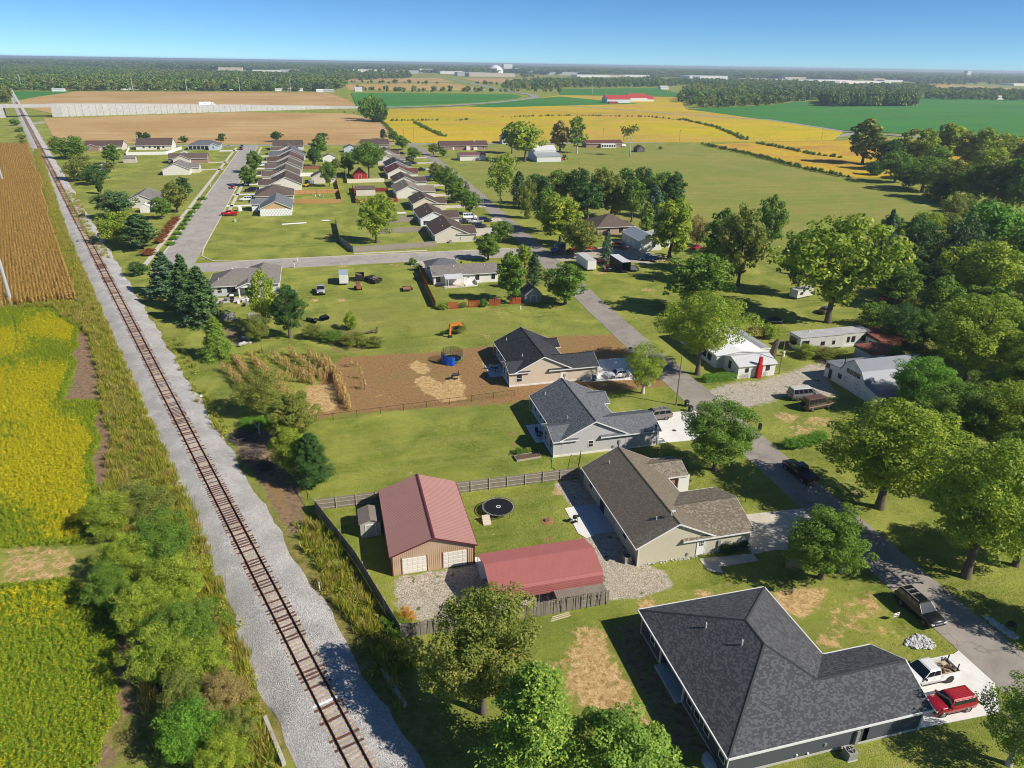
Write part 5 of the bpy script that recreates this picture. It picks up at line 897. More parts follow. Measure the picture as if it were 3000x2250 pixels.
mb.build('wall_rib',TANM,h.o,kind='stuff')
ov=.3
for sgn in (-1,1):
    xe=-ov if sgn<0 else gw+ov; zz=zw-ov*pt+.06; A=[(xe,-ov,zz),(c,-ov,zr+.06),(c,gd+ov,zr+.06),(xe,gd+ov,zz)]; B=[(x,y,z+.05) for x,y,z in A]; ro=MB().hull(A,B).build('roof_slope',RED,h.o)
    N=46
    for i in range(N):
        y=-ov+.05+i*(gd+2*ov-.1)/(N-1); mb=MB(); mb.hull([(xe,y-.055,zz+.045),(xe,y+.055,zz+.045),(c,y+.055,zr+.105),(c,y-.055,zr+.105)],[(xe,y-.025,zz+.105),(xe,y+.025,zz+.105),(c,y+.025,zr+.165),(c,y-.025,zr+.165)]); mb.build('roof_rib',RED,ro)
h.trim([((-ov,-ov,zw-ov*pt+.1),(c,-ov,zr+.1)),((c,-ov,zr+.1),(gw+ov,-ov,zw-ov*pt+.1)),((gw+ov,-ov,zw-ov*pt+.1),(gw+ov,gd+ov,zw-ov*pt+.1)),((-ov,gd+ov,zw-ov*pt+.1),(-ov,-ov,zw-ov*pt+.1))],REDT,.06,.16)
mb=MB(); mb.hull([(c-.2,-ov,zr+.09),(c+.2,-ov,zr+.09),(c+.2,gd+ov,zr+.09),(c-.2,gd+ov,zr+.09)],[(c-.04,-ov,zr+.2),(c+.04,-ov,zr+.2),(c+.04,gd+ov,zr+.2),(c-.04,gd+ov,zr+.2)]); mb.build('ridge_cap',REDT,h.o)
for x in (0,gw): MB().box(x-.06,x+.06,-.06,.06,0,zw-.05).build('corner_trim',REDT,h.o)
for u in (2.45,7.1): h.garage_door('s',u,2.75,2.1,-.02,4,5,mat('cream_door',(.74,.70,.62),.5,var=.03),.12)
for u in (1.02,3.88,5.67,8.53): MB().box(u-.05,u+.05,-.06,0,.1,2.3).build('door_trim',REDT,h.o)
h=House('carport','open red metal carport with curved eaves and ribbed side panel',13.3,57.1,'carport')
cl,cw=12.6,6.4; prof=[(-.02,1.35),(-.02,2.55),(.18,2.85),(3.2,3.75),(6.2,2.85),(6.4,2.6)]
for k,(a,b) in enumerate(zip(prof[:-1],prof[1:])):
    d=Vector((0,b[0]-a[0],b[1]-a[1])); nrm=Vector((0,-d.z,d.y)).normalized()*.03; A=[Vector((0,a[0],a[1])),Vector((cl,a[0],a[1])),Vector((cl,b[0],b[1])),Vector((0,b[0],b[1]))]; ro=MB().hull(A,[v+nrm for v in A]).build('metal_sheet',RED2,h.o)
    L=d.length; n=int(L/.23)
    for i in range(n):
        t0=(i+.5)/n; mb=MB(); p0=Vector((0,a[0],a[1]))+d*t0+nrm; dd=d.normalized()*.035; A=[p0-dd,p0-dd+Vector((cl,0,0)),p0+dd+Vector((cl,0,0)),p0+dd]; mb.hull(A,[v+nrm.normalized()*.03 for v in A]); mb.build('rib',RED2,ro)
for i in range(8):
    for y in (.06,6.35): MB().box(i*(cl-.1)/7,i*(cl-.1)/7+.07,y-.03,y+.04,0,2.6).build('post',GREYM,h.o)
    mb=MB(); x=i*(cl-.1)/7; mb.tube((x+.03,.05,2.6),(x+.03,3.2,3.66),.03,.03,5).tube((x+.03,3.2,3.66),(x+.03,6.3,2.6),.03,.03,5); mb.build('rafter',GREYM,h.o)
MB().box(0,cl,-.0,.06,1.25,1.33).build('side_rail',GREYM,h.o)
# garden shed by the garage
def shed(e,n,w,d,zw,pt,axis,wm,rm,label,rot=0,door=True,cat='shed',roofcol=None,group=None):
    h=House('shed',label,e,n,cat,group,rot,1); h.gable(0,w,0,d,zw,pt,axis,wm,rm,.15,.12,fas=False)
    if door: h.door('s',w/2,min(1.4,w*.45),zw*.85,0,wm,.05)
    return h
WOODG=siding('grey_planks',(.46,.43,.38),.16,.2,True,.5)
shed(.9,73.3,2.45,3.1,2.0,.35,'y',WOODG,mat('weathered_roof',(.20,.165,.135),.9,var=.3),'small weathered wooden shed beside the red roofed garage')
# ------------------------------------------------------------------ generic ranch houses of the two rows
def ranch(e,n,w,d,wing,wl,wd,wm,rm,label,group=None,door=True,wing_y=0.,zw=2.65,pt=.46,det=1,name='house'):
    """main block with south gable, garage wing on side wing (+1 east, -1 west)"""
    h=House(name,label,e,n,'house',group,0,det); h.gable(0,w,0,d,zw,pt,'y',wm,rm,.4,.3)
    if wing>0: h.gable(w-.02,w+wl,wing_y,wing_y+wd,zw-.05,pt*.85,'x',wm,rm,.35,.3,ends=(0,1),rext=(w*.35,0)); h.garage_door('e',wing_y+wd/2,min(4.6,wd-1),2.1,w+wl)
    elif wing<0: h.gable(-wl,.02,wing_y,wing_y+wd,zw-.05,pt*.85,'x',wm,rm,.35,.3,ends=(1,0),rext=(0,w*.35)); h.garage_door('w',wing_y+wd/2,min(4.6,wd-1),2.1,-wl)
    sd=0 if wing>0 else w; f='w' if wing>0 else 'e'
    for u in (d*.2,d*.78): h.window(f,u,.95,.9,1.2,sd)
    h.door(f,d*.5,1.6,2.0,sd,GLASS,.1,name='patio_door'); h.vent(w*.3,d*.25,zw+w*.3*pt,.5,.07); h.vent(w*.35,d*.7,zw+w*.35*pt,.5,.07)
    return h
VT=lambda k,c:siding(k,c,.13,.05)
CRM=VT('cream',(.62,.57,.49)); IVR=VT('ivory',(.70,.665,.60)); GRY=VT('light_grey',(.57,.565,.57)); SAG=VT('sage',(.44,.45,.37)); TAU=VT('taupe',(.50,.45,.39)); BLU=VT('powder_blue',(.46,.52,.58)); BRK=siding('brown_brick',(.30,.20,.16),.08,.2)
H1=ranch(34.1,225.4,11.,18.3,1,2.4,9.,CRM,SHM('umber'),'cream house with dark brown roof behind the long weathered fence'); MB().box(8.2,8.35,-.12,0,.6,1.6).build('electric_meter',GREYM,H1.o)
ranch(33.2,252,9.6,17.6,1,4.2,8.5,VT('white',(.70,.72,.73)),SHM('umber'),'white gabled house with dark brown roof next to the cream corner house').window('s',2.2,.5,2.2,1.2,0,DARKM)
ranch(34.4,281,9.8,15.5,1,3.1,8,VT('butter',(.66,.58,.44)),SHM('umber'),'butter yellow house with dark brown roof, third from the corner')
ranch(31.,309.5,10.8,18.5,1,5.6,9,IVR,SHM('taupe'),'ivory gabled house with tan grey roof beside the dark red fence')
ranch(33,337,10,17,1,4.6,8.5,IVR,SHM('umber'),'ivory house with dark brown roof behind the red roofed house')
ranch(32.9,366,11.6,19,1,3.2,8.5,IVR,SHM('red'),'ivory house with brick red shingle roof')
ranch(34.8,392,11,18,1,2.,8,GRY,SHM('black'),'grey house with blue black roof')
ranch(32.6,420,10.5,16,1,4.8,8,CRM,SHM('taupe'),'cream house with tan roof beyond the blue black roof')
ranch(35,446,10.6,18,1,2,8,IVR,SHM('maroon'),'ivory house with maroon brown roof near the county road')
h=House('house','long brown grey roofed house at the county road end of the east row',29.2,500,'house',None,0,1); h.gable(0,17.8,0,15,2.7,.36,'x',TAU,SHM('umber')); h.window('s',4,1,1.2,1.2,0); h.window('s',10,1,1.2,1.2,0)
h=House('house','unfinished house with blue grey roof and white house wrap walls',-22.4,280.4,'house',None,0,1)
t=NT('house_wrap'); v=t.n('TexVoronoi'); v.inputs['Scale'].default_value=.0; Pz=t.pos(); sx=t.n('SeparateXYZ'); t.l(Pz,sx.inputs[0]); rw=t.math('FLOOR',t.math('DIVIDE',sx.outputs[2],.75)); hx=t.math('SUBTRACT',t.math('FRACT',t.math('ADD',t.math('DIVIDE',t.math('ADD',sx.outputs[0],sx.outputs[1]),1.05),t.math('MULTIPLY',rw,.5))),.5); hz=t.math('SUBTRACT',t.math('FRACT',t.math('DIVIDE',sx.outputs[2],.75)),.5)
dd=t.math('ADD',t.math('MULTIPLY',t.math('ABSOLUTE',hx),1.25),t.math('MULTIPLY',t.math('ABSOLUTE',hz),.85)); msk=t.ramp(dd,[(.0,.55),(.36,.55),(.38,0.),(1,0.)]); t.fin(t.mix(msk,(.80,.80,.80),(.36,.37,.40)),.6,0,.3); WRAP=t.m
OSB=mat('osb_sheathing',(.58,.38,.20),.8,var=.2,scale=8)
sec=[(0,0),(11.2,0),(11.2,2.65),(0,2.65)]; MB().prism([(0,0),(11.2,0),(11.2,18.5),(0,18.5)],0,2.65).build('wall',WRAP,h.o); MB().hull([(0,0.01,2.66),(11.2,.01,2.66),(5.6,.01,5.15)],[(0,18.4,2.66),(11.2,18.4,2.66),(5.6,18.4,5.15)]).build('gable_wall',OSB,h.o)
h.gable(0,11.2,0,18.5,2.65,.46,'y',WRAP,SHM('blue'),.4,.35,walls=False); h.gable(-3.6,.02,10.5,17.5,2.6,.4,'x',WRAP,SHM('blue'),.35,.3,ends=(1,0),rext=(0,3.6)); MB().box(-.5,0,.8,1.,0,1).build('scaffold_board',OSB,h.o)
h=House('house','brown hip roofed house beside the unfinished house',-25.9,309,'house',None,0,1); h.hip(0,14.8,0,16.5,2.65,.42,TAU,SHM('brown')); h.door('e',4,1.6,2,14.8,GLASS)
ranch(-21.5,338.5,13.4,20,-1,4.6,9,IVR,SHM('umber'),'ivory house with dark brown roof and satellite dish in the west row').dish(2,1.5,4.2)
ranch(-22.,366,12.8,19.5,-1,4.2,9,CRM,SHM('brown'),'cream house with brown roof beside the white vinyl yard')
ranch(-21.5,393.5,13.2,19,-1,4.8,9,SAG,SHM('brown'),'sage gabled house with brown roof in the west row')
ranch(-21.8,421,14,20,-1,4.8,9,TAU,SHM('maroon'),'taupe house with maroon brown roof in the west row')
ranch(-22.,447,15,17,-1,4.8,9,GRY,SHM('slate'),'grey house with slate grey roof in the west row')
ranch(-22.5,475,10.4,15,-1,4.4,8,IVR,SHM('brown'),'small ivory house with brown roof near the county road')
h=House('house','long dark roofed house at the county road end of the west row',-27,499.5,'house',None,0,1); h.gable(0,18.7,0,14,2.7,.4,'x',GRY,SHM('umber')); h.window('s',15,1,1.2,1.2,0)
# west of the curbed street
h=House('house','brick ranch house with maroon roof beside the railway trees',-139,509,'house',None,0,1); h.gable(0,21.5,3,16,2.7,.40,'x',CRM,SHM('maroon'),.5); h.gable(1.5,8.5,-1,4,2.6,.4,'y',BRK,SHM('maroon'),.4,.3,ends=(1,0),rext=(0,5)); h.window('s',11,1,1.6,1.3,3); h.window('s',3.2,1,1.2,1.3,-1); h.dish(18,4,4); h.gable(12,17,1.5,5,2.6,.4,'y',BRK,SHM('maroon'),.4,.3,ends=(1,0),rext=(0,4))
h=House('house','cream house with dark roof behind the white vinyl fence',-110,513,'house',None,0,1); h.gable(0,21,0,15,2.7,.48,'x',IVR,SHM('umber'),.5)
for u in (4.5,8,11,16): h.window('s',u,1,1.3,1.2,0)
h.dish(.6,1,3.6); h.door('s',13,1.6,2.05,0,GLASS)
h=House('house','powder blue house with slate hip roof at the street corner',-78.8,506,'house',None,0,1); h.hip(0,19,2,15,2.7,.42,BLU,SHM('slate')); h.gable(12.5,18.2,-.5,4,2.7,.5,'y',BLU,SHM('slate'),.4,.3,ends=(1,0),rext=(0,5)); h.window('s',15.3,1,.9,1.3,-.5)
MB().box(.3,12.3,1.9,1.99,.3,2.3).build('porch_shade_sheet',GLASS,h.o)  # flat dark sheet on the wall stands in for the shade inside the porch
for i in range(6): MB().box(.3+i*2.36,.48+i*2.36,1.7,1.9,.2,2.5).build('porch_post',WHT,h.o)
h=House('house','tan brick house with brown cross gabled roof on the curbed street',-79.5,437,'house',None,0,1); h.gable(0,20,4,14,2.7,.42,'x',BRK,SHM('brown'),.45); h.gable(3,11.5,0,9,2.7,.46,'y',CRM,SHM('brown'),.4,.3,ends=(1,0),rext=(0,3)); h.window('s',6,1,1.1,1.2,0)
h=House('house','cream house with stained brown grey roof on the curbed street',-74.8,395,'house',None,0,1); h.gable(0,12.3,0,16,2.7,.46,'y',IVR,SHM('grey'),.45); h.gable(12.28,16,7,15,2.7,.42,'x',CRM,SHM('grey'),.4,.3,ends=(0,1),rext=(4,0)); h.window('e',11,1,1.2,1.2,16)
h=House('house','grey roofed cream house half hidden by trees near the sidewalk',-75,306,'house',None,0,1); h.gable(2.5,12,0,17,2.7,.46,'y',CRM,SHM('grey'),.45); h.gable(11.98,16.5,6,14,2.7,.42,'x',CRM,SHM('grey'),.4,.3,ends=(0,1),rext=(4,0)); h.window('s',9,1,1.1,1.2,0)
# K: grey-roofed house with the patio clutter
h=House('house','pale grey house with grey hip roof behind the spruces',-28.4,178.6,'house',None,0,1); KG=VT('pale_grey_blue',(.52,.54,.57)); h.hip(0,16,1.2,12.6,2.65,.44,KG,SHM('grey'),.45); h.gable(6.8,11.6,-1.2,2.,2.6,.42,'y',KG,SHM('grey'),.4,.3,walls=False,ends=(1,0),rext=(0,4)); h.hip(8.6,16.02,9,18.,2.64,.5,KG,SHM('grey'),.42); 
MB().hull([(6.8,-1.15,2.5),(11.6,-1.15,2.5),(9.2,-1.15,3.5)],[(6.8,-1.,2.5),(11.6,-1.,2.5),(9.2,-1.,3.5)]).build('gable_wall',WHT,h.o)
for x in (7.,11.4): MB().box(x-.15,x+.15,-1.1,-.8,0,2.5).build('porch_post',WHT,h.o)
h.window('s',5.2,.9,2.1,1.3,1.2,DARKM); h.window('s',2.3,.9,1.,1.3,1.2); h.door('s',9,1.7,2.05,1.2,GLASS,name='patio_door')
for x,y in ((5.2,7.2),(8.6,7.4)): MB().tube((x,y,4.8),(x,y,5.25),.3,.22,10).build('roof_vent',PVC,h.o)
h.vent(2.2,3.2,3.6); slab('patio',[(-27,174),(-16,174.5),(-16,178.2),(-26.5,178)],M_CONC2,'cluttered patio behind the pale grey house')
# M: white house with red fence
h=House('house','white house with streaked grey roof behind the red fence',26.3,178.4,'house',None,0,1); MW_=VT('bright_white',(.72,.70,.66)); h.gable(0,17.2,0,8.,2.6,.36,'x',MW_,SHM('grey'),.45,.35); h.hip(-.2,8,7.5,15,2.6,.42,MW_,SHM('slate'),.4)
h.door('s',9.2,.9,2.05,0,panes=True); h.window('s',11.6,.9,.9,1.3,0,DARKM); h.window('s',15.9,.9,.8,1.3,0,DARKM); h.window('s',1.2,.9,1.,1.2,0,DARKM); h.window('w',4,1.1,.9,1.1,0)
MB().hull([(2.6,-3.2,2.3),(7.4,-3.2,2.3),(7.4,0,2.7),(2.6,0,2.7)],[(2.6,-3.2,2.38),(7.4,-3.2,2.38),(7.4,0,2.78),(2.6,0,2.78)]).build('patio_cover',ribbed('white_metal',(.66,.67,.68)),h.o)
for x in (2.7,3.4,6.8,7.3): MB().box(x-.06,x+.06,-3.1,-2.98,0,2.3).build('porch_post',WHT,h.o)
MB().box(2.3,7.8,-3.4,0,.0,.1).build('patio_slab',M_CONC2,h.o); MB().box(7.8,11,-3.,-.0,.0,.3).build('deck',M_CONC,h.o); h.vent(5.8,3,3.8); h.vent(14.2,3,3.7); MB().tube((8.2,4.6,4.3),(8.2,4.6,4.75),.28,.24,10).build('roof_vent',DARKM,h.o); h.dish(.4,.6,3.)
MB().box(10.9,11.,-3,0,.3,1.1).build('deck_rail',WHT,h.o)
# brick house + workshop
h=House('house','tan brick house with brown hip roof beside the dark wood',90,226.5,'house',None,0,1); h.hip(0,13.2,0,13,2.7,.48,siding('tan_brick',(.42,.30,.23),.08,.2),SHM('brown'),.5); h.window('s',8.6,.6,1.2,1.8,0,DARKM); h.door('s',4,.95,2.05,0,DARKM)
h=House('workshop','white metal workshop with bluish grey roof and roll up doors',94.8,202.3,'workshop',None,0,1); WM=siding('white_steel',(.66,.66,.62),.25,.06,True); h.gable(0,7.5,0,14.4,3.,.42,'y',WM,ribbed('blue_grey_tin',(.34,.38,.42),.4),.1,.1)
h.wall([(-.02,0),(-.02,14.4),(-1.2,14.4),(-1.2,0)],0,3.0,WM) if False else None
for u in (4.6,8.4): h.door('w',u,2.6,2.4,0,DOORW,.05,name='roll_up_door')
h.door('w',12.4,.95,2.05,0); h.window('s',4.8,1.2,.9,1.1,0,DARKM); h.gable(7.4,15,3,13,2.8,.25,'y',WM,ribbed('white_tin',(.60,.60,.60),.5),.1,.1)
# white house complex east of the street
LW=siding('old_white',(.72,.71,.68),.15,.05); h=House('house','low white house with bright white roof and red chimney',71.9,106.3,'house',None,0,1); h.gable(0,7.8,0,5.5,2.5,.3,'x',LW,ribbed('pale_tin',(.62,.62,.63),.5),.25,.2); h.gable(-1.5,8.5,5.4,22,2.6,.12,'y',LW,mat('white_membrane',(.80,.80,.79),.6),.2,.2); 
MB().hull([(3.7,-.75,0),(4.6,-.75,0),(4.6,-.02,0),(3.7,-.02,0)],[(3.7,-.75,2.6),(4.6,-.75,2.6),(4.6,-.02,2.6),(3.7,-.02,2.6)]).hull([(3.85,-.65,2.6),(4.45,-.65,2.6),(4.45,-.1,2.6),(3.85,-.1,2.6)],[(3.9,-.6,4.2),(4.4,-.6,4.2),(4.4,-.15,4.2),(3.9,-.15,4.2)]).build('chimney',mat('red_paint',(.45,.02,.02),.6),h.o)
h.window('s',1.8,1.2,.6,.7,0,DARKM); h.window('s',6.2,1.2,.7,.9,0,DARKM); h.window('w',3.,1.,.7,1.4,0,DARKM)
for u in (8,10,12): h.window('w',u,.9,1.3,1.2,-1.5,DARKM)
h.gable(8.52,11.,7,20,2.4,.18,'y',LW,ribbed('grey_tin',(.36,.37,.38),.5),.1,.1)
for i,x in enumerate((1.0,1.95,5.8)): 
    mb=MB(); 
    for k in range(12): mb.tube((x+.42*math.cos(k*.5236),-.12,.5+.42*math.sin(k*.5236)),(x+.42*math.cos((k+1)*.5236),-.12,.5+.42*math.sin((k+1)*.5236)),.02,.02,4)
    for k in range(6): mb.tube((x,-.12,.5),(x+.42*math.cos(k*1.047),-.12,.5+.42*math.sin(k*1.047)),.012,.012,4)
    w_=mb.build('wagon_wheel',DARKM); w_.location=(71.9,106.3,0); tag(w_,'old wagon wheel leaning on the white wall near the red chimney','wheel','wagon wheels on the white wall')
h=House('mobile_home','long dirty white mobile home with grey stained roof',91.6,115.7,'mobile home',None,0,1); WD_=siding('dirty_white',(.62,.61,.57),.2,.1,True,.45); ROOFG=mat('stained_roof',(.40,.40,.40),.8,var=.35,scale=.8); MB().box(0,10.5,0,3.7,.35,3.).build('wall',WD_,h.o); MB().box(-.1,10.5,-.1,3.8,3.,3.1).build('roof',ROOFG,h.o); MB().box(10.52,17.5,.6,4.1,.35,2.9).build('wall',WD_,h.o); MB().box(10.52,17.6,.5,4.2,2.9,3.0).build('roof',ROOFG,h.o); MB().box(.2,17.2,.3,3.6,0,.34).build('skirting',WD_,h.o)
for u,w in ((1.3,1.5),(5.4,.8),(8.,.5),): h.window('s',u,1.1 if w<1 else .9,w,.7 if w<1 else 1.4,0,DARKM)
for u,w in ((12.,.5),(13.2,.7),(16,1.6)): h.window('s',u,1.,w,1.1,.6,DARKM)
h.window('w',2.2,.9,2.2,1.5,0,DARKM); h.vent(3.5,2.6,3.1,.6,.1)
BW=siding('white_boards',(.70,.71,.70),.2,.06,True,.3); TINB=ribbed('barn_tin',(.20,.215,.245),.6)
h=House('barn','long white gambrel barn with blue grey tin roof',88.9,89.2,'barn',None,0,1)
prof=[(0,0),(14.9,0),(14.9,2.9),(10.8,3.1),(10.,4.6),(7.9,5.9),(5.6,4.5),(4.2,2.7),(0,1.9)]
MB().hull([(0,y,z) for y,z in prof],[(.25,y,z) for y,z in prof]).build('front_wall',BW,h.o); MB().hull([(13,y,z) for y,z in prof],[(13.2,y,z) for y,z in prof]).build('rear_wall',BW,h.o)
for (a,b) in zip(prof[2:-1],prof[3:]): MB().hull([(-.15,a[0],a[1]+.02),(13.3,a[0],a[1]+.02),(13.3,b[0],b[1]+.02),(-.15,b[0],b[1]+.02)],[(-.15,a[0],a[1]+.12),(13.3,a[0],a[1]+.12),(13.3,b[0],b[1]+.12),(-.15,b[0],b[1]+.12)]).build('roof_sheet',TINB,h.o)
for u in (6.2,7.1,8.,8.9): h.window('w',u,3.2,.6,.65,0,DARKM)
for u,z in ((10.7,1.3),(8.9,1.4),(6.2,1.2),(14.2,1.9)): h.window('w',u,z,.8,.75,0,DARKM)
h.door('w',13.2,.9,1.9,0,DARKM,.1); h.door('w',7.6,4.4,2.6,0,BW,.1,name='sliding_door'); h.door('w',2.4,2.4,1.9,0,BW,.1,name='barn_door'); MB().tube((2.5,13.,3.2),(2.5,13.,4.1),.09,.09,8).tube((2.5,13.,4.1),(2.5,13.,4.3),.16,.05,8).build('chimney_pipe',DARKM,h.o)
h=House('shed','rusty red roofed shed with a white garage door beside the barn trees',107.8,112,'shed',None,0,1); RU=mat('rusty_tin',(.20,.07,.045),.8,var=.45,scale=1.2); MB().prism([(0,0),(5.5,0),(5.5,6),(0,6)],0,2.4).build('wall',RU,h.o); MB().hull([(-.2,-.2,2.42),(5.7,-.2,2.42),(5.7,6.2,2.9),(-.2,6.2,2.9)],[(-.2,-.2,2.5),(5.7,-.2,2.5),(5.7,6.2,2.98),(-.2,6.2,2.98)]).build('roof',RU,h.o); h.garage_door('w',2.4,3.6,1.9,0,2,2); h.window('w',2.4,1.1,1.2,.3,-.06,DARKM)
h=House('shed','grey tin lean-to with rust streaks behind the white barn',100,105,'shed',None,0,1); MB().prism([(0,0),(7,0),(7,5),(0,5)],0,2.6).build('wall',ribbed('tin_wall',(.42,.43,.44)),h.o); MB().hull([(-.2,-.2,2.62),(7.2,-.2,2.62),(7.2,5.2,3.1),(-.2,5.2,3.1)],[(-.2,-.2,2.7),(7.2,-.2,2.7),(7.2,5.2,3.18),(-.2,5.2,3.18)]).build('roof',RU,h.o)
# far north side
def at(px,py): return G(px,py)
e,n=at(1290,440); h=House('house','long brown roofed brick ranch on the county road',e,n-1,'house',None,0,1); h.gable(0,32,0,11,2.8,.45,'x',BRK,SHM('maroon'),.5)
for u,w in ((6,.9),(25,1.2),(29,1.)): h.window('s',u,1,w,1.4,0)
MB().box(17,19.5,-2,0,0,2.4).build('porch_block',IVR,h.o); MB().box(22,24.5,-1.6,0,0,1.8).build('porch_block',IVR,h.o); MB().box(23,24.3,4.5,5.8,4.5,6.6).build('chimney',mat('pale_brick',(.55,.50,.45),.8),h.o); MB().box(8.2,9.1,-.06,0,.1,2.1).build('door',DOORW,h.o)
e,n=at(1348,471); h=House('outbuilding','cream outbuilding with maroon metal roof beside the brown ranch',e,n,'shed',None,0,1); h.gable(0,15.5,0,9,2.8,.30,'x',IVR,ribbed('maroon_tin',(.20,.09,.085)),.3); h.garage_door('w',4.5,3,2.2,0)
e,n=at(1573,475); h=House('barn','white barn shed with a lower grey tin lean-to',e,n,'barn',None,0,1); h.gable(0,14.5,9,20,5.5,.45,'x',LW,ribbed('white_tin2',(.66,.66,.66),.5),.2); MB().hull([(-.3,-.3,3.),(15.3,-.3,3.),(15.3,9.2,4.6),(-.3,9.2,4.6)],[(-.3,-.3,3.1),(15.3,-.3,3.1),(15.3,9.2,4.7),(-.3,9.2,4.7)]).build('lean_to_roof',ribbed('grey_tin2',(.40,.42,.44),.4),h.o); MB().hull([(0,0,0),(15,0,0),(15,9,0),(0,9,0)],[(0,0,3),(15,0,3),(15,9,4.55),(0,9,4.55)]).build('lean_to_wall',BW,h.o)
e,n=at(1722,434); h=House('house','brick ranch house with rust brown roof and a white sun room',e,n,'house',None,0,1); h.gable(0,27,3,12,2.8,.38,'x',BRK,SHM('red'),.5); MB().box(10,21,0,3.1,0,2.5).build('sun_room',WHT,h.o)
for i in range(6): h.window('s',11+i*1.8,.5,1.2,1.6,0,WHT,False)
e,n=at(1472,422); h=House('house','white two storey farmhouse corner behind the big tree',e,n,'house',None,0,1); h.gable(0,9,0,9,5,.6,'y',LW,SHM('slate'))
shed(*at(1866,446),5.5,6,2.2,.7,'y',mat('dark_shed',(.10,.09,.085),.8),mat('dark_shed_roof',(.06,.06,.065),.8),'small dark round roofed shed in the meadow with a tan door')
shed(*at(290,502),5,6,2.6,.5,'y',LW,ribbed('white_shed_roof',(.7,.7,.7)),'white garden shed beside the railway trees'); shed(*at(362,478),6.2,4.6,2.4,.6,'x',TAU,SHM('grey'),'taupe shed with grey roof on the back lawn'); shed(*at(525,462),4.5,5,2.4,.4,'y',GRY,ribbed('pale_grey_tin',(.55,.57,.6)),'pale blue grey shed at the end of the white fence'); shed(*at(412,624),3.2,4,2.4,.5,'y',LW,LW,'white shed behind the dark trees by the grey gabled house')
shed(*at(1044,574),8.2,6,2.6,.35,'x',CRM,SHM('brown'),'cream shed with brown roof inside the dark red fence'); shed(*at(1036,524),6.5,4,2.0,.9,'y',mat('barn_shed_red',(.35,.03,.03),.7),SHM('grey'),'small red barn shaped shed behind the tan fence'); shed(*at(1008,447),8,7,2.6,.45,'y',BLU,SHM('slate'),'blue grey shed between the house rows'); shed(*at(1022,443),9,5,2.4,.2,'x',mat('orange_fence_shed',(.5,.2,.08),.8),SHM('slate'),'orange shed near the stubble field')
e,n=at(946,474); shed(e,n,7.5,7,2.4,.45,'y',LW,SHM('grey'),'white shed beside the back yard trees'); e,n=at(914,538); h=House('garage','cream detached garage with brown roof behind the white fence',e,n,'garage',None,0,1); h.gable(0,11,0,9,2.8,.5,'y',CRM,SHM('brown'))
e,n=at(1532,888); shed(e+.5,n,4.2,4.5,2.,.8,'y',mat('grey_shed_wall',(.28,.29,.30),.8,var=.2),mat('shed_roof_dark',(.09,.095,.10),.8),'grey wooden shed half hidden between street trees')
# farm with red roofs, far warehouse and town
def block(name,px,py,w,d,hh,m,label,cat='building',rm=None,pt=.0,group=None):
    e,n=G(px,py); h=House(name,label,e,n,cat,group,0,1)
    if pt: h.gable(0,w,0,d,hh,pt,'x',m,rm or m,.3,.3,fas=False)
    else: MB().box(0,w,0,d,0,hh).build('wall',m,h.o); MB().box(-.3,w+.3,-.3,d+.3,hh,hh+.4).build('roof',rm or m,h.o)
    return h
RR=mat('red_roof',(.42,.05,.045),.7); block('farm_house',1778,303,38,22,6,LW,'white farm building with bright red roof','barn',RR,.5); block('farm_house',1845,298,30,22,6,LW,'second white farm building with red roof beside the lane','barn',RR,.5); block('farm_house',1872,298,26,20,4,LW,'low red roofed wing of the farm','barn',RR,.5); block('farm_shed',1785,305,14,8,3,RR,'small red shed in front of the farm')
WHB=mat('far_white',(.78,.78,.77),.7,var=.05); GRB=mat('far_grey',(.45,.47,.50),.7); TNB=mat('far_tan',(.58,.50,.42),.7)
h=block('warehouse',2205,243,420,120,13,WHB,'very long low white warehouse on the horizon plain','warehouse',GRB)
for i in range(14): MB().box(8+i*29,24+i*29,-1,0,3,9).build('loading_bay',GRB,h.o)
MB().box(435,640,40,140,0,9).build('annex_wall',WHB,h.o)
TW='distant white town building among the trees'; tg='distant town buildings'
rnd=random.Random(3)
for px,py,w,hh in TOWN: block('town_building',px,py,w,w*.5,hh,rnd.choice((WHB,WHB,WHB,TNB,GRB)),TW,'building',None,0,tg)
block('silo',1475,214,55,40,50,WHB,'tall white tower of the distant plant','tower'); e,n=G(1452,215); mb=MB(); mb.loft([[(45*math.cos(a)*r,45*math.sin(a)*r,z) for a in [k*.5236 for k in range(12)]] for r,z in ((1,0),(.98,14),(.85,26),(.6,36),(.25,42),(.02,44))]); o=mb.build('storage_dome',WHB); o.location=(e,n,0); tag(o,'white storage dome at the distant plant','dome')
for px,py,lb in ((2830,232,'pair of white grain towers near the horizon'),): block('grain_tower',px,py,30,30,50,WHB,lb,'tower')
mg='mobile homes along the far wood'
for px,py in ((160,265),(265,260),(290,259),(310,261),(340,260),(355,261),(385,260),(395,258),(430,261),(440,250),(470,260),(520,261),(450,245),(580,260),(605,261),(665,261),(720,262),(815,264),(850,264),(870,264),(935,267),(955,267)): 
    w=rnd.uniform(12,20); block('mobile_home',px-8,py+3,w,9,3.6,rnd.choice((WHB,WHB,TNB,GRB)),'small white mobile home at the foot of the far wood','mobile home',rnd.choice((WHB,GRB)),.3,mg)
fg='farm houses among the eastern trees'
for px,py,w in ((2090,308,26),(2300,288,30),(2600,286,40),(2555,283,22),(2005,270,20),(1935,262,22),(1745,250,40),(1040,268,14),(2920,293,16)): block('farm_house',px,py,w,14,4.5,rnd.choice((WHB,LW)),'pale farm house among the distant trees','house',GRB,.5,fg)
HAZE=1.3e-4
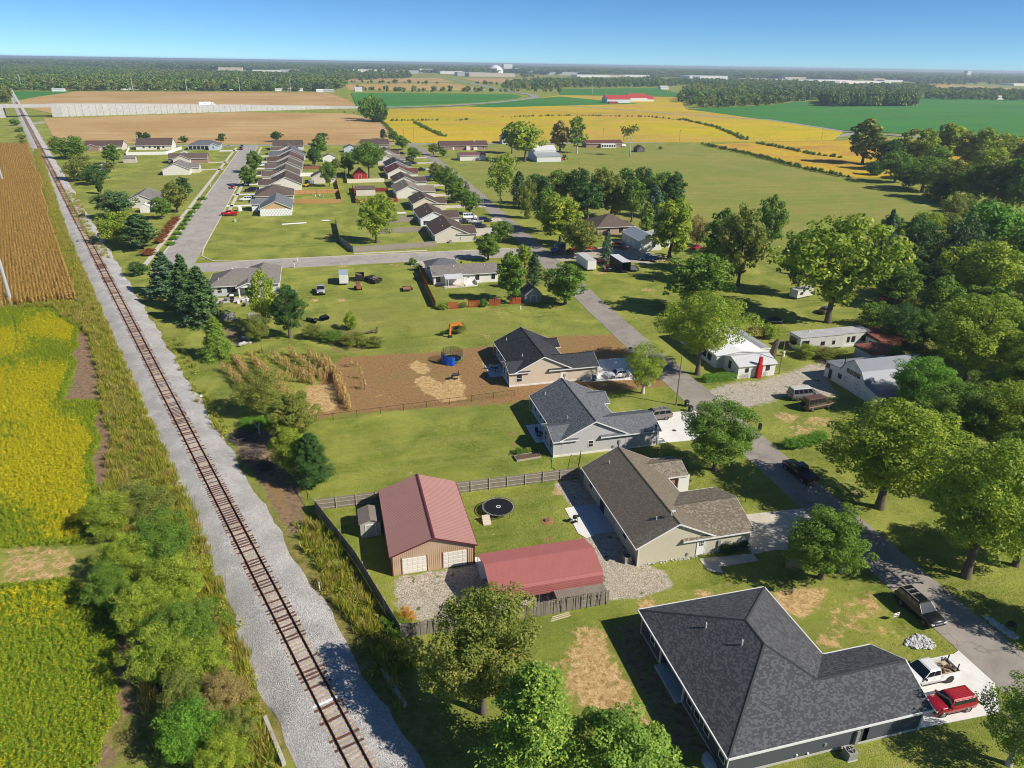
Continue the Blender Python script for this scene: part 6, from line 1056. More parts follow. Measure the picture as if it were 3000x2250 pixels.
# ------------------------------------------------------------------ vehicles
TYRE=mat('tyre_rubber',(.012,.012,.013),.85); RIM=mat('alloy_rim',(.45,.45,.46),.35,.8,.1); RIMD=mat('dark_rim',(.05,.05,.055),.4,.6); CGL=mat('car_glass',(.012,.016,.022),.06,0,.05,1,spec=.9); LAMP=mat('headlamp',(.72,.74,.76),.15,0,.05,1,spec=.8); TAIL=mat('tail_lamp',(.35,.01,.012),.25,0,.05,1,spec=.6); CHR=mat('chrome',(.62,.63,.65),.18,.9,.05); BLKP=mat('black_plastic',(.018,.018,.02),.6); PLATE=mat('number_plate',(.7,.72,.74),.5)
def paint_mat(k,c): return mat('paint_'+k,c,.28,.1,.04,1,spec=.5,coat=.7)
PC=dict(white=(.78,.78,.77),red=(.32,.006,.018),black=(.008,.008,.010),silver=(.40,.40,.41),grey=(.14,.145,.155),brown=(.075,.05,.038),bronze=(.19,.165,.15),blue=(.02,.045,.16),teal=(.06,.09,.10),dred=(.10,.012,.015),navy=(.012,.016,.035),bred=(.55,.008,.012),dgrey=(.05,.052,.055))
def section(x,hw,zb,zt,r=.12,tuck=.06):
    return [(x,-hw+tuck,zb),(x,hw-tuck,zb),(x,hw-.01,zb+.14),(x,hw,(zb+zt)*.5),(x,hw-.03,zt-r*.55),(x,hw-r,zt),(x,-hw+r,zt),(x,-hw+.03,zt-r*.55),(x,-hw,(zb+zt)*.5),(x,-hw+.01,zb+.14)]
STY=dict(
 sedan=dict(L=4.8,Wd=1.83,zb=.22,body=[(2.4,.45,.62,.80),(2.25,.30,.74,.93),(1.6,.22,.84,.98),(.9,.22,.93,1.),(-.9,.22,.97,1.),(-1.7,.22,1.0,.98),(-2.2,.28,.98,.93),(-2.4,.42,.80,.86)],cab=(.95,-1.75,.45,-1.05,1.45,.70,.60),wb=2.8,r=.33,win=2),
 suv=dict(L=5.2,Wd=2.0,zb=.32,body=[(2.6,.55,.95,.80),(2.45,.38,1.08,.94),(1.7,.32,1.14,.99),(1.1,.32,1.17,1.),(-1.5,.32,1.2,1.),(-2.4,.34,1.2,.97),(-2.6,.5,1.12,.9)],cab=(1.2,-2.5,.45,-2.3,1.88,.88,.74),wb=3.1,r=.40,win=3),
 jeep=dict(L=4.45,Wd=1.78,zb=.30,body=[(2.2,.5,.98,.90),(2.1,.36,1.05,.97),(1.5,.3,1.08,1.),(.9,.3,1.1,1.),(-1.5,.3,1.14,1.),(-2.1,.32,1.14,.98),(-2.22,.45,1.08,.95)],cab=(.95,-2.1,.45,-2.0,1.66,.86,.77),wb=2.64,r=.36,win=3),
 mini=dict(L=5.1,Wd=2.0,zb=.26,body=[(2.55,.5,.78,.78),(2.35,.34,.92,.92),(1.8,.27,1.02,.97),(1.3,.27,1.08,1.),(-1.5,.27,1.14,1.),(-2.4,.3,1.14,.97),(-2.55,.45,1.05,.92)],cab=(1.55,-2.48,.65,-2.25,1.75,.86,.72),wb=3.0,r=.35,win=3),
 van=dict(L=5.5,Wd=2.0,zb=.34,body=[(2.7,.55,1.0,.86),(2.55,.4,1.12,.95),(1.9,.35,1.18,1.),(1.5,.35,1.22,1.),(-2.2,.35,1.25,1.),(-2.65,.36,1.25,.99),(-2.75,.5,1.2,.97)],cab=(1.75,-2.65,1.05,-2.6,2.25,.93,.80),wb=3.4,r=.38,win=4),
 pickup=dict(L=5.85,Wd=2.02,zb=.42,body=[(2.9,.6,1.02,.86),(2.75,.48,1.14,.95),(2.0,.42,1.2,.99),(1.4,.42,1.23,1.),(-.55,.42,1.25,1.)],cab=(1.45,-.6,.7,-.5,1.93,.90,.78),wb=3.68,r=.42,win=2,bed=(-.6,-2.9)))
def wheel_mesh(r,rim):
    k=('wheel',round(r,2),rim.name)
    if k in MATS: return MATS[k]
    n=18; mb=MB(); R=[]
    for y,rr in ((-.11,r*.62),(-.115,r*.93),(-.08,r),(.08,r),(.115,r*.93),(.11,r*.62)): R.append([(rr*math.cos(2*math.pi*i/n),y,rr*math.sin(2*math.pi*i/n)) for i in range(n)])
    ty=mb.loft(R).mesh('tyre',TYRE,False); rb=MB(); rb.tube((0,-.10,0),(0,.10,0),r*.2,r*.2,10)
    for i in range(5):
        a=2*math.pi*i/5; c,s=math.cos(a),math.sin(a); w=r*.09
        for sg in (-1,1): rb.hull([(c*r*.1-s*w,sg*.09,s*r*.1+c*w),(c*r*.1+s*w,sg*.09,s*r*.1-c*w),(c*r*.6+s*w,sg*.11,s*r*.6-c*w),(c*r*.6-s*w,sg*.11,s*r*.6+c*w)],[(c*r*.1-s*w,sg*.118,s*r*.1+c*w),(c*r*.1+s*w,sg*.118,s*r*.1-c*w),(c*r*.6+s*w,sg*.122,s*r*.6-c*w),(c*r*.6-s*w,sg*.122,s*r*.6+c*w)])
    for sg in (-1,1):
        R=[[(q*math.cos(2*math.pi*i/n),sg*y,q*math.sin(2*math.pi*i/n)) for i in range(n)] for q,y in ((r*.56,.112),(r*.64,.121),(r*.66,.112))]; rb.loft(R,False)
    MATS[k]=(ty,rb.mesh('rim',rim)); return MATS[k]
def car(name,style,e,n,az,col,label,cat='car',group=None,rack=False,roof=None,rim=None,lod=0,cover=None,scale=1.):
    """az: heading from north towards east"""
    S=STY[style]; o=thing(name,label,cat,e,n,.03,math.pi/2-az,group); o.scale=(scale,)*3; pm=paint_mat(col,PC[col]); hw=S['Wd']/2; rim=rim or RIM
    MB().loft([section(x,hw*w,zb,zt) for x,zb,zt,w in S['body']]).build('body',pm,o,True)
    fx,rx,rf,rr,zr,wb_,wt=S['cab']; zc=S['body'][3][2]-.03; w0,w1=hw*.97,hw*wt
    A=[(rx,-w0,zc),(fx,-w0,zc),(fx,w0,zc),(rx,w0,zc)]; B=[(rr,-w1,zr-.07),(rf,-w1,zr-.07),(rf,w1,zr-.07),(rr,w1,zr-.07)]
    MB().hull(A,B).build('cabin',pm,o)
    c2=[(rr-.02,-w1,zr-.075),(rf+.02,-w1,zr-.075),(rf+.02,w1,zr-.075),(rr-.02,w1,zr-.075)]; c3=[(rr+.12,-w1+.14,zr),(rf-.14,-w1+.14,zr),(rf-.14,w1-.14,zr),(rr+.12,w1-.14,zr)]; ro=MB().hull(c2,c3).build('roof',roof or pm,o)
    def lerp(a,b,t): return tuple(a[i]+(b[i]-a[i])*t for i in range(3))
    def quad(p,nm,m,off,parent=None):
        p=[Vector(q) for q in p]; nr=(p[1]-p[0]).cross(p[2]-p[0]).normalized(); 
        if nr.dot(Vector(off))<0: nr=-nr
        return MB().hull([q+nr*.004 for q in p],[q+nr*.018 for q in p]).build(nm,m,parent or o)
    def pane(a0,a1,b0,b1,u0,u1,v0,v1,nm,off):
        P=lambda u,v: lerp(lerp(a0,a1,u),lerp(b0,b1,u),v); quad([P(u0,v0),P(u1,v0),P(u1,v1),P(u0,v1)],nm,CGL,off)
    pane(A[1],A[2],B[1],B[2],.02,.98,.0,1.,'windshield',(1,0,.5)); pane(A[0],A[3],B[0],B[3],.1,.9,.25,.9,'rear_window',(-1,0,.3))
    k=S['win']
    for sg,(a0,a1,b0,b1) in ((-1,(A[0],A[1],B[0],B[1])),(1,(A[3],A[2],B[3],B[2]))):
        for i in range(k):
            u0=.05+i*.90/k; u1=.05+(i+1)*.90/k-.035; pane(a0,a1,b0,b1,u0,u1,.22,.9,'side_window',(0,sg,0))
    ty,rm=wheel_mesh(S['r'],rim)
    for sx in (1,-1):
        for sy in (1,-1):
            x=sx*S['wb']/2+(0.05 if style!='pickup' else .1); w=obj('wheel',ty,o); w.location=(x,sy*(hw-.12),S['r']-.03); obj('rim',rm,w)
            if lod==0: MB().disc((x,sy*(hw-.06),S['r']),S['r']*1.16,'y',.11,20).build('wheel_arch',BLKP,o)
    f=S['body'][0]; xf=f[0]; xr=S['body'][-1][0] if 'bed' not in S else S['bed'][1]
    for sy in (1,-1):
        MB().box(xf-.16,xf+.01,sy*hw*.76-.17,sy*hw*.76+.17,f[2]-.22,f[2]-.04).build('headlight',LAMP,o)
        zt=1.0 if style in('suv','jeep','pickup','mini') else .8; zt=1.1 if style=='van' else zt
        MB().box(xr-.03,xr+.08,sy*hw*.84-.1,sy*hw*.84+.1,zt-.16,zt+.14).build('tail_light',TAIL,o)
        if lod==0: MB().box(fx-.25,fx-.1,sy*(w0+.1)-.11,sy*(w0+.1)+.11,zc+.02,zc+.2).build('mirror',pm if col!='white' else BLKP,o)
    if lod==0:
        MB().box(xf-.05,xf+.03,-hw*.5,hw*.5,f[2]-.26,f[2]-.05).build('grille',BLKP if style!='suv' else CHR,o); MB().box(xf-.12,xf+.05,-hw*.86,hw*.86,f[1],f[1]+.18).build('bumper',BLKP if col!='white' else pm,o); MB().box(xr-.06,xr+.1,-hw*.88,hw*.88,.45,.66).build('rear_bumper',CHR if style in('pickup','van') else pm,o); MB().box(xr-.075,xr-.06,-.16,.16,.72,.86).build('number_plate',PLATE,o)
        for sy in (1,-1): MB().box(-S['wb']/2+.55,S['wb']/2-.5,sy*hw-.03,sy*hw+.03,S['zb']-.02,S['zb']+.06).build('sill',BLKP,o)
        for sy in (1,-1):
            for x in (.2,-.75): MB().box(x-.1,x+.1,sy*(hw-.02)-.02,sy*(hw-.02)+.02,zc-.17,zc-.13).build('door_handle',BLKP if col=='white' else pm,o)
    if 'bed' in S:
        b0,b1=S['bed']; zt=1.22
        MB().box(b1,b0,-hw*.97,hw*.97,.42,.72).build('bed_floor',pm,o)
        for sy in (1,-1): MB().hull([(b1,sy*hw*.86,.7),(b0,sy*hw*.86,.7),(b0,sy*hw*.99,.5),(b1,sy*hw*.97,.5)],[(b1,sy*hw*.88,zt),(b0,sy*hw*.88,zt),(b0,sy*hw*.98,zt),(b1,sy*hw*.96,zt)]).build('bed_side',pm,o)
        MB().box(b1,b1+.09,-hw*.88,hw*.88,.6,zt).build('tailgate',pm,o); MB().box(b0-.02,b0+.04,-hw*.95,hw*.95,.6,zt).build('bed_front',pm,o)
        if cover: MB().box(b1+.02,b0,-hw*.92,hw*.92,zt-.02,zt+.03).build('bed_cover',cover,o)
    if rack:
        for sy in (1,-1): MB().box(rr+.2,rf-.3,sy*w1*.82-.03,sy*w1*.82+.03,zr,zr+.07).build('roof_rail',GREYM,o)
        for x in (rr+.7,(rr+rf)/2): MB().box(x-.03,x+.03,-w1*.82,w1*.82,zr+.05,zr+.09).build('cross_bar',GREYM,o)
    if style=='jeep':
        for i in range(6): MB().box(rr+.35,rf-.35,-w1*.62+i*w1*.24-.03,-w1*.62+i*w1*.24+.03,zr-.02,zr+.014).build('roof_rib',mat('rib_red',(.36,.02,.03),.5),o)
    return o
S90=math.pi/2
def veh(px,py,z=0): return G(px,py,z)
a=np.array(veh(2760.7,2098));b=np.array(veh(2834,2089.2)); car('car','jeep',(a[0]+b[0])/2,(a[1]+b[1])/2+.8,-S90+.02,'red','red boxy four wheel drive car parked on the white driveway')
a=np.array(veh(2778,2001)); wp=car('pickup_truck','pickup',a[0]-1.75,a[1]+.95,-S90,'white','white crew cab pickup with a loaded bed on the driveway','truck',rim=RIMD)
a=np.array(veh(2699.9,1831.6));b=np.array(veh(2637.4,1771.7)); car('car','suv',(a[0]+b[0])/2+.9,(a[1]+b[1])/2,math.pi-.03,'black','black full size car with roof rack parked at the street edge','car',rack=True)
a=np.array(veh(2302.5,1375.5));b=np.array(veh(2348.7,1417.5)); car('pickup_truck','pickup',(a[0]+b[0])/2+.9,(a[1]+b[1])/2,-.04,'black','black pickup with covered bed parked on the street','truck',cover=mat('tonneau',(.015,.016,.02),.5))
a=np.array(veh(1795.7,1110.1));b=np.array(veh(1835.9,1107)); car('car','sedan',(a[0]+b[0])/2,(a[1]+b[1])/2+.8,-S90-.03,'white','white sedan parked on the driveway of the black roofed house')
a=np.array(veh(1953,1230)); car('minivan','mini',a[0]-1.6,a[1]+.85,-S90,'bronze','bronze minivan parked against the blue grey roofed house','van',rack=True)
a=np.array(veh(2337,1175.6)); car('van','van',a[0]+1.6,a[1]+.85,S90+.05,'grey','silver roofed dark conversion van on the gravel','van',roof=mat('silver_roof',(.52,.53,.50),.5,.1))
a=np.array(veh(2377,1206));b=np.array(veh(2422,1196.6)); vn=car('van','van',(a[0]+b[0])/2,(a[1]+b[1])/2+.85,S90-.12,'brown','brown striped old van with a spare wheel on its back door','van',roof=mat('brown_roof',(.11,.055,.045),.6)); sw=obj('spare_wheel',wheel_mesh(.38,RIM)[0],vn); sw.location=(-2.9,.35,1.0); sw.rotation_euler=(0,0,S90); ST=mat('tan_stripe',(.30,.22,.15),.4); [MB().box(-2.5,2.3,s*1.0-.02,s*1.0+.02,.75,.95).build('side_stripe',ST,vn) for s in (-1,1)]
e,n=veh(941,866); car('pickup_truck','pickup',e,n+2.6,math.pi,'silver','silver pickup standing on the lawn beside the grey roofed house','truck')
e,n=veh(673,631); car('pickup_truck','pickup',e,n,-S90+.12,'bred','bright red pickup parked by the unfinished house','truck')
for px,py,st,az,col,lb,ct in ((721,589,'suv',-S90,'white','white car in the driveway next to the unfinished house','car'),(735,561,'suv',-S90,'black','black car in the driveway behind the white car','car'),(681,551,'sedan',math.pi,'red','red car parked on the curbed street','car'),(734,538,'pickup',-S90,'navy','dark pickup under the street tree','truck'),(764,488,'suv',-S90,'white','white car half hidden by a street tree','car'),(765,511,'sedan',-S90,'dgrey','dark car in a west row driveway','car'),(668,431,'sedan',-S90,'silver','pale blue sedan by the blue corner house','car'),(707,439,'suv',math.pi,'dred','dark red car near the stubble field end of the street','car'),(709,431,'sedan',math.pi,'navy','dark blue car beside the dark red car','car'),
 (1376,641,'van',S90,'white','white work van on the crowded corner driveway','van'),(1393,654,'pickup',-S90,'silver','silver pickup on the crowded corner driveway','truck'),(1421,650,'suv',S90,'navy','dark blue car at the street end of the crowded driveway','car'),(1404,668,'suv',S90,'black','black car along the edge of the crowded driveway','car'),(1356,655,'pickup',S90,'dgrey','dark pickup nosed into the crowded corner garage','truck'),
 (1178,452,'sedan',S90,'black','black car by the maroon roofed house','car'),(1197,466,'pickup',S90,'teal','dark teal pickup in an east row driveway','truck'),(1209,481,'suv',S90,'navy','navy car by the blue black roofed house','car'),(1232,501,'pickup',S90,'navy','dark truck with a black rack by the brick red roof','truck'),(1262,523,'pickup',S90,'blue','blue pickup by the ivory house','truck'),
 (1815,727,'pickup',math.pi-.35,'dred','old dark red tow truck beside the workshop','truck'),(1895,763,'pickup',-S90+.5,'blue','dark blue pickup in front of the workshop','truck'),(1748,770,'sedan',S90+.3,'dred','dark red car between trailer and spruce','car'),(1776,792,'jeep',.1,'black','black off road car with soft top beside the white trailer','car')):
    e,n=veh(px,py); car({'truck':'pickup_truck','van':'van','car':'car'}[ct],st,e,n,az,col,lb,ct,lod=1)
jg='old cars rusting under the grove trees'
for px,py,col,az in ((2415,915,'brown',1.),(2672,882,'silver',.3),(2590,880,'bred',.8),(2725,905,'dred',1.2),(2750,925,'black',1.3),(2040,730,'red',1.),(2690,870,'dgrey',.4)):
    e,n=veh(px,py); car('car','sedan',e,n,az,col,'rusting old car half hidden under the trees','car',jg,lod=1)
# blue semi tractor with low trailer
def semi(e,n,az,label,col,box=None,low=False):
    o=thing('semi_truck',label,'truck',e,n,.03,math.pi/2-az); pm=paint_mat(col,PC[col])
    MB().loft([section(x,1.0*w,.8,zt) for x,zt,w in ((3.4,1.7,.8),(3.2,1.95,.92),(1.6,2.1,1.),(1.5,2.1,1.2))]).build('hood',pm,o,True); MB().loft([section(x,1.2*w,.8,zt,.2) for x,zt,w in ((1.6,2.9,.96),(1.3,3.2,1.),(-1.2,3.5,1.),(-1.3,3.4,.97))]).build('cab',pm,o,True); MB().box(-4.6,-1.2,-.5,.5,.75,1.05).build('chassis',BLKP,o)
    MB().hull([(1.62,-1.,2.15),(1.62,1.,2.15),(1.45,1.,2.85),(1.45,-1.,2.85)],[(1.66,-1.,2.15),(1.66,1.,2.15),(1.5,1.,2.85),(1.5,-1.,2.85)]).build('windshield',CGL,o)
    for s in (1,-1): MB().tube((-.9,s*1.3,1.),(-.9,s*1.3,3.9),.09,.09,8).build('exhaust_stack',CHR,o); MB().tube((-.6,s*1.1,.8),(1.,s*1.1,.8),.3,.3,10).build('fuel_tank',CHR,o); MB().box(.3,1.2,s*1.2-.01,s*1.2+.02,2.1,2.8).build('side_window',CGL,o)
    MB().box(3.36,3.46,-.6,.6,.95,1.65).build('grille',CHR,o); MB().box(3.3,3.6,-1.15,1.15,.5,.8).build('bumper',CHR,o); ty,rm=wheel_mesh(.52,RIM)
    xs=[2.4,-2.9,-4.1]+([-12.2,-13.4] if box else []); 
    for x in xs:
        for s in (1,-1): w=obj('wheel',ty,o); w.location=(x,s*.98,.5); obj('rim',rm,w)
    if box:
        MB().box(-14.6,-1.6,-1.28,1.28,1.2,4.05).build('trailer_box',box,o); MB().box(-11,-5,-1.26,1.26,.4,1.15).build('side_skirt',box,o)
        for s in (-1,1): MB().tube((-8.,s*1.29,2.6),(-8.,s*1.3,2.6),.55,.55,16).build('round_emblem',mat('emblem_dark',(.05,.06,.09),.5),o)
    if low: MB().box(-12,-3.2,-1.2,1.2,1.05,1.3).build('flat_deck',mat('deck_red',(.25,.02,.02),.6),o); [MB().tube((-11+i*2,s*1.22,1.0),(-11+i*2,s*1.24,1.),.12,.12,8).build('marker_lamp',TAIL,o) for i in range(3) for s in (-1,1)]
    return o
e,n=veh(1628,745); semi(e+1.5,n,-S90-.1,'blue semi tractor with flat deck parked under trees','blue',None,True)
s=semi(-106,888.5,S90-.46,'white semi truck with box trailer driving on the highway','white',WHB); s.location.z=6.4
# highway far traffic omitted: nothing discernible
# ------------------------------------------------------------------ trailers and machines
def trailer_wheels(o,xs,ys,r=.34):
    ty,rm=wheel_mesh(r,RIM)
    for x in xs:
        for y in ys: w=obj('wheel',ty,o); w.location=(x,y,r-.03); obj('rim',rm,w)
def box_trailer(px,py,w,l,hh,az,m,rm,label,open_back=False):
    e,n=veh(px,py); o=thing('cargo_trailer',label,'trailer',e,n,0,-az)
    if open_back:
        for s in (-1,1): MB().box(s*w/2-.04,s*w/2+.04,-l/2,l/2,.45,hh).build('side_wall',m,o)
        MB().box(-w/2,w/2,l/2-.08,l/2,.45,hh).build('front_wall',m,o); MB().box(-w/2,w/2,-l/2,l/2,.4,.5).build('floor',m,o)
    else: MB().box(-w/2,w/2,-l/2,l/2,.5,hh).build('box',m,o); MB().box(-w/2+.1,-.02,-l/2-.04,-l/2,.6,hh-.1).build('door',m,o); MB().box(.02,w/2-.1,-l/2-.04,-l/2,.6,hh-.1).build('door',m,o)
    MB().box(-w/2-.03,w/2+.03,-l/2-.03,l/2+.03,hh,hh+.06).build('roof',rm,o); MB().box(-.05,.05,l/2,l/2+1.2,.4,.5).build('hitch',BLKP,o); trailer_wheels(o,(-w/2+.02,w/2-.02),(-.5,.4)) if False else None
    ty,rmm=wheel_mesh(.34,RIM)
    for x in (-w/2-.06,w/2+.06):
        for y in (-.6,.25): q=obj('wheel',ty,o); q.location=(x,y,.31); q.rotation_euler=(0,0,S90); obj('rim',rmm,q)
    return o
WTR=mat('trailer_white',(.70,.71,.70),.45); 
box_trailer(1008,828,2.3,5.2,2.8,.03,WTR,mat('trailer_roof_grey',(.36,.40,.45),.5),'white enclosed trailer with grey roof on the lawn'); box_trailer(1716,782,2.6,9.5,3.,.0,WTR,mat('trailer_roof_pale',(.5,.5,.5),.6,var=.3),'long white enclosed trailer beside the narrow street'); box_trailer(1815,788,2.6,9.,3.1,.0,mat('trailer_black',(.02,.02,.022),.5),mat('trailer_roof_white',(.6,.62,.64),.4),'black open ended trailer with white roof',True)
def flat(px,py,w,l,az,m,side,label,load=None):
    e,n=veh(px,py); o=thing('utility_trailer',label,'trailer',e,n,0,-az)
    for i in range(8): MB().box(-w/2+.02+i*w/8,-w/2-.02+(i+1)*w/8,-l/2,l/2,.45,.52).build('plank',m,o)
    if side:
        for s in (-1,1): MB().box(s*w/2-.04,s*w/2+.04,-l/2,l/2,.52,.52+side).build('side_wall',DARKM,o); MB().box(-w/2+.05,w/2-.05,s*l/2-.04,s*l/2+.04,.52,.52+side).build('end_wall',DARKM,o)
    ty,rmm=wheel_mesh(.34,RIM)
    for x in (-w/2-.12,w/2+.12): q=obj('wheel',ty,o); q.location=(x,-.2,.31); q.rotation_euler=(0,0,S90); obj('rim',rmm,q)
    MB().box(-.05,.05,l/2,l/2+1.,.4,.5).build('hitch',DARKM,o)
    if load:
        rng=random.Random(label); 
        for i in range(9): x,y=rng.uniform(-w/2+.4,w/2-.4),rng.uniform(-l/2+.5,l/2-.5); a=rng.uniform(0,3); z=.55+side*.4+rng.random()*.5; d=Vector((math.cos(a),math.sin(a),rng.uniform(-.3,.3)))*rng.uniform(.4,.9); p=Vector((x,y,z)); q=MB().tube(p-d,p+d,rng.uniform(.08,.2),None,4).build('scrap_piece',rng.choice(load),o)
    return o
SCR=[mat('scrap_rust',(.16,.09,.06),.9,var=.4),mat('scrap_wood',(.38,.29,.2),.9,var=.4),mat('scrap_grey',(.22,.21,.2),.8,var=.4)]
flat(1055,820,2.2,3.6,.05,SCR[1],1.1,'black dump trailer heaped with scrap boards',SCR); flat(1095,826,2.3,4.6,-.5,SCR[0],.7,'rusty trailer overloaded with scrap',SCR); flat(1193,850,2.2,3.2,.03,mat('rusty_planks',(.33,.16,.09),.9,var=.35),.12,'small rusty flat trailer alone on the grass'); flat(1856,790,2.2,5.5,.25,mat('dark_deck',(.14,.14,.14),.8,var=.3),.1,'dark car hauler trailer with lowered ramp')
e,n=veh(1050,848); o=thing('skid_steer','white and rust skid steer loader parked by the scrap trailers','loader',e,n,0,S90+.1); MB().box(-1.1,.9,-.5,.5,.45,1.2).build('body',mat('loader_white',(.62,.62,.6),.5),o); MB().box(-.6,.4,-.45,.45,1.2,2.05).build('cab',mat('loader_cage',(.2,.1,.07),.6),o); MB().box(-1.25,-.9,-.55,.55,.5,1.5).build('engine_cover',mat('loader_rust',(.3,.1,.05),.7),o); MB().hull([(1.0,-.85,.05),(1.8,-.85,.02),(1.8,.85,.02),(1.0,.85,.05)],[(1.0,-.85,.7),(1.15,-.85,.65),(1.15,.85,.65),(1.0,.85,.7)]).build('bucket',DARKM,o); [MB().tube((-1.,s*.65,1.5),(1.1,s*.65,.5),.1,.1,6).build('lift_arm',mat('loader_white',(.62,.62,.6),.5),o) for s in (-1,1)]
ty,rm=wheel_mesh(.4,mat('rim_rust',(.25,.06,.04),.6))
for x in (-.6,.55):
    for y in (-.68,.68): q=obj('wheel',ty,o); q.location=(x,y,.37); obj('rim',rm,q)
ORG=mat('digger_orange',(.62,.20,.02),.5,var=.15); e,n=veh(1318,988); o=thing('excavator_arm','bent orange digger arm standing on the mown grass','digger',e,n,0,.2); MB().hull([(-.2,-.18,0),(.2,-.18,0),(.2,.18,0),(-.2,.18,0)],[(-.05,-.2,2.6),(.35,-.2,2.6),(.35,.2,2.6),(-.05,.2,2.6)]).build('stick',ORG,o); MB().hull([(-.1,-.25,2.4),(.1,-.25,2.9),(.1,.25,2.9),(-.1,.25,2.4)],[(2.1,-.25,2.5),(2.1,-.25,3.1),(2.1,.25,3.1),(2.1,.25,2.5)]).build('boom',ORG,o); MB().hull([(1.9,-.3,2.5),(2.9,-.3,2.2),(2.9,.3,2.2),(1.9,.3,2.5)],[(1.9,-.3,3.),(2.6,-.3,2.8),(2.6,.3,2.8),(1.9,.3,3.)]).build('bracket',ORG,o); MB().tube((.3,0,1.6),(1.4,0,2.55),.07,.07,8).build('cylinder_ram',CHR,o); MB().hull([(-.4,-.4,-.02),(.5,-.4,-.02),(.5,.4,-.02),(-.4,.4,-.02)],[(-.2,-.35,.5),(.3,-.35,.5),(.3,.35,.5),(-.2,.35,.5)]).build('bucket',DARKM,o)
e,n=veh(1655,468); o=thing('farm_tractor','green farm tractor beside the white barn shed','tractor',e,n,0,.6); GT=mat('tractor_green',(.03,.20,.03),.5); MB().box(-1.,1.8,-.45,.45,.8,1.6).build('body',GT,o); MB().box(-1.3,.1,-.8,.8,1.5,2.9).build('cab',CGL,o); MB().box(-1.4,.2,-.85,.85,2.9,3.05).build('roof',GT,o)
for x,r in ((-1.,.85),(1.5,.5)):
    ty,rm=wheel_mesh(r,mat('rim_yellow',(.6,.45,.02),.5))
    for y in (-.95,.95): q=obj('wheel',ty,o); q.location=(x,y,r-.03); obj('rim',rm,q)
tag(MB().box(*(lambda p:(p[0]-1.4,p[0]+1.4,p[1]-1,p[1]+1))(veh(1642,470)),.0,1.4).build('seed_hopper',mat('hopper_red',(.5,.06,.02),.6)),'red farm implement beside the green tractor','implement')
# ------------------------------------------------------------------ fences
FW=siding('fence_wood',(.24,.205,.165),.14,.25,True,.3); FWs=mat('fence_picket',(.25,.215,.175),.9,var=.35,scale=2.,spec=.1); FWr=mat('fence_rail_pale',(.40,.36,.30),.9,var=.2)
def fence(P,h,m,rm,label,sect=2.4,single=False,face=1,pw=.14,gapf=.012,name='wooden_fence',group=None,lod=0,rails=True,lean=.02):
    """face=+1: rails and posts on the left of travel"""
    o=thing(name,label,'fence',P[0][0],P[0][1],0,0,group); O=np.array(P[0]); pk=None
    rng=random.Random(label)
    for a,b in zip(P[:-1],P[1:]):
        a=np.array(a)-O;b=np.array(b)-O; L=np.linalg.norm(b-a); d=(b-a)/L; q=np.array([-d[1],d[0]])*face; ns=max(1,round(L/sect)); ang=math.atan2(d[1],d[0])
        for i in range(ns):
            s0=a+d*L*i/ns; s1=a+d*L*(i+1)/ns; sl=L/ns
            MB().box(-.05,.05,-.05,.05,0,h+.02).build('post',rm,o).location=(*(s0+q*.09),0)
            if rails:
                for z in (.3,h*.55,h-.25): r=MB().box(0,sl,-.02,.02,z-.045,z+.045).build('rail',rm,o); r.location=(*(s0+q*.05),0); r.rotation_euler=(0,0,ang)
            k=int(sl/(pw+gapf)); mb=MB()
            for j in range(k):
                x0=j*sl/k; hh=h+rng.uniform(-.04,.04); tl=rng.gauss(0,.004); y=rng.gauss(0,lean*.4)
                if single: pc=MB().add([(0,-.01,0),(pw,-.01,0),(pw,.01,0),(0,.01,0),(0,-.01,1),(pw,-.01,1),(pw,.01,1),(0,.01,1)],[(3,2,1,0),(4,5,6,7),(0,1,5,4),(1,2,6,5),(2,3,7,6),(3,0,4,7)]).mesh('picket',m) if pk is None else pk; pk=pc; p=obj('picket',pc,o); p.scale=(1,1,hh); p.location=(*(s0+d*x0-q*y),0); p.rotation_euler=(rng.gauss(0,lean*.6),tl*3,ang)
                else:
                    w=sl/k-gapf; mb.box(x0,x0+w,-.01+y,.01+y,.04,hh)
            if not single: g=mb.build('picket_panel',m,o); g.location=(*s0,0); g.rotation_euler=(0,0,ang)
        MB().box(-.05,.05,-.05,.05,0,h+.02).build('post',rm,o).location=(*(b+q*.09),0)
    return o
fence([(25.95,55.3),(12.9,55.3)],1.85,FWs,FWr,'weathered grey picket fence along the carport',2.4,True,-1,pw=.13,lean=.06)
fence([(12.85,55.35),(3.7,55.6)],1.8,FWs,FWr,'weathered fence behind the olive tree',2.4,True,-1,lean=.05)
fence([(3.65,55.7),(.0,68.5),(-4.4,80.3)],1.8,FWs,FWr,'dark wooden fence along the track side of the yard',2.4,False,-1)
fence([(-4.3,80.6),(31.2,80.2)],1.75,FWs,FWr,'long wooden fence behind the red roofed garage with rails showing',2.45,False,-1); fence([(31.3,80.15),(31.4,78.6)],1.75,FWs,FWr,'short fence return at the tan roofed house corner',1.5)
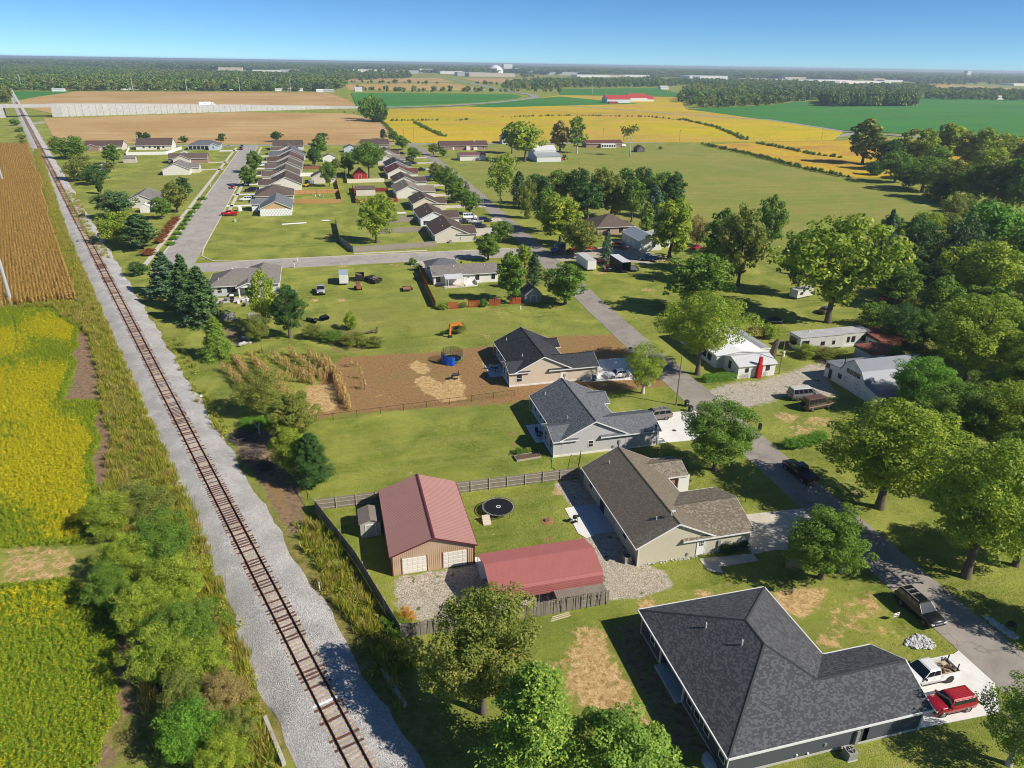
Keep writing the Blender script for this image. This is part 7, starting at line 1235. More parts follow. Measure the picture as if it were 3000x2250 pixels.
# stacked loose boards lying on the fence
o=thing('board_stack','loose grey boards laid flat behind the fence by the carport','boards',20.2,56.3,0,-.02)
for i in range(24): MB().box(i*.235,i*.235+.2,-.7,.55,1.62+.012*(i%3),1.66+.012*(i%3)).build('board',FWs,o)
for x in (.3,2.8,5.4): MB().box(x-.05,x+.05,-.5,.5,0,1.62).build('trestle',FWr,o)
fence([(8,217.8),(33.8,220.5)],1.8,mat('fence_picket2',(.30,.26,.22),.9,var=.35),FWr,'long weathered fence beside the cross street',2.4,False,1)
fence([(8,217.9),(4.5,233),(4.2,262)],1.8,mat('fence_picket2',(.30,.26,.22),.9),FWr,'weathered fence side by the round maple',2.4); fence([(18,242.5),(33.9,243)],1.8,mat('fence_picket2',(.30,.26,.22),.9),FWr,'weathered fence between two back yards',2.4); fence([(18,259),(33.,260)],1.8,mat('fence_picket2',(.30,.26,.22),.9),FWr,'weathered fence of the trampoline yard',2.4)
RF=mat('fence_red',(.40,.085,.03),.8,var=.15); fence([(24.2,190.5),(23.8,159.8)],1.7,RF,RF,'long rust red fence beside the white house',2.4,False,1)
for i,(x0,x1) in enumerate(((790,851),(909,971),(1026,1088),(1142,1204))):
    p=G(900+x0*.5197,740+ (318-i*9)*.5197); q=G(900+x1*.5197,740+(316-i*9)*.5197); fence([p,q],1.7,RF,RF,'free standing rust red picket panel','2' and 3.4,True,1,pw=.16,gapf=.06,group='free standing red fence panels')
CED=mat('fence_cedar',(.55,.30,.12),.8,var=.15); fence([G(861,597),G(1001,596)],1.8,CED,CED,'new orange cedar fence beside the unfinished house',2.4,False,1); fence([G(863,570),G(993,566)],1.8,CED,CED,'new orange cedar fence behind the lawn chairs',2.4,False,-1); fence([G(1001,596),G(992,560),G(983,520)],1.8,CED,CED,'cedar fence side along the back lawn',2.4)
DR=mat('fence_dark_red',(.24,.022,.025),.8,var=.15); fence([G(1043,596),G(1033,552)],1.7,DR,DR,'dark red fence side by the cream shed',2.4); fence([G(1034,563),G(1136,561)],1.7,DR,DR,'dark red fence behind the cream shed',2.4); fence([G(1043,596),G(1070,594)],1.7,DR,DR,'dark red fence corner by the round maple',2.4); fence([G(1138,593),G(1165,591)],1.7,DR,DR,'dark red fence piece by the ivory house',2.4); fence([G(884,496),G(940,494)],1.7,mat('fence_brown_red',(.24,.09,.06),.8),DR,'brown fence between west row back yards',2.4)
TF=mat('vinyl_tan',(.66,.60,.48),.6,var=.05); VW=mat('vinyl_white',(.78,.78,.77),.5,var=.04); fence([G(1018,537),G(1126,533)],1.8,TF,TF,'tan vinyl fence behind the red barn shed',2.4,pw=.28); fence([G(1018,537),G(1010,505)],1.8,TF,TF,'tan vinyl fence side on the back lawn',2.4,pw=.28); fence([G(370,455),G(487,453)],1.8,VW,VW,'white vinyl fence in front of the dark roofed house',2.4,pw=.3); fence([G(487,453),G(533,437)],1.8,VW,VW,'white vinyl fence side towards the blue house',2.4,pw=.3); fence([G(370,455),G(380,436)],1.8,VW,VW,'white vinyl fence return by the dark shrub',2.4,pw=.3); fence([G(880,517),G(918,516)],1.8,VW,VW,'white vinyl fence behind the cream brown house',2.4,pw=.3); fence([G(905,540),G(920,539)],1.8,VW,VW,'white vinyl fence beside the detached garage',2.4,pw=.3)
GF=mat('fence_silver',(.42,.40,.37),.9,var=.3); fence([G(497,860),G(545,945)],1.8,GF,GF,'silver grey fence below the spruces',2.4,False,1); fence([G(545,945),G(610,940)],1.8,GF,GF,'silver grey fence corner by the small spruce',2.4); fence([G(640,940),G(692,938)],1.8,GF,GF,'silver grey fence piece with a gap beside it',2.4); fence([G(728,940),G(790,936)],1.8,GF,GF,'silver grey fence behind the white barked tree',2.4); fence([G(870,915),G(868,850)],1.8,GF,GF,'silver grey fence side of the cluttered patio',2.4)
# black chain-link fence across the gardens
def chain(P,label,h=1.15,sect=4.1,mesh=True):
    o=thing('wire_fence',label,'fence',*P[0]); O=np.array(P[0]); CHM=mat('chain_black',(.018,.018,.02),.5,.3)
    for a,b in zip(P[:-1],P[1:]):
        a=np.array(a)-O;b=np.array(b)-O; L=np.linalg.norm(b-a); d=(b-a)/L; n=max(1,round(L/sect))
        for i in range(n+1): p=a+d*L*i/n; MB().tube((*p,0),(*p,h+.05),.035,.035,6).build('post',CHM,o)
        MB().tube((*a,h),(*b,h),.025,.025,5).build('top_rail',CHM,o)
        if mesh:
            mb=MB()
            for s in np.arange(0,L,.4): 
                for sg in (1,-1): s2=s+sg*.5; s2=min(max(s2,0),L); mb.tube((*(a+d*s),.03),(*(a+d*s2),h),.006,.006,3,False)
            mb.build('wire_mesh',CHM,o)
    return o
chain([(-5.2,105.9),(10,107),(29.6,108.4)],'black chain link fence across the back of two lots'); chain([(31.2,80.4),(33.6,85.6)],'short black wire fence with gate by the pale grey wall',1.2,1.8); chain([(-4.4,80.4),(-8.2,92)],'black wire fence by the cedar',1.1,3.)
# ------------------------------------------------------------------ poles
WOODP=mat('pole_wood',(.26,.20,.15),.9,var=.25); STEELP=mat('pole_steel',(.50,.52,.54),.5,.3)
def pole(px,py,h,label,r=.15,m=None,arm=False,group=None,name='utility_pole'):
    e,n=G(px,py); o=thing(name,label,'pole',e,n,0,0,group); MB().tube((0,0,0),(0,0,h),r,r*.65,10).build('shaft',m or WOODP,o)
    if arm: MB().box(-1.1,1.1,-.06,.06,h-.7,h-.55).build('cross_arm',WOODP,o); [MB().tube((x,0,h-.55),(x,0,h-.3),.05,.04,6).build('insulator',GREYM,o) for x in (-1,0,1)]
    return o
pole(1981,1186,9.2,'leaning wooden pole beside the trash bins',.14); pole(2282,1096,hgt((2282,1096),(2310,995)),'wooden pole beside the low white house',.13); pole(34,891,24,'tall pale steel pole at the corner of the corn field',.42,STEELP); pole(10,539,24,'pale steel pole inside the corn field',.42,STEELP)
pole(1416,645,hgt((1416,645),(1417,577)),'pale wooden pole at the crowded corner driveway',.15)
for x,y,t in ((65,265,217),(232,263,222),(390,267,228),(548,268,232),(703,270,230),(852,272,232)): pole(x,y,max(12,hgt((x,y),(x,t))),'thin grey transmission pole in front of the far wood',.6,STEELP,False,'transmission poles by the far wood')
for x,y,t in ((1130,272,240),(1258,274,242),(1383,274,250),(1505,275,240),(1622,274,245),(1735,277,248),(1847,277,250),(1955,276,255)): pole(x,y,max(10,hgt((x,y),(x,t))),'thin pole along the green bean fields',.45,STEELP,False,'poles along the bean fields')
for x,y,t in ((1213,420,372),(1183,418,380),(1766,409,375),(1825,430,397),(1990,416,380),(2406,410,378),(2380,372,340),(2600,398,365)): pole(x,y,hgt((x,y),(x,t)),'wooden power pole along the county road',.16,WOODP,True,'power poles along the county road')
pole(1465,210,50,'tall thin mast at the distant plant',2.,STEELP); pole(1540,215,50,'second thin mast near the distant plant',2.,STEELP); pole(137,178,50,'white water tower mast on the hazy horizon',6,WHB); pole(2660,213,50,'tan tower crane mast on the eastern horizon',3,TNB); pole(504,196,50,'thin mast above the town trees',2.,STEELP)
# wires near
def wire(a,b,sag,label):
    a=Vector(a);b=Vector(b); pts=[a.lerp(b,t)-Vector((0,0,sag*4*t*(1-t))) for t in [i/10 for i in range(11)]]; tag(MB().path(pts,[.012]*11,4).build('wire',BLKP),label,'wire')
pe=G(1981,1186);pw=G(2282,1096); wire((*pe,8.3),(*pw,6.6),.7,'thin cable from the leaning pole to the white house pole'); wire((*pw,6.6),(77,108,3.4),.3,'thin cable dropping to the low white house')
# lamp post, signs, boxes
def place(px,py,name,label,cat,group=None,rot=0): e,n=G(px,py); return thing(name,label,cat,e,n,0,rot,group)
o=place(2183,1471,'lamp_post','thin dark yard lamp on the lawn by the tan driveway','lamp'); MB().tube((0,0,0),(0,0,2.),.05,.04,8).build('shaft',DARKM,o); MB().box(-.11,.11,-.11,.11,2.,2.3).build('lantern',DARKM,o)
def sign(px,py,w,h,z,label,cols,rot=0,name='sign',cat='sign',posts=1):
    o=place(px,py,name,label,cat,None,rot); 
    if posts==1: MB().tube((0,.03,0),(0,.03,z+h*.8),.03,.03,6).build('post',GREYM,o)
    else: [MB().tube((x,.03,0),(x,.03,z+h),.03,.03,6).build('post',WHT,o) for x in (-w/2,w/2)]
    MB().box(-w/2,w/2,-.015,.015,z,z+h).build('board',cols[0],o); return o
REDP=mat('sign_red',(.5,.03,.03),.5); BLUP=mat('sign_blue',(.03,.06,.25),.5); WSG=mat('sign_white',(.78,.78,.78),.5)
o=sign(2622,1818,.8,.5,.55,'white realtor yard sign with red and blue print',(WSG,),.12); MB().box(-.05,.38,-.02,-.016,.9,1.0).build('print',REDP,o); MB().box(-.05,.38,-.02,-.016,.6,.72).build('print',BLUP,o); MB().tube((-.24,-.017,.78),(-.24,-.02,.78),.1,.1,10).build('logo',BLUP,o)
o=sign(1846,1038,.8,1.1,.5,'white yard sign with blue print by the dirt front yard',(WSG,),-.2,posts=2); MB().box(-.33,.33,-.02,-.016,1.15,1.5).build('print',BLUP,o); MB().box(-.3,.3,-.02,-.016,.7,.85).build('print',mat('sign_pale_blue',(.2,.35,.5),.5),o)
sign(594,1185-.0,.4,.4,1.4,'small white square sign post on the gravel bank',(WSG,)); sign(1472,700,.7,.2,2.3,'green street name sign at the cross street corner',(mat('sign_green',(.02,.22,.07),.5),)); sign(1335,771,.4,.5,1.1,'small red brown sign beside the cross street',(mat('sign_brown',(.25,.06,.05),.6),))
o=place(937,1730,'marker_post','short white marker post at the ballast edge','post'); MB().tube((0,0,0),(0,0,1.1),.06,.06,8).build('shaft',WSG,o)
o=place(457,682,'marker_post','white marker post by the west verge','post'); MB().tube((0,0,0),(0,0,.8),.05,.05,8).build('shaft',WSG,o)
def bin_(px,py,label,group=None,col=None,rot=0.):
    o=place(px,py,'trash_bin',label,'bin',group,rot); m=col or mat('bin_black',(.03,.032,.036),.5); MB().hull([(-.24,-.28,.1),(.24,-.28,.1),(.24,.28,.1),(-.24,.28,.1)],[(-.3,-.36,1.),(.3,-.36,1.),(.3,.36,1.),(-.3,.36,1.)]).build('body',m,o); MB().hull([(-.32,-.4,1.),(.32,-.4,1.),(.32,.38,1.),(-.32,.38,1.)],[(-.28,-.36,1.1),(.28,-.36,1.1),(.28,.3,1.12),(-.28,.3,1.12)]).build('lid',m,o); [MB().tube((s*.27,.3,.12),(s*.3,.3,.12),.12,.12,10).build('wheel',TYRE,o) for s in (-1,1)]; MB().box(-.12,.1,-.335,-.33,.6,.72).build('sticker',PLATE,o)
g='trash bins by the leaning pole'
bin_(2011,1190,'black wheeled trash bin by the leaning pole',g); bin_(2022,1206,'black wheeled trash bin by the leaning pole',g); g='trash bins at the corner driveway'; bin_(1440,666,'dark trash bin at the crowded corner driveway',g); bin_(1449,665,'dark trash bin at the crowded corner driveway',g); bin_(1392,704,'dark trash bin beside the cream house wing'); bin_(1739,1116,'blue topped recycling tub by the white driveway',None,mat('bin_blue',(.10,.22,.32),.5))
def utility_box(px,py,w,h,label,m=None): o=place(px,py,'utility_pedestal',label,'box'); MB().hull([(-w/2,-w/2,0),(w/2,-w/2,0),(w/2,w/2,0),(-w/2,w/2,0)],[(-w/2,-w/2,h),(w/2,-w/2,h),(w/2,w/2,h),(-w/2,w/2,h)]).build('box',m or mat('pedestal_green',(.52,.54,.48),.7),o); MB().box(-w/2-.02,w/2+.02,-w/2-.02,w/2+.02,h,h+.07).build('cap',m or mat('pedestal_green',(.52,.54,.48),.7),o)
utility_box(2464,1679,.35,.85,'pale utility pedestal beside the young maple'); utility_box(1901,1131,.4,.95,'pale utility pedestal beside the leaning thin tree'); utility_box(2402,1660,.3,.4,'small dark utility box under the young maple',DARKM); utility_box(690,650,.6,1.,'pair of grey utility boxes by the red pickup'); utility_box(1525,906,.25,.6,'small white and blue marker in the mown lot',WSG); utility_box(2225,1260,.4,1.1,'dark mailbox post by the street',DARKM)
for x,y,lb in ((864,785,'white mailbox post by the cross street'),(873,768,'second white mailbox post by the cross street'),(1205,770,'white mailbox at the white house driveway'),(617,457+90,'white mailbox beside the curbed street'),(561,622,'white mailbox by the clipped shrubs'),(1245,468,'white mailbox by the narrow street'),(1261,480,'second white mailbox on the narrow street')):
    o=place(x,y,'mailbox',lb,'mailbox'); MB().box(-.07,.07,-.07,.07,0,1.1).build('post',WHT,o); MB().box(-.12,.12,-.28,.28,1.05,1.32).build('box',WHT,o)
def ac(px,py,label): o=place(px,py,'air_conditioner',label,'air conditioner'); m=mat('ac_grey',(.34,.33,.31),.6,.1); MB().box(-.42,.42,-.42,.42,.05,.85).build('cabinet',m,o); [MB().box(-.43,.43,-.43,.43,z,z+.02).build('louver',mat('ac_dark',(.15,.15,.15),.6),o) for z in (.2,.35,.5,.65)]; MB().tube((0,0,.85),(0,0,.88),.34,.34,18).build('fan_guard',DARKM,o); [MB().box(-.3,.3,-.04,.04,.88,.9).build('fan_blade',m,o).__setattr__('rotation_euler',(0,0,a)) for a in (0,1.57)]; MB().box(-.5,.5,-.5,.5,0,.05).build('pad',FND,o)
ac(2487,2217,'grey air conditioner beside the dark house wall'); ac(1836,1645,'grey air conditioner beside the beige house corner'); ac(1320,712,'grey air conditioner beside the cream corner house')
# ------------------------------------------------------------------ yard things
def trampoline(px,py,R,h,label,pad=None):
    o=place(px,py,'trampoline',label,'trampoline'); n=40; mm=mat('tramp_mat',(.012,.012,.013),.6); MB().tube((0,0,h-.02),(0,0,h),R*.9,R*.9,n).build('jump_mat',mm,o); pm_=pad or mat('tramp_frame',(.16,.165,.17),.5,.3)
    R_=[[( (R+a)*math.cos(2*math.pi*i/n),(R+a)*math.sin(2*math.pi*i/n),h+b) for i in range(n)] for a,b in ((-.04,-.03),(.04,-.03),(.04,.04),(-.04,.04),(-.04,-.03))]; MB().loft(R_,False).build('frame_ring',pm_,o)
    sp=MB()
    for i in range(72): a=2*math.pi*i/72; sp.tube((R*.9*math.cos(a),R*.9*math.sin(a),h),(R*math.cos(a),R*math.sin(a),h),.012,.012,3,False)
    sp.build('springs',WHB,o); 
    for i in range(4): a=.5+i*1.571; c=(R*math.cos(a),R*math.sin(a)); d=(R*math.cos(a+.45),R*math.sin(a+.45)); MB().path([(*c,h),(*c,.03),(*d,.03),(*d,h)],[.025]*4,6).build('leg',pm_,o)
    return o
o=trampoline(1460,1500,2.1,.85,'round black trampoline on the fenced lawn'); MB().loft([[(r*math.cos(k*.3142),r*math.sin(k*.3142),.853+z) for k in range(20)] for r,z in ((.2,0),(.25,.004),(.3,0))],False).build('target_ring',WHB,o)
o=place(1426,1533,'step_block','pale wooden steps beside the black trampoline','steps'); [MB().box(-.5,.5,-.45+i*.3,-.17+i*.3,0,.2*(i+1)).build('step',mat('step_wood',(.62,.54,.45),.8),o) for i in range(4)]
o=trampoline(1325,1060,2.,.8,'trampoline with blue tarp and safety net on the bare lot',mat('green_rim',(.02,.30,.06),.5)); NETP=mat('net_pole',(.05,.05,.05),.6)
for i in range(8): a=i*.785; MB().tube((2*math.cos(a),2*math.sin(a),0),(2.05*math.cos(a),2.05*math.sin(a),2.5),.03,.03,6).build('net_pole',NETP,o)
t=NT('safety_net'); tb=t.n('BsdfTransparent'); ms=t.n('MixShader'); ms.inputs[0].default_value=.42; t.fin((.02,.02,.02),.8); t.l(tb.outputs[0],ms.inputs[1]); t.l(t.b.outputs[0],ms.inputs[2]); t.l(ms.outputs[0],t.out.inputs[0]); NETM=t.m
V=[[(2.03*math.cos(k*.1963),2.03*math.sin(k*.1963),z) for k in range(0,21)] for z in (.85,2.45)]; MB().add(V[0]+V[1],[(i,i+1,22+i,21+i) for i in range(20)]).build('net',NETM,o)
TARP=mat('blue_tarp',(.01,.10,.55),.45,var=.2,scale=1.5); V=[]
for k in range(14):
    a=3.05+k*.135; V.append([( (2.12+.05*math.sin(k*2.1)+.05*math.sin(z*3+k))*math.cos(a),(2.12+.05*math.cos(k*1.7))*math.sin(a),z*(1-.25*k/14)+.05*math.sin(k*1.3)) for z in (.1,.6,1.2,1.7,2.2)])
mb=MB(); mb.add([p for r in V for p in r],[(i*5+j,i*5+5+j,i*5+6+j,i*5+1+j) for i in range(13) for j in range(4)]); mb.build('tarp',TARP,o)
trampoline(2266,945,2.,.85,'dark trampoline in the shade of the huge maple'); trampoline(1160,648,2.,.8,'small trampoline between two weathered fences')
def grill(px,py,label,rot=0,smoker=False):
    o=place(px,py,'grill',label,'grill',None,rot)
    if smoker: MB().tube((-.6,0,1.),(.6,0,1.),.3,.3,14).build('barrel',DARKM,o); MB().tube((.45,0,1.2),(.45,0,1.8),.06,.06,8).build('stack',DARKM,o); MB().tube((-.95,0,.8),(-.6,0,.8),.22,.22,12).build('fire_box',DARKM,o)
    else: MB().loft([[(r*math.cos(k*.4488),r*.8*math.sin(k*.4488),z) for k in range(14)] for r,z in ((.1,.65),(.3,.75),(.34,.9),(.3,1.08),(.1,1.18))]).build('bowl',DARKM,o); MB().box(.32,.75,-.2,.2,.88,.92).build('side_shelf',DARKM,o)
    for x in (-.3,.3):
        for y in (-.2,.2): MB().tube((x,y,0),(x*.8,y*.8,.8),.025,.025,5).build('leg',DARKM,o)
    MB().box(-.3,.3,-.2,.2,.2,.23).build('shelf',DARKM,o); return o
grill(1684,1532,'black grill standing on the pale patio border',.3); grill(1336,1112,'black barrel smoker on the bare sandy lot',.2,True)
# fire pit with orange soil
o=place(1603,1527,'fire_pit','small ring of burnt logs on a bare orange patch','fire pit'); MB().loft([[(r*math.cos(k*.5236),r*math.sin(k*.5236)*.9,z) for k in range(12)] for r,z in ((.85,0),(.75,.05),(.05,.06))]).build('bare_patch',mat('orange_soil',(.34,.15,.07),.95,var=.3),o); [MB().tube((-.3,.1*i-.2,.1+.05*i),(.3,.15*i-.1,.12+.05*i),.06,.05,6).build('log',M_BARK,o) for i in range(4)]
# rock piles
ROCK=mat('limestone',(.50,.50,.49),.9,var=.3,scale=4)
def rocks(P,n,size,label,name='rock_pile'):
    o=thing(name,label,'rocks',*P[0]); rng=np.random.default_rng(n); ms=[]
    for k in range(5):
        mb=MB(); pts=[]; 
        R=[[(math.cos(a)*r*rng.uniform(.8,1.2),math.sin(a)*r*rng.uniform(.8,1.2),z) for a in [j*1.047 for j in range(6)]] for r,z in ((.7,0),(1.,.35),(.6,.75))]; ms.append(mb.loft(R).mesh('rock',ROCK))
    xs=[p[0] for p in P];ys=[p[1] for p in P]; c=0
    while c<n:
        x=rng.uniform(min(xs),max(xs));y=rng.uniform(min(ys),max(ys))
        if not in_poly(P,np.array([x]),np.array([y]))[0]: continue
        r=obj('rock',ms[rng.integers(5)],o); s=size*rng.uniform(.5,1.4); r.location=(x-P[0][0],y-P[0][1],rng.uniform(-.02,.1)); r.rotation_euler=(rng.normal()*.3,rng.normal()*.3,rng.uniform(0,6)); r.scale=(s,s*rng.uniform(.7,1),s*.8); c+=1
rocks(PX([(2660,1870),(2690,1858),(2735,1880),(2735,1900),(2690,1905),(2650,1890)]),150,.2,'pile of grey stones in the ditch beside the street'); rocks(PX([(2880,1808),(2900,1812),(2985,1870),(2975,1878),(2930,1850)]),110,.22,'line of grey stones around the culvert across the street')
o=place(2960,1845,'culvert_pipe','dark corrugated culvert pipe end among stones','pipe',None,.6); [MB().loft([[(y,r*math.cos(k*.4488),.35+r*math.sin(k*.4488)) for k in range(14)] for y,r in ((-.6+i*.12,.42),(-.54+i*.12,.45))],False).build('pipe_ring',DARKM,o) for i in range(10)]
rocks(PX([(1875,1652),(1960,1640),(2040,1630),(2042,1636),(1965,1648),(1880,1660)]),90,.1,'row of pale cobbles along the beige house wall','rock_border')
rocks(PX([(690,1000),(720,990),(735,1005),(705,1015)]),5,.9,'broken white concrete lumps beside the small spruce')
# black culvert pipes on the grass
pg='black plastic pipes lying on the grass'
for px,py,a in ((908,942,.8),(924,945,-.2),(944,938,.25),(951,936,.3),(957,934,.35)):
    o=place(px,py,'plastic_pipe','black corrugated pipe section in the pile on the mown lot','pipe',pg,a); R=[[( (.42+.03*(i%2))*math.cos(k*.4488),-.8+i*.1,.45+(.42+.03*(i%2))*math.sin(k*.4488)) for k in range(14)] for i in range(17)]; MB().loft(R,False).build('tube',BLKP,o)
# brush piles by the track
t=mat('dead_branch',(.12,.10,.085),.95,var=.4)
for px,py,r,lb in ((705,1290,2.2,'grey brush pile beside the ballast'),(740,1335,2.2,'brush pile of dead branches near the dirt'),(775,1370,1.8,'dark brush pile beside the bare soil')):
    e,n=G(px,py); rng=np.random.default_rng(px); mb=MB()
    for i in range(130): a=rng.uniform(0,6.28); p=np.array([rng.normal()*r*.4,rng.normal()*r*.4,abs(rng.normal())*.45+.05]); d=np.array([math.cos(a),math.sin(a),rng.normal()*.25])*rng.uniform(.4,1.3); mb.path([p-d,p+rng.normal(size=3)*.1,p+d],[.04,.03,.01],4)
    o=mb.build('brush_pile',t); o.location=(e,n,0); tag(o,lb,'brush pile')
o=place(1075,980,'fallen_log','grey fallen trunk lying in the weedy bushes','log',None,.15); MB().path([(-2.2,0,.3),(0,.1,.5),(2.2,0,.8)],[.14,.18,.24],8).build('trunk',M_BARK,o); MB().tube((2.1,0,.2),(2.3,0,1.4),.3,.15,8).build('root_plate',M_BARK,o)
o=place(760,1270,'tree_stump','broken pale stump with bare forks beside the squash patch','stump'); MB().path([(0,0,0),(0,0,1.),(.3,0,2.2)],[.2,.15,.05],7).build('trunk',M_PALE,o); MB().path([(0,0,.9),(-.4,.1,1.6),(-.6,.2,2.3)],[.1,.07,.03],6).build('fork',M_PALE,o); MB().path([(0,0,.7),(.1,-.4,1.4)],[.08,.03],6).build('fork',M_PALE,o)
o=place(2262,1045,'tree_stump','thick broken tree trunk beside the low white house','stump'); MB().path([(0,0,0),(.1,0,1.5),(.5,0,3.),(.9,0,3.6)],[.75,.6,.55,.35],10).build('trunk',M_BARK,o); MB().path([(.3,0,2.2),(1.0,.3,2.9)],[.3,.2],7).build('fork',M_BARK,o)
o=place(2294,1043,'barrel','white metal barrel beside the wooden pole','barrel'); MB().tube((0,0,0),(0,0,1.),.32,.32,14).build('drum',WHT,o); [MB().tube((0,0,z),(0,0,z+.04),.34,.34,14).build('hoop',GREYM,o) for z in (.3,.65)]
tag(MB().hull([(-.8,-.4,0),(.8,-.4,0),(.8,.4,0),(-.8,.4,0)],[(-1,-.5,.35),(1,-.5,.35),(1,.5,.35),(-1,.5,.35)]).build('wading_pool',mat('pool_blue',(.02,.18,.6),.4)),'blue plastic tub beside the mobile home','tub').location=(*G(2355,1033),0)
tag(MB().hull([(-.6,-.4,0),(.6,-.4,0),(.6,.4,0),(-.6,.4,0)],[(-.8,-.5,.4),(.8,-.5,.4),(.8,.5,.4),(-.8,.5,.4)]).build('sled',mat('sled_red',(.5,.03,.03),.4)),'red plastic tub beside the mobile home','tub').location=(*G(2405,1027),0)
# garden bed, hose, patio chairs, lumber
o=place(1545,1340,'garden_bed','raised wooden garden bed beside the pale grey house','garden bed',None,.08); BW_=mat('bed_wood',(.40,.34,.27),.9); [MB().box(*b,0,.3).build('board',BW_,o) for b in ((-1.9,1.9,-.75,-.7),(-1.9,1.9,.7,.75),(-1.9,-1.85,-.7,.7),(1.85,1.9,-.7,.7))]; MB().box(-1.85,1.85,-.7,.7,0,.22).build('soil',mat('bed_soil',(.12,.08,.05),.95),o)
p=[(29.4,86.2,.3),(29.2,85.6,.05),(28.8,84.6,.04),(28.6,83.8,.04),(28.9,83.,.04),(28.7,82.4,.04)]; tag(MB().path(p,[.05]*6,6).build('garden_hose',mat('hose_green',(.02,.28,.12),.5)),'green hose trailing from the pale grey house corner','hose')
def chair(e,n,rot,label,m,group=None):
    o=thing('patio_chair',label,'chair',e,n,.06,rot,group); MB().box(-.25,.25,-.25,.25,.4,.45).build('seat',m,o); MB().hull([(-.25,.22,.45),(.25,.22,.45),(.25,.27,.45),(-.25,.27,.45)],[(-.25,.36,1.),(.25,.36,1.),(.25,.4,1.),(-.25,.4,1.)]).build('backrest',m,o); [MB().tube((x,y,0),(x,y,.42),.02,.02,5).build('leg',m,o) for x in (-.22,.22) for y in (-.22,.22)]
g='dark patio chairs'
for i,(e,n,r) in enumerate(((29.3,92.6,1.),(29.9,93.2,2.),(29.4,94.,.2),(30.2,92.4,3.))): chair(e,n,r,'dark metal patio chair on the pale slab behind the blue grey roof',DARKM,g)
g='white lawn chairs'
for px,py in ((923,578),(936,576),(947,579)): e,n=G(px,py); chair(e,n,random.uniform(0,6),'white lawn chair inside the cedar fence',WHT,g)
o=thing('patio_table','round dark table on the blue tinted patio','table',28.8,119.6,.06); MB().tube((0,0,.7),(0,0,.74),.5,.5,16).build('top',DARKM,o); MB().tube((0,0,0),(0,0,.7),.05,.05,8).build('leg',DARKM,o); chair(28.2,120.6,.4,'dark patio chair behind the cream tan house',DARKM)
lp=mat('lumber_pale',(.55,.47,.33),.9); o=place(1640,1808,'lumber','few pale planks lying below the picket fence','planks',None,.15)
for i in range(3): MB().box(-1.2+i*.2,1.2,-.3+i*.25,-.18+i*.25,.02,.06).build('plank',lp,o)
o=place(2140,2205,'window_well','corrugated window well at the dark house wall','window well'); o.location=(27.3,35.3,0); MB().loft([[(-.9*math.sin(a),.9*math.cos(a),z) for a in [k*.26 for k in range(13)]] for z in (0,.3)],False).build('rim',ribbed('well_tin',(.5,.5,.5)),o); MB().loft([[(-.9*math.sin(a)*r,.9*math.cos(a)*r,z) for a in [k*.26 for k in range(13)]] for r,z in ((1.,.3),(.5,.45),(.05,.5))],False).build('cover',mat('well_cover',(.45,.47,.5),.3),o)
# load in the white pickup
o=thing('scrap_load','boards and junk heaped in the white pickup bed','junk',wp.location.x+1.85,wp.location.y,.75); rng=random.Random(4)
for i in range(12): p=Vector((rng.uniform(-.8,.8),rng.uniform(-.6,.6),rng.uniform(.25,.65))); a=rng.uniform(0,3); d=Vector((math.cos(a),math.sin(a),rng.uniform(-.2,.2)))*rng.uniform(.25,.5); MB().tube(p-d,p+d,rng.uniform(.06,.14),None,4).build('scrap_piece',rng.choice(SCR+[lp]),o)
MB().box(-.9,1.0,-.7,.7,.0,.28).build('scrap_board',mat('tan_board',(.42,.32,.2),.9),o); [MB().box(x-.04,x+.04,y-.04,y+.04,.2,1.05).build('stake',DARKM,o) for x,y in ((.95,.6),(.95,-.6))]
# building-site pieces
o=place(955,648,'plastic_bundle','white plastic wrapped bundle on a bare patch','bundle'); MB().loft([[(x,.5*w*math.cos(a),.25+.25*w*math.sin(a)) for a in [k*1.047 for k in range(6)]] for x,w in ((-1.6,.5),(-.8,1),(.6,.9),(1.6,.4))]).build('wrap',WHT,o)
g='white pipe bundles on the empty lot'
for px,py,l in ((838,658,1.4),(866,656,2.),(884,655,1.6)): o=place(px,py,'pipe_bundle','white wrapped bundle lying on the empty lot','bundle',g,.1); [MB().tube((-l,y,.12+.1*(i%2)),(l,y,.15+.1*(i%2)),.1,.1,6).build('pipe',WHT,o) for i,y in enumerate((-.3,-.1,.1,.3))]
o=place(702,618,'portable_tank','white round tank beside the red pickup','tank'); MB().tube((0,0,0),(0,0,1.5),.9,.9,16).build('drum',WHT,o); MB().tube((0,0,1.5),(0,0,1.75),.9,.3,16).build('top',WHT,o)
o=place(1185,573-180,'propane_tank','white propane tank by the meadow trees','tank'); o.location=(*G(1826,431),0); MB().loft([[(x,.9*w*math.cos(a),1.1+.9*w*math.sin(a)) for a in [k*.5236 for k in range(12)]] for x,w in ((-1.8,.3),(-1.5,.8),(-1,1),(1,1),(1.5,.8),(1.8,.3))]).build('drum',WHT,o); [MB().box(x-.1,x+.1,-.5,.5,0,.4).build('foot',GREYM,o) for x in (-1,1)]
o=place(2345,870,'mobile_trailer','weathered white camper wreck under the huge maple','camper',None,.3); MB().box(-3,3,-1.2,1.2,.4,2.3).build('body',WD_,o); MB().box(-3.1,3.1,-1.3,1.3,2.3,2.4).build('roof',ROOFG,o); MB().box(-2,-.8,-1.22,-1.2,1.1,1.8).build('window',GLASS,o)
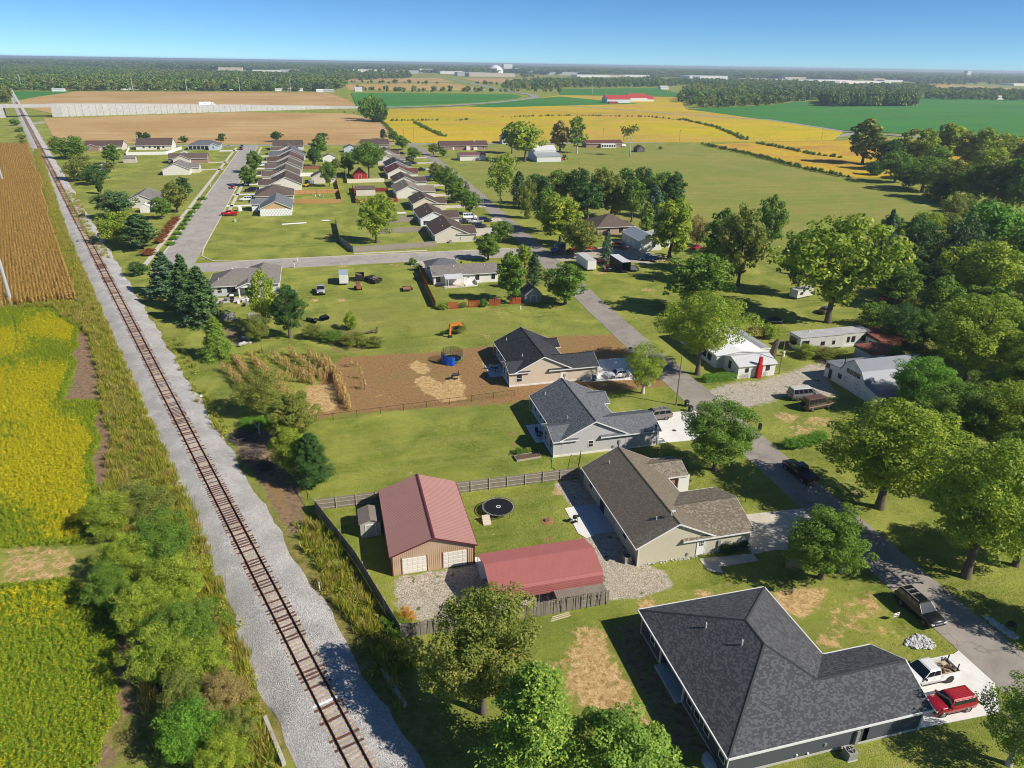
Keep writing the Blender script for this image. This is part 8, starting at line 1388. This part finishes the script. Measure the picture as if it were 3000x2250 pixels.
# patio clutter behind the pale grey house
g='clutter on the patio of the pale grey house'
for i in range(12):
    px,py=rnd.uniform(645,760),rnd.uniform(878,898); o=place(px,py,'garden_clutter','grey bench box or tub among patio clutter','clutter',g,rnd.uniform(0,3)); s=rnd.uniform(.3,.7); m=rnd.choice((WHT,DARKM,GREYM,SCR[1])); MB().hull([(-s*.8,-s*.5,.0),(s*.8,-s*.5,.0),(s*.8,s*.5,.0),(-s*.8,s*.5,.0)],[(-s,-s*.6,s),(s,-s*.6,s),(s,s*.6,s*.9),(-s,s*.6,s*.9)]).build('body',m,o); MB().box(-s*1.05,s*1.05,-s*.65,s*.65,s,s+.06).build('lid',m,o)
o=place(680,876,'grill','covered white and dark grill on the patio clutter','grill'); MB().hull([(-.5,-.3,.8),(.5,-.3,.8),(.5,.3,.8),(-.5,.3,.8)],[(-.4,-.2,1.2),(.4,-.2,1.2),(.4,.2,1.2),(-.4,.2,1.2)]).build('hood',WHT,o); MB().box(-.5,.5,-.3,.3,0,.8).build('cart',DARKM,o)
o=place(897,548,'toy_loader','yellow play machine behind the ivory west house','toy'); MB().box(-1.2,1.2,-.8,.8,.5,1.5).build('body',mat('toy_yellow',(.6,.35,.02),.5),o); MB().box(-.5,.5,-.7,.7,1.5,2.2).build('cab',DARKM,o); [MB().disc((x,y,.5),.5,'y',.3,14).build('wheel',TYRE,o) for x in (-.8,.8) for y in (-.8,.8)]
o=place(1175,642,'pergola','small white topped shelter between weathered fences','shelter'); MB().box(-2,2,-1.2,1.2,2.2,2.35).build('top',WHT,o); [MB().box(x-.06,x+.06,y-.06,y+.06,0,2.2).build('post',FWr,o) for x in (-1.9,1.9) for y in (-1.1,1.1)]; [MB().box(-1.9+i*.32,-1.75+i*.32,-1.15,-1.1,.1,1.6).build('slat',FWr,o) for i in range(12)]
# manhole on the minivan driveway
tag(MB().tube((0,0,.06),(0,0,.075),.35,.35,18).build('manhole',mat('manhole_rust',(.10,.06,.05),.8)),'dark round cover in the white driveway','cover').location=(*G(1975,1262),0)
# junk by workshop
g='scrap timber beside the workshop'
for i in range(14): px,py=rnd.uniform(1920,1985),rnd.uniform(752,768); o=place(px,py,'scrap_timber','loose scrap timber in the heap beside the workshop','timber',g,rnd.uniform(0,3)); MB().box(-rnd.uniform(.6,1.5),rnd.uniform(.6,1.5),-.12,.12,.05,.3).build('beam',rnd.choice(SCR),o)
# ------------------------------------------------------------------ haze
t=bpy.data.materials.new('haze'); t.use_nodes=True; N=t.node_tree; N.nodes.clear(); ou=N.nodes.new('ShaderNodeOutputMaterial'); pv=N.nodes.new('ShaderNodeVolumePrincipled'); pv.inputs['Color'].default_value=(.74,.87,1.,1); pv.inputs['Density'].default_value=HAZE; pv.inputs['Anisotropy'].default_value=.2; N.links.new(pv.outputs[0],ou.inputs['Volume'])
hz=MB().box(-27000,27000,-27000,29000,-1.5,56).build('haze',t); tag(hz,'thin blue summer haze over the far plain','haze',None,'stuff')
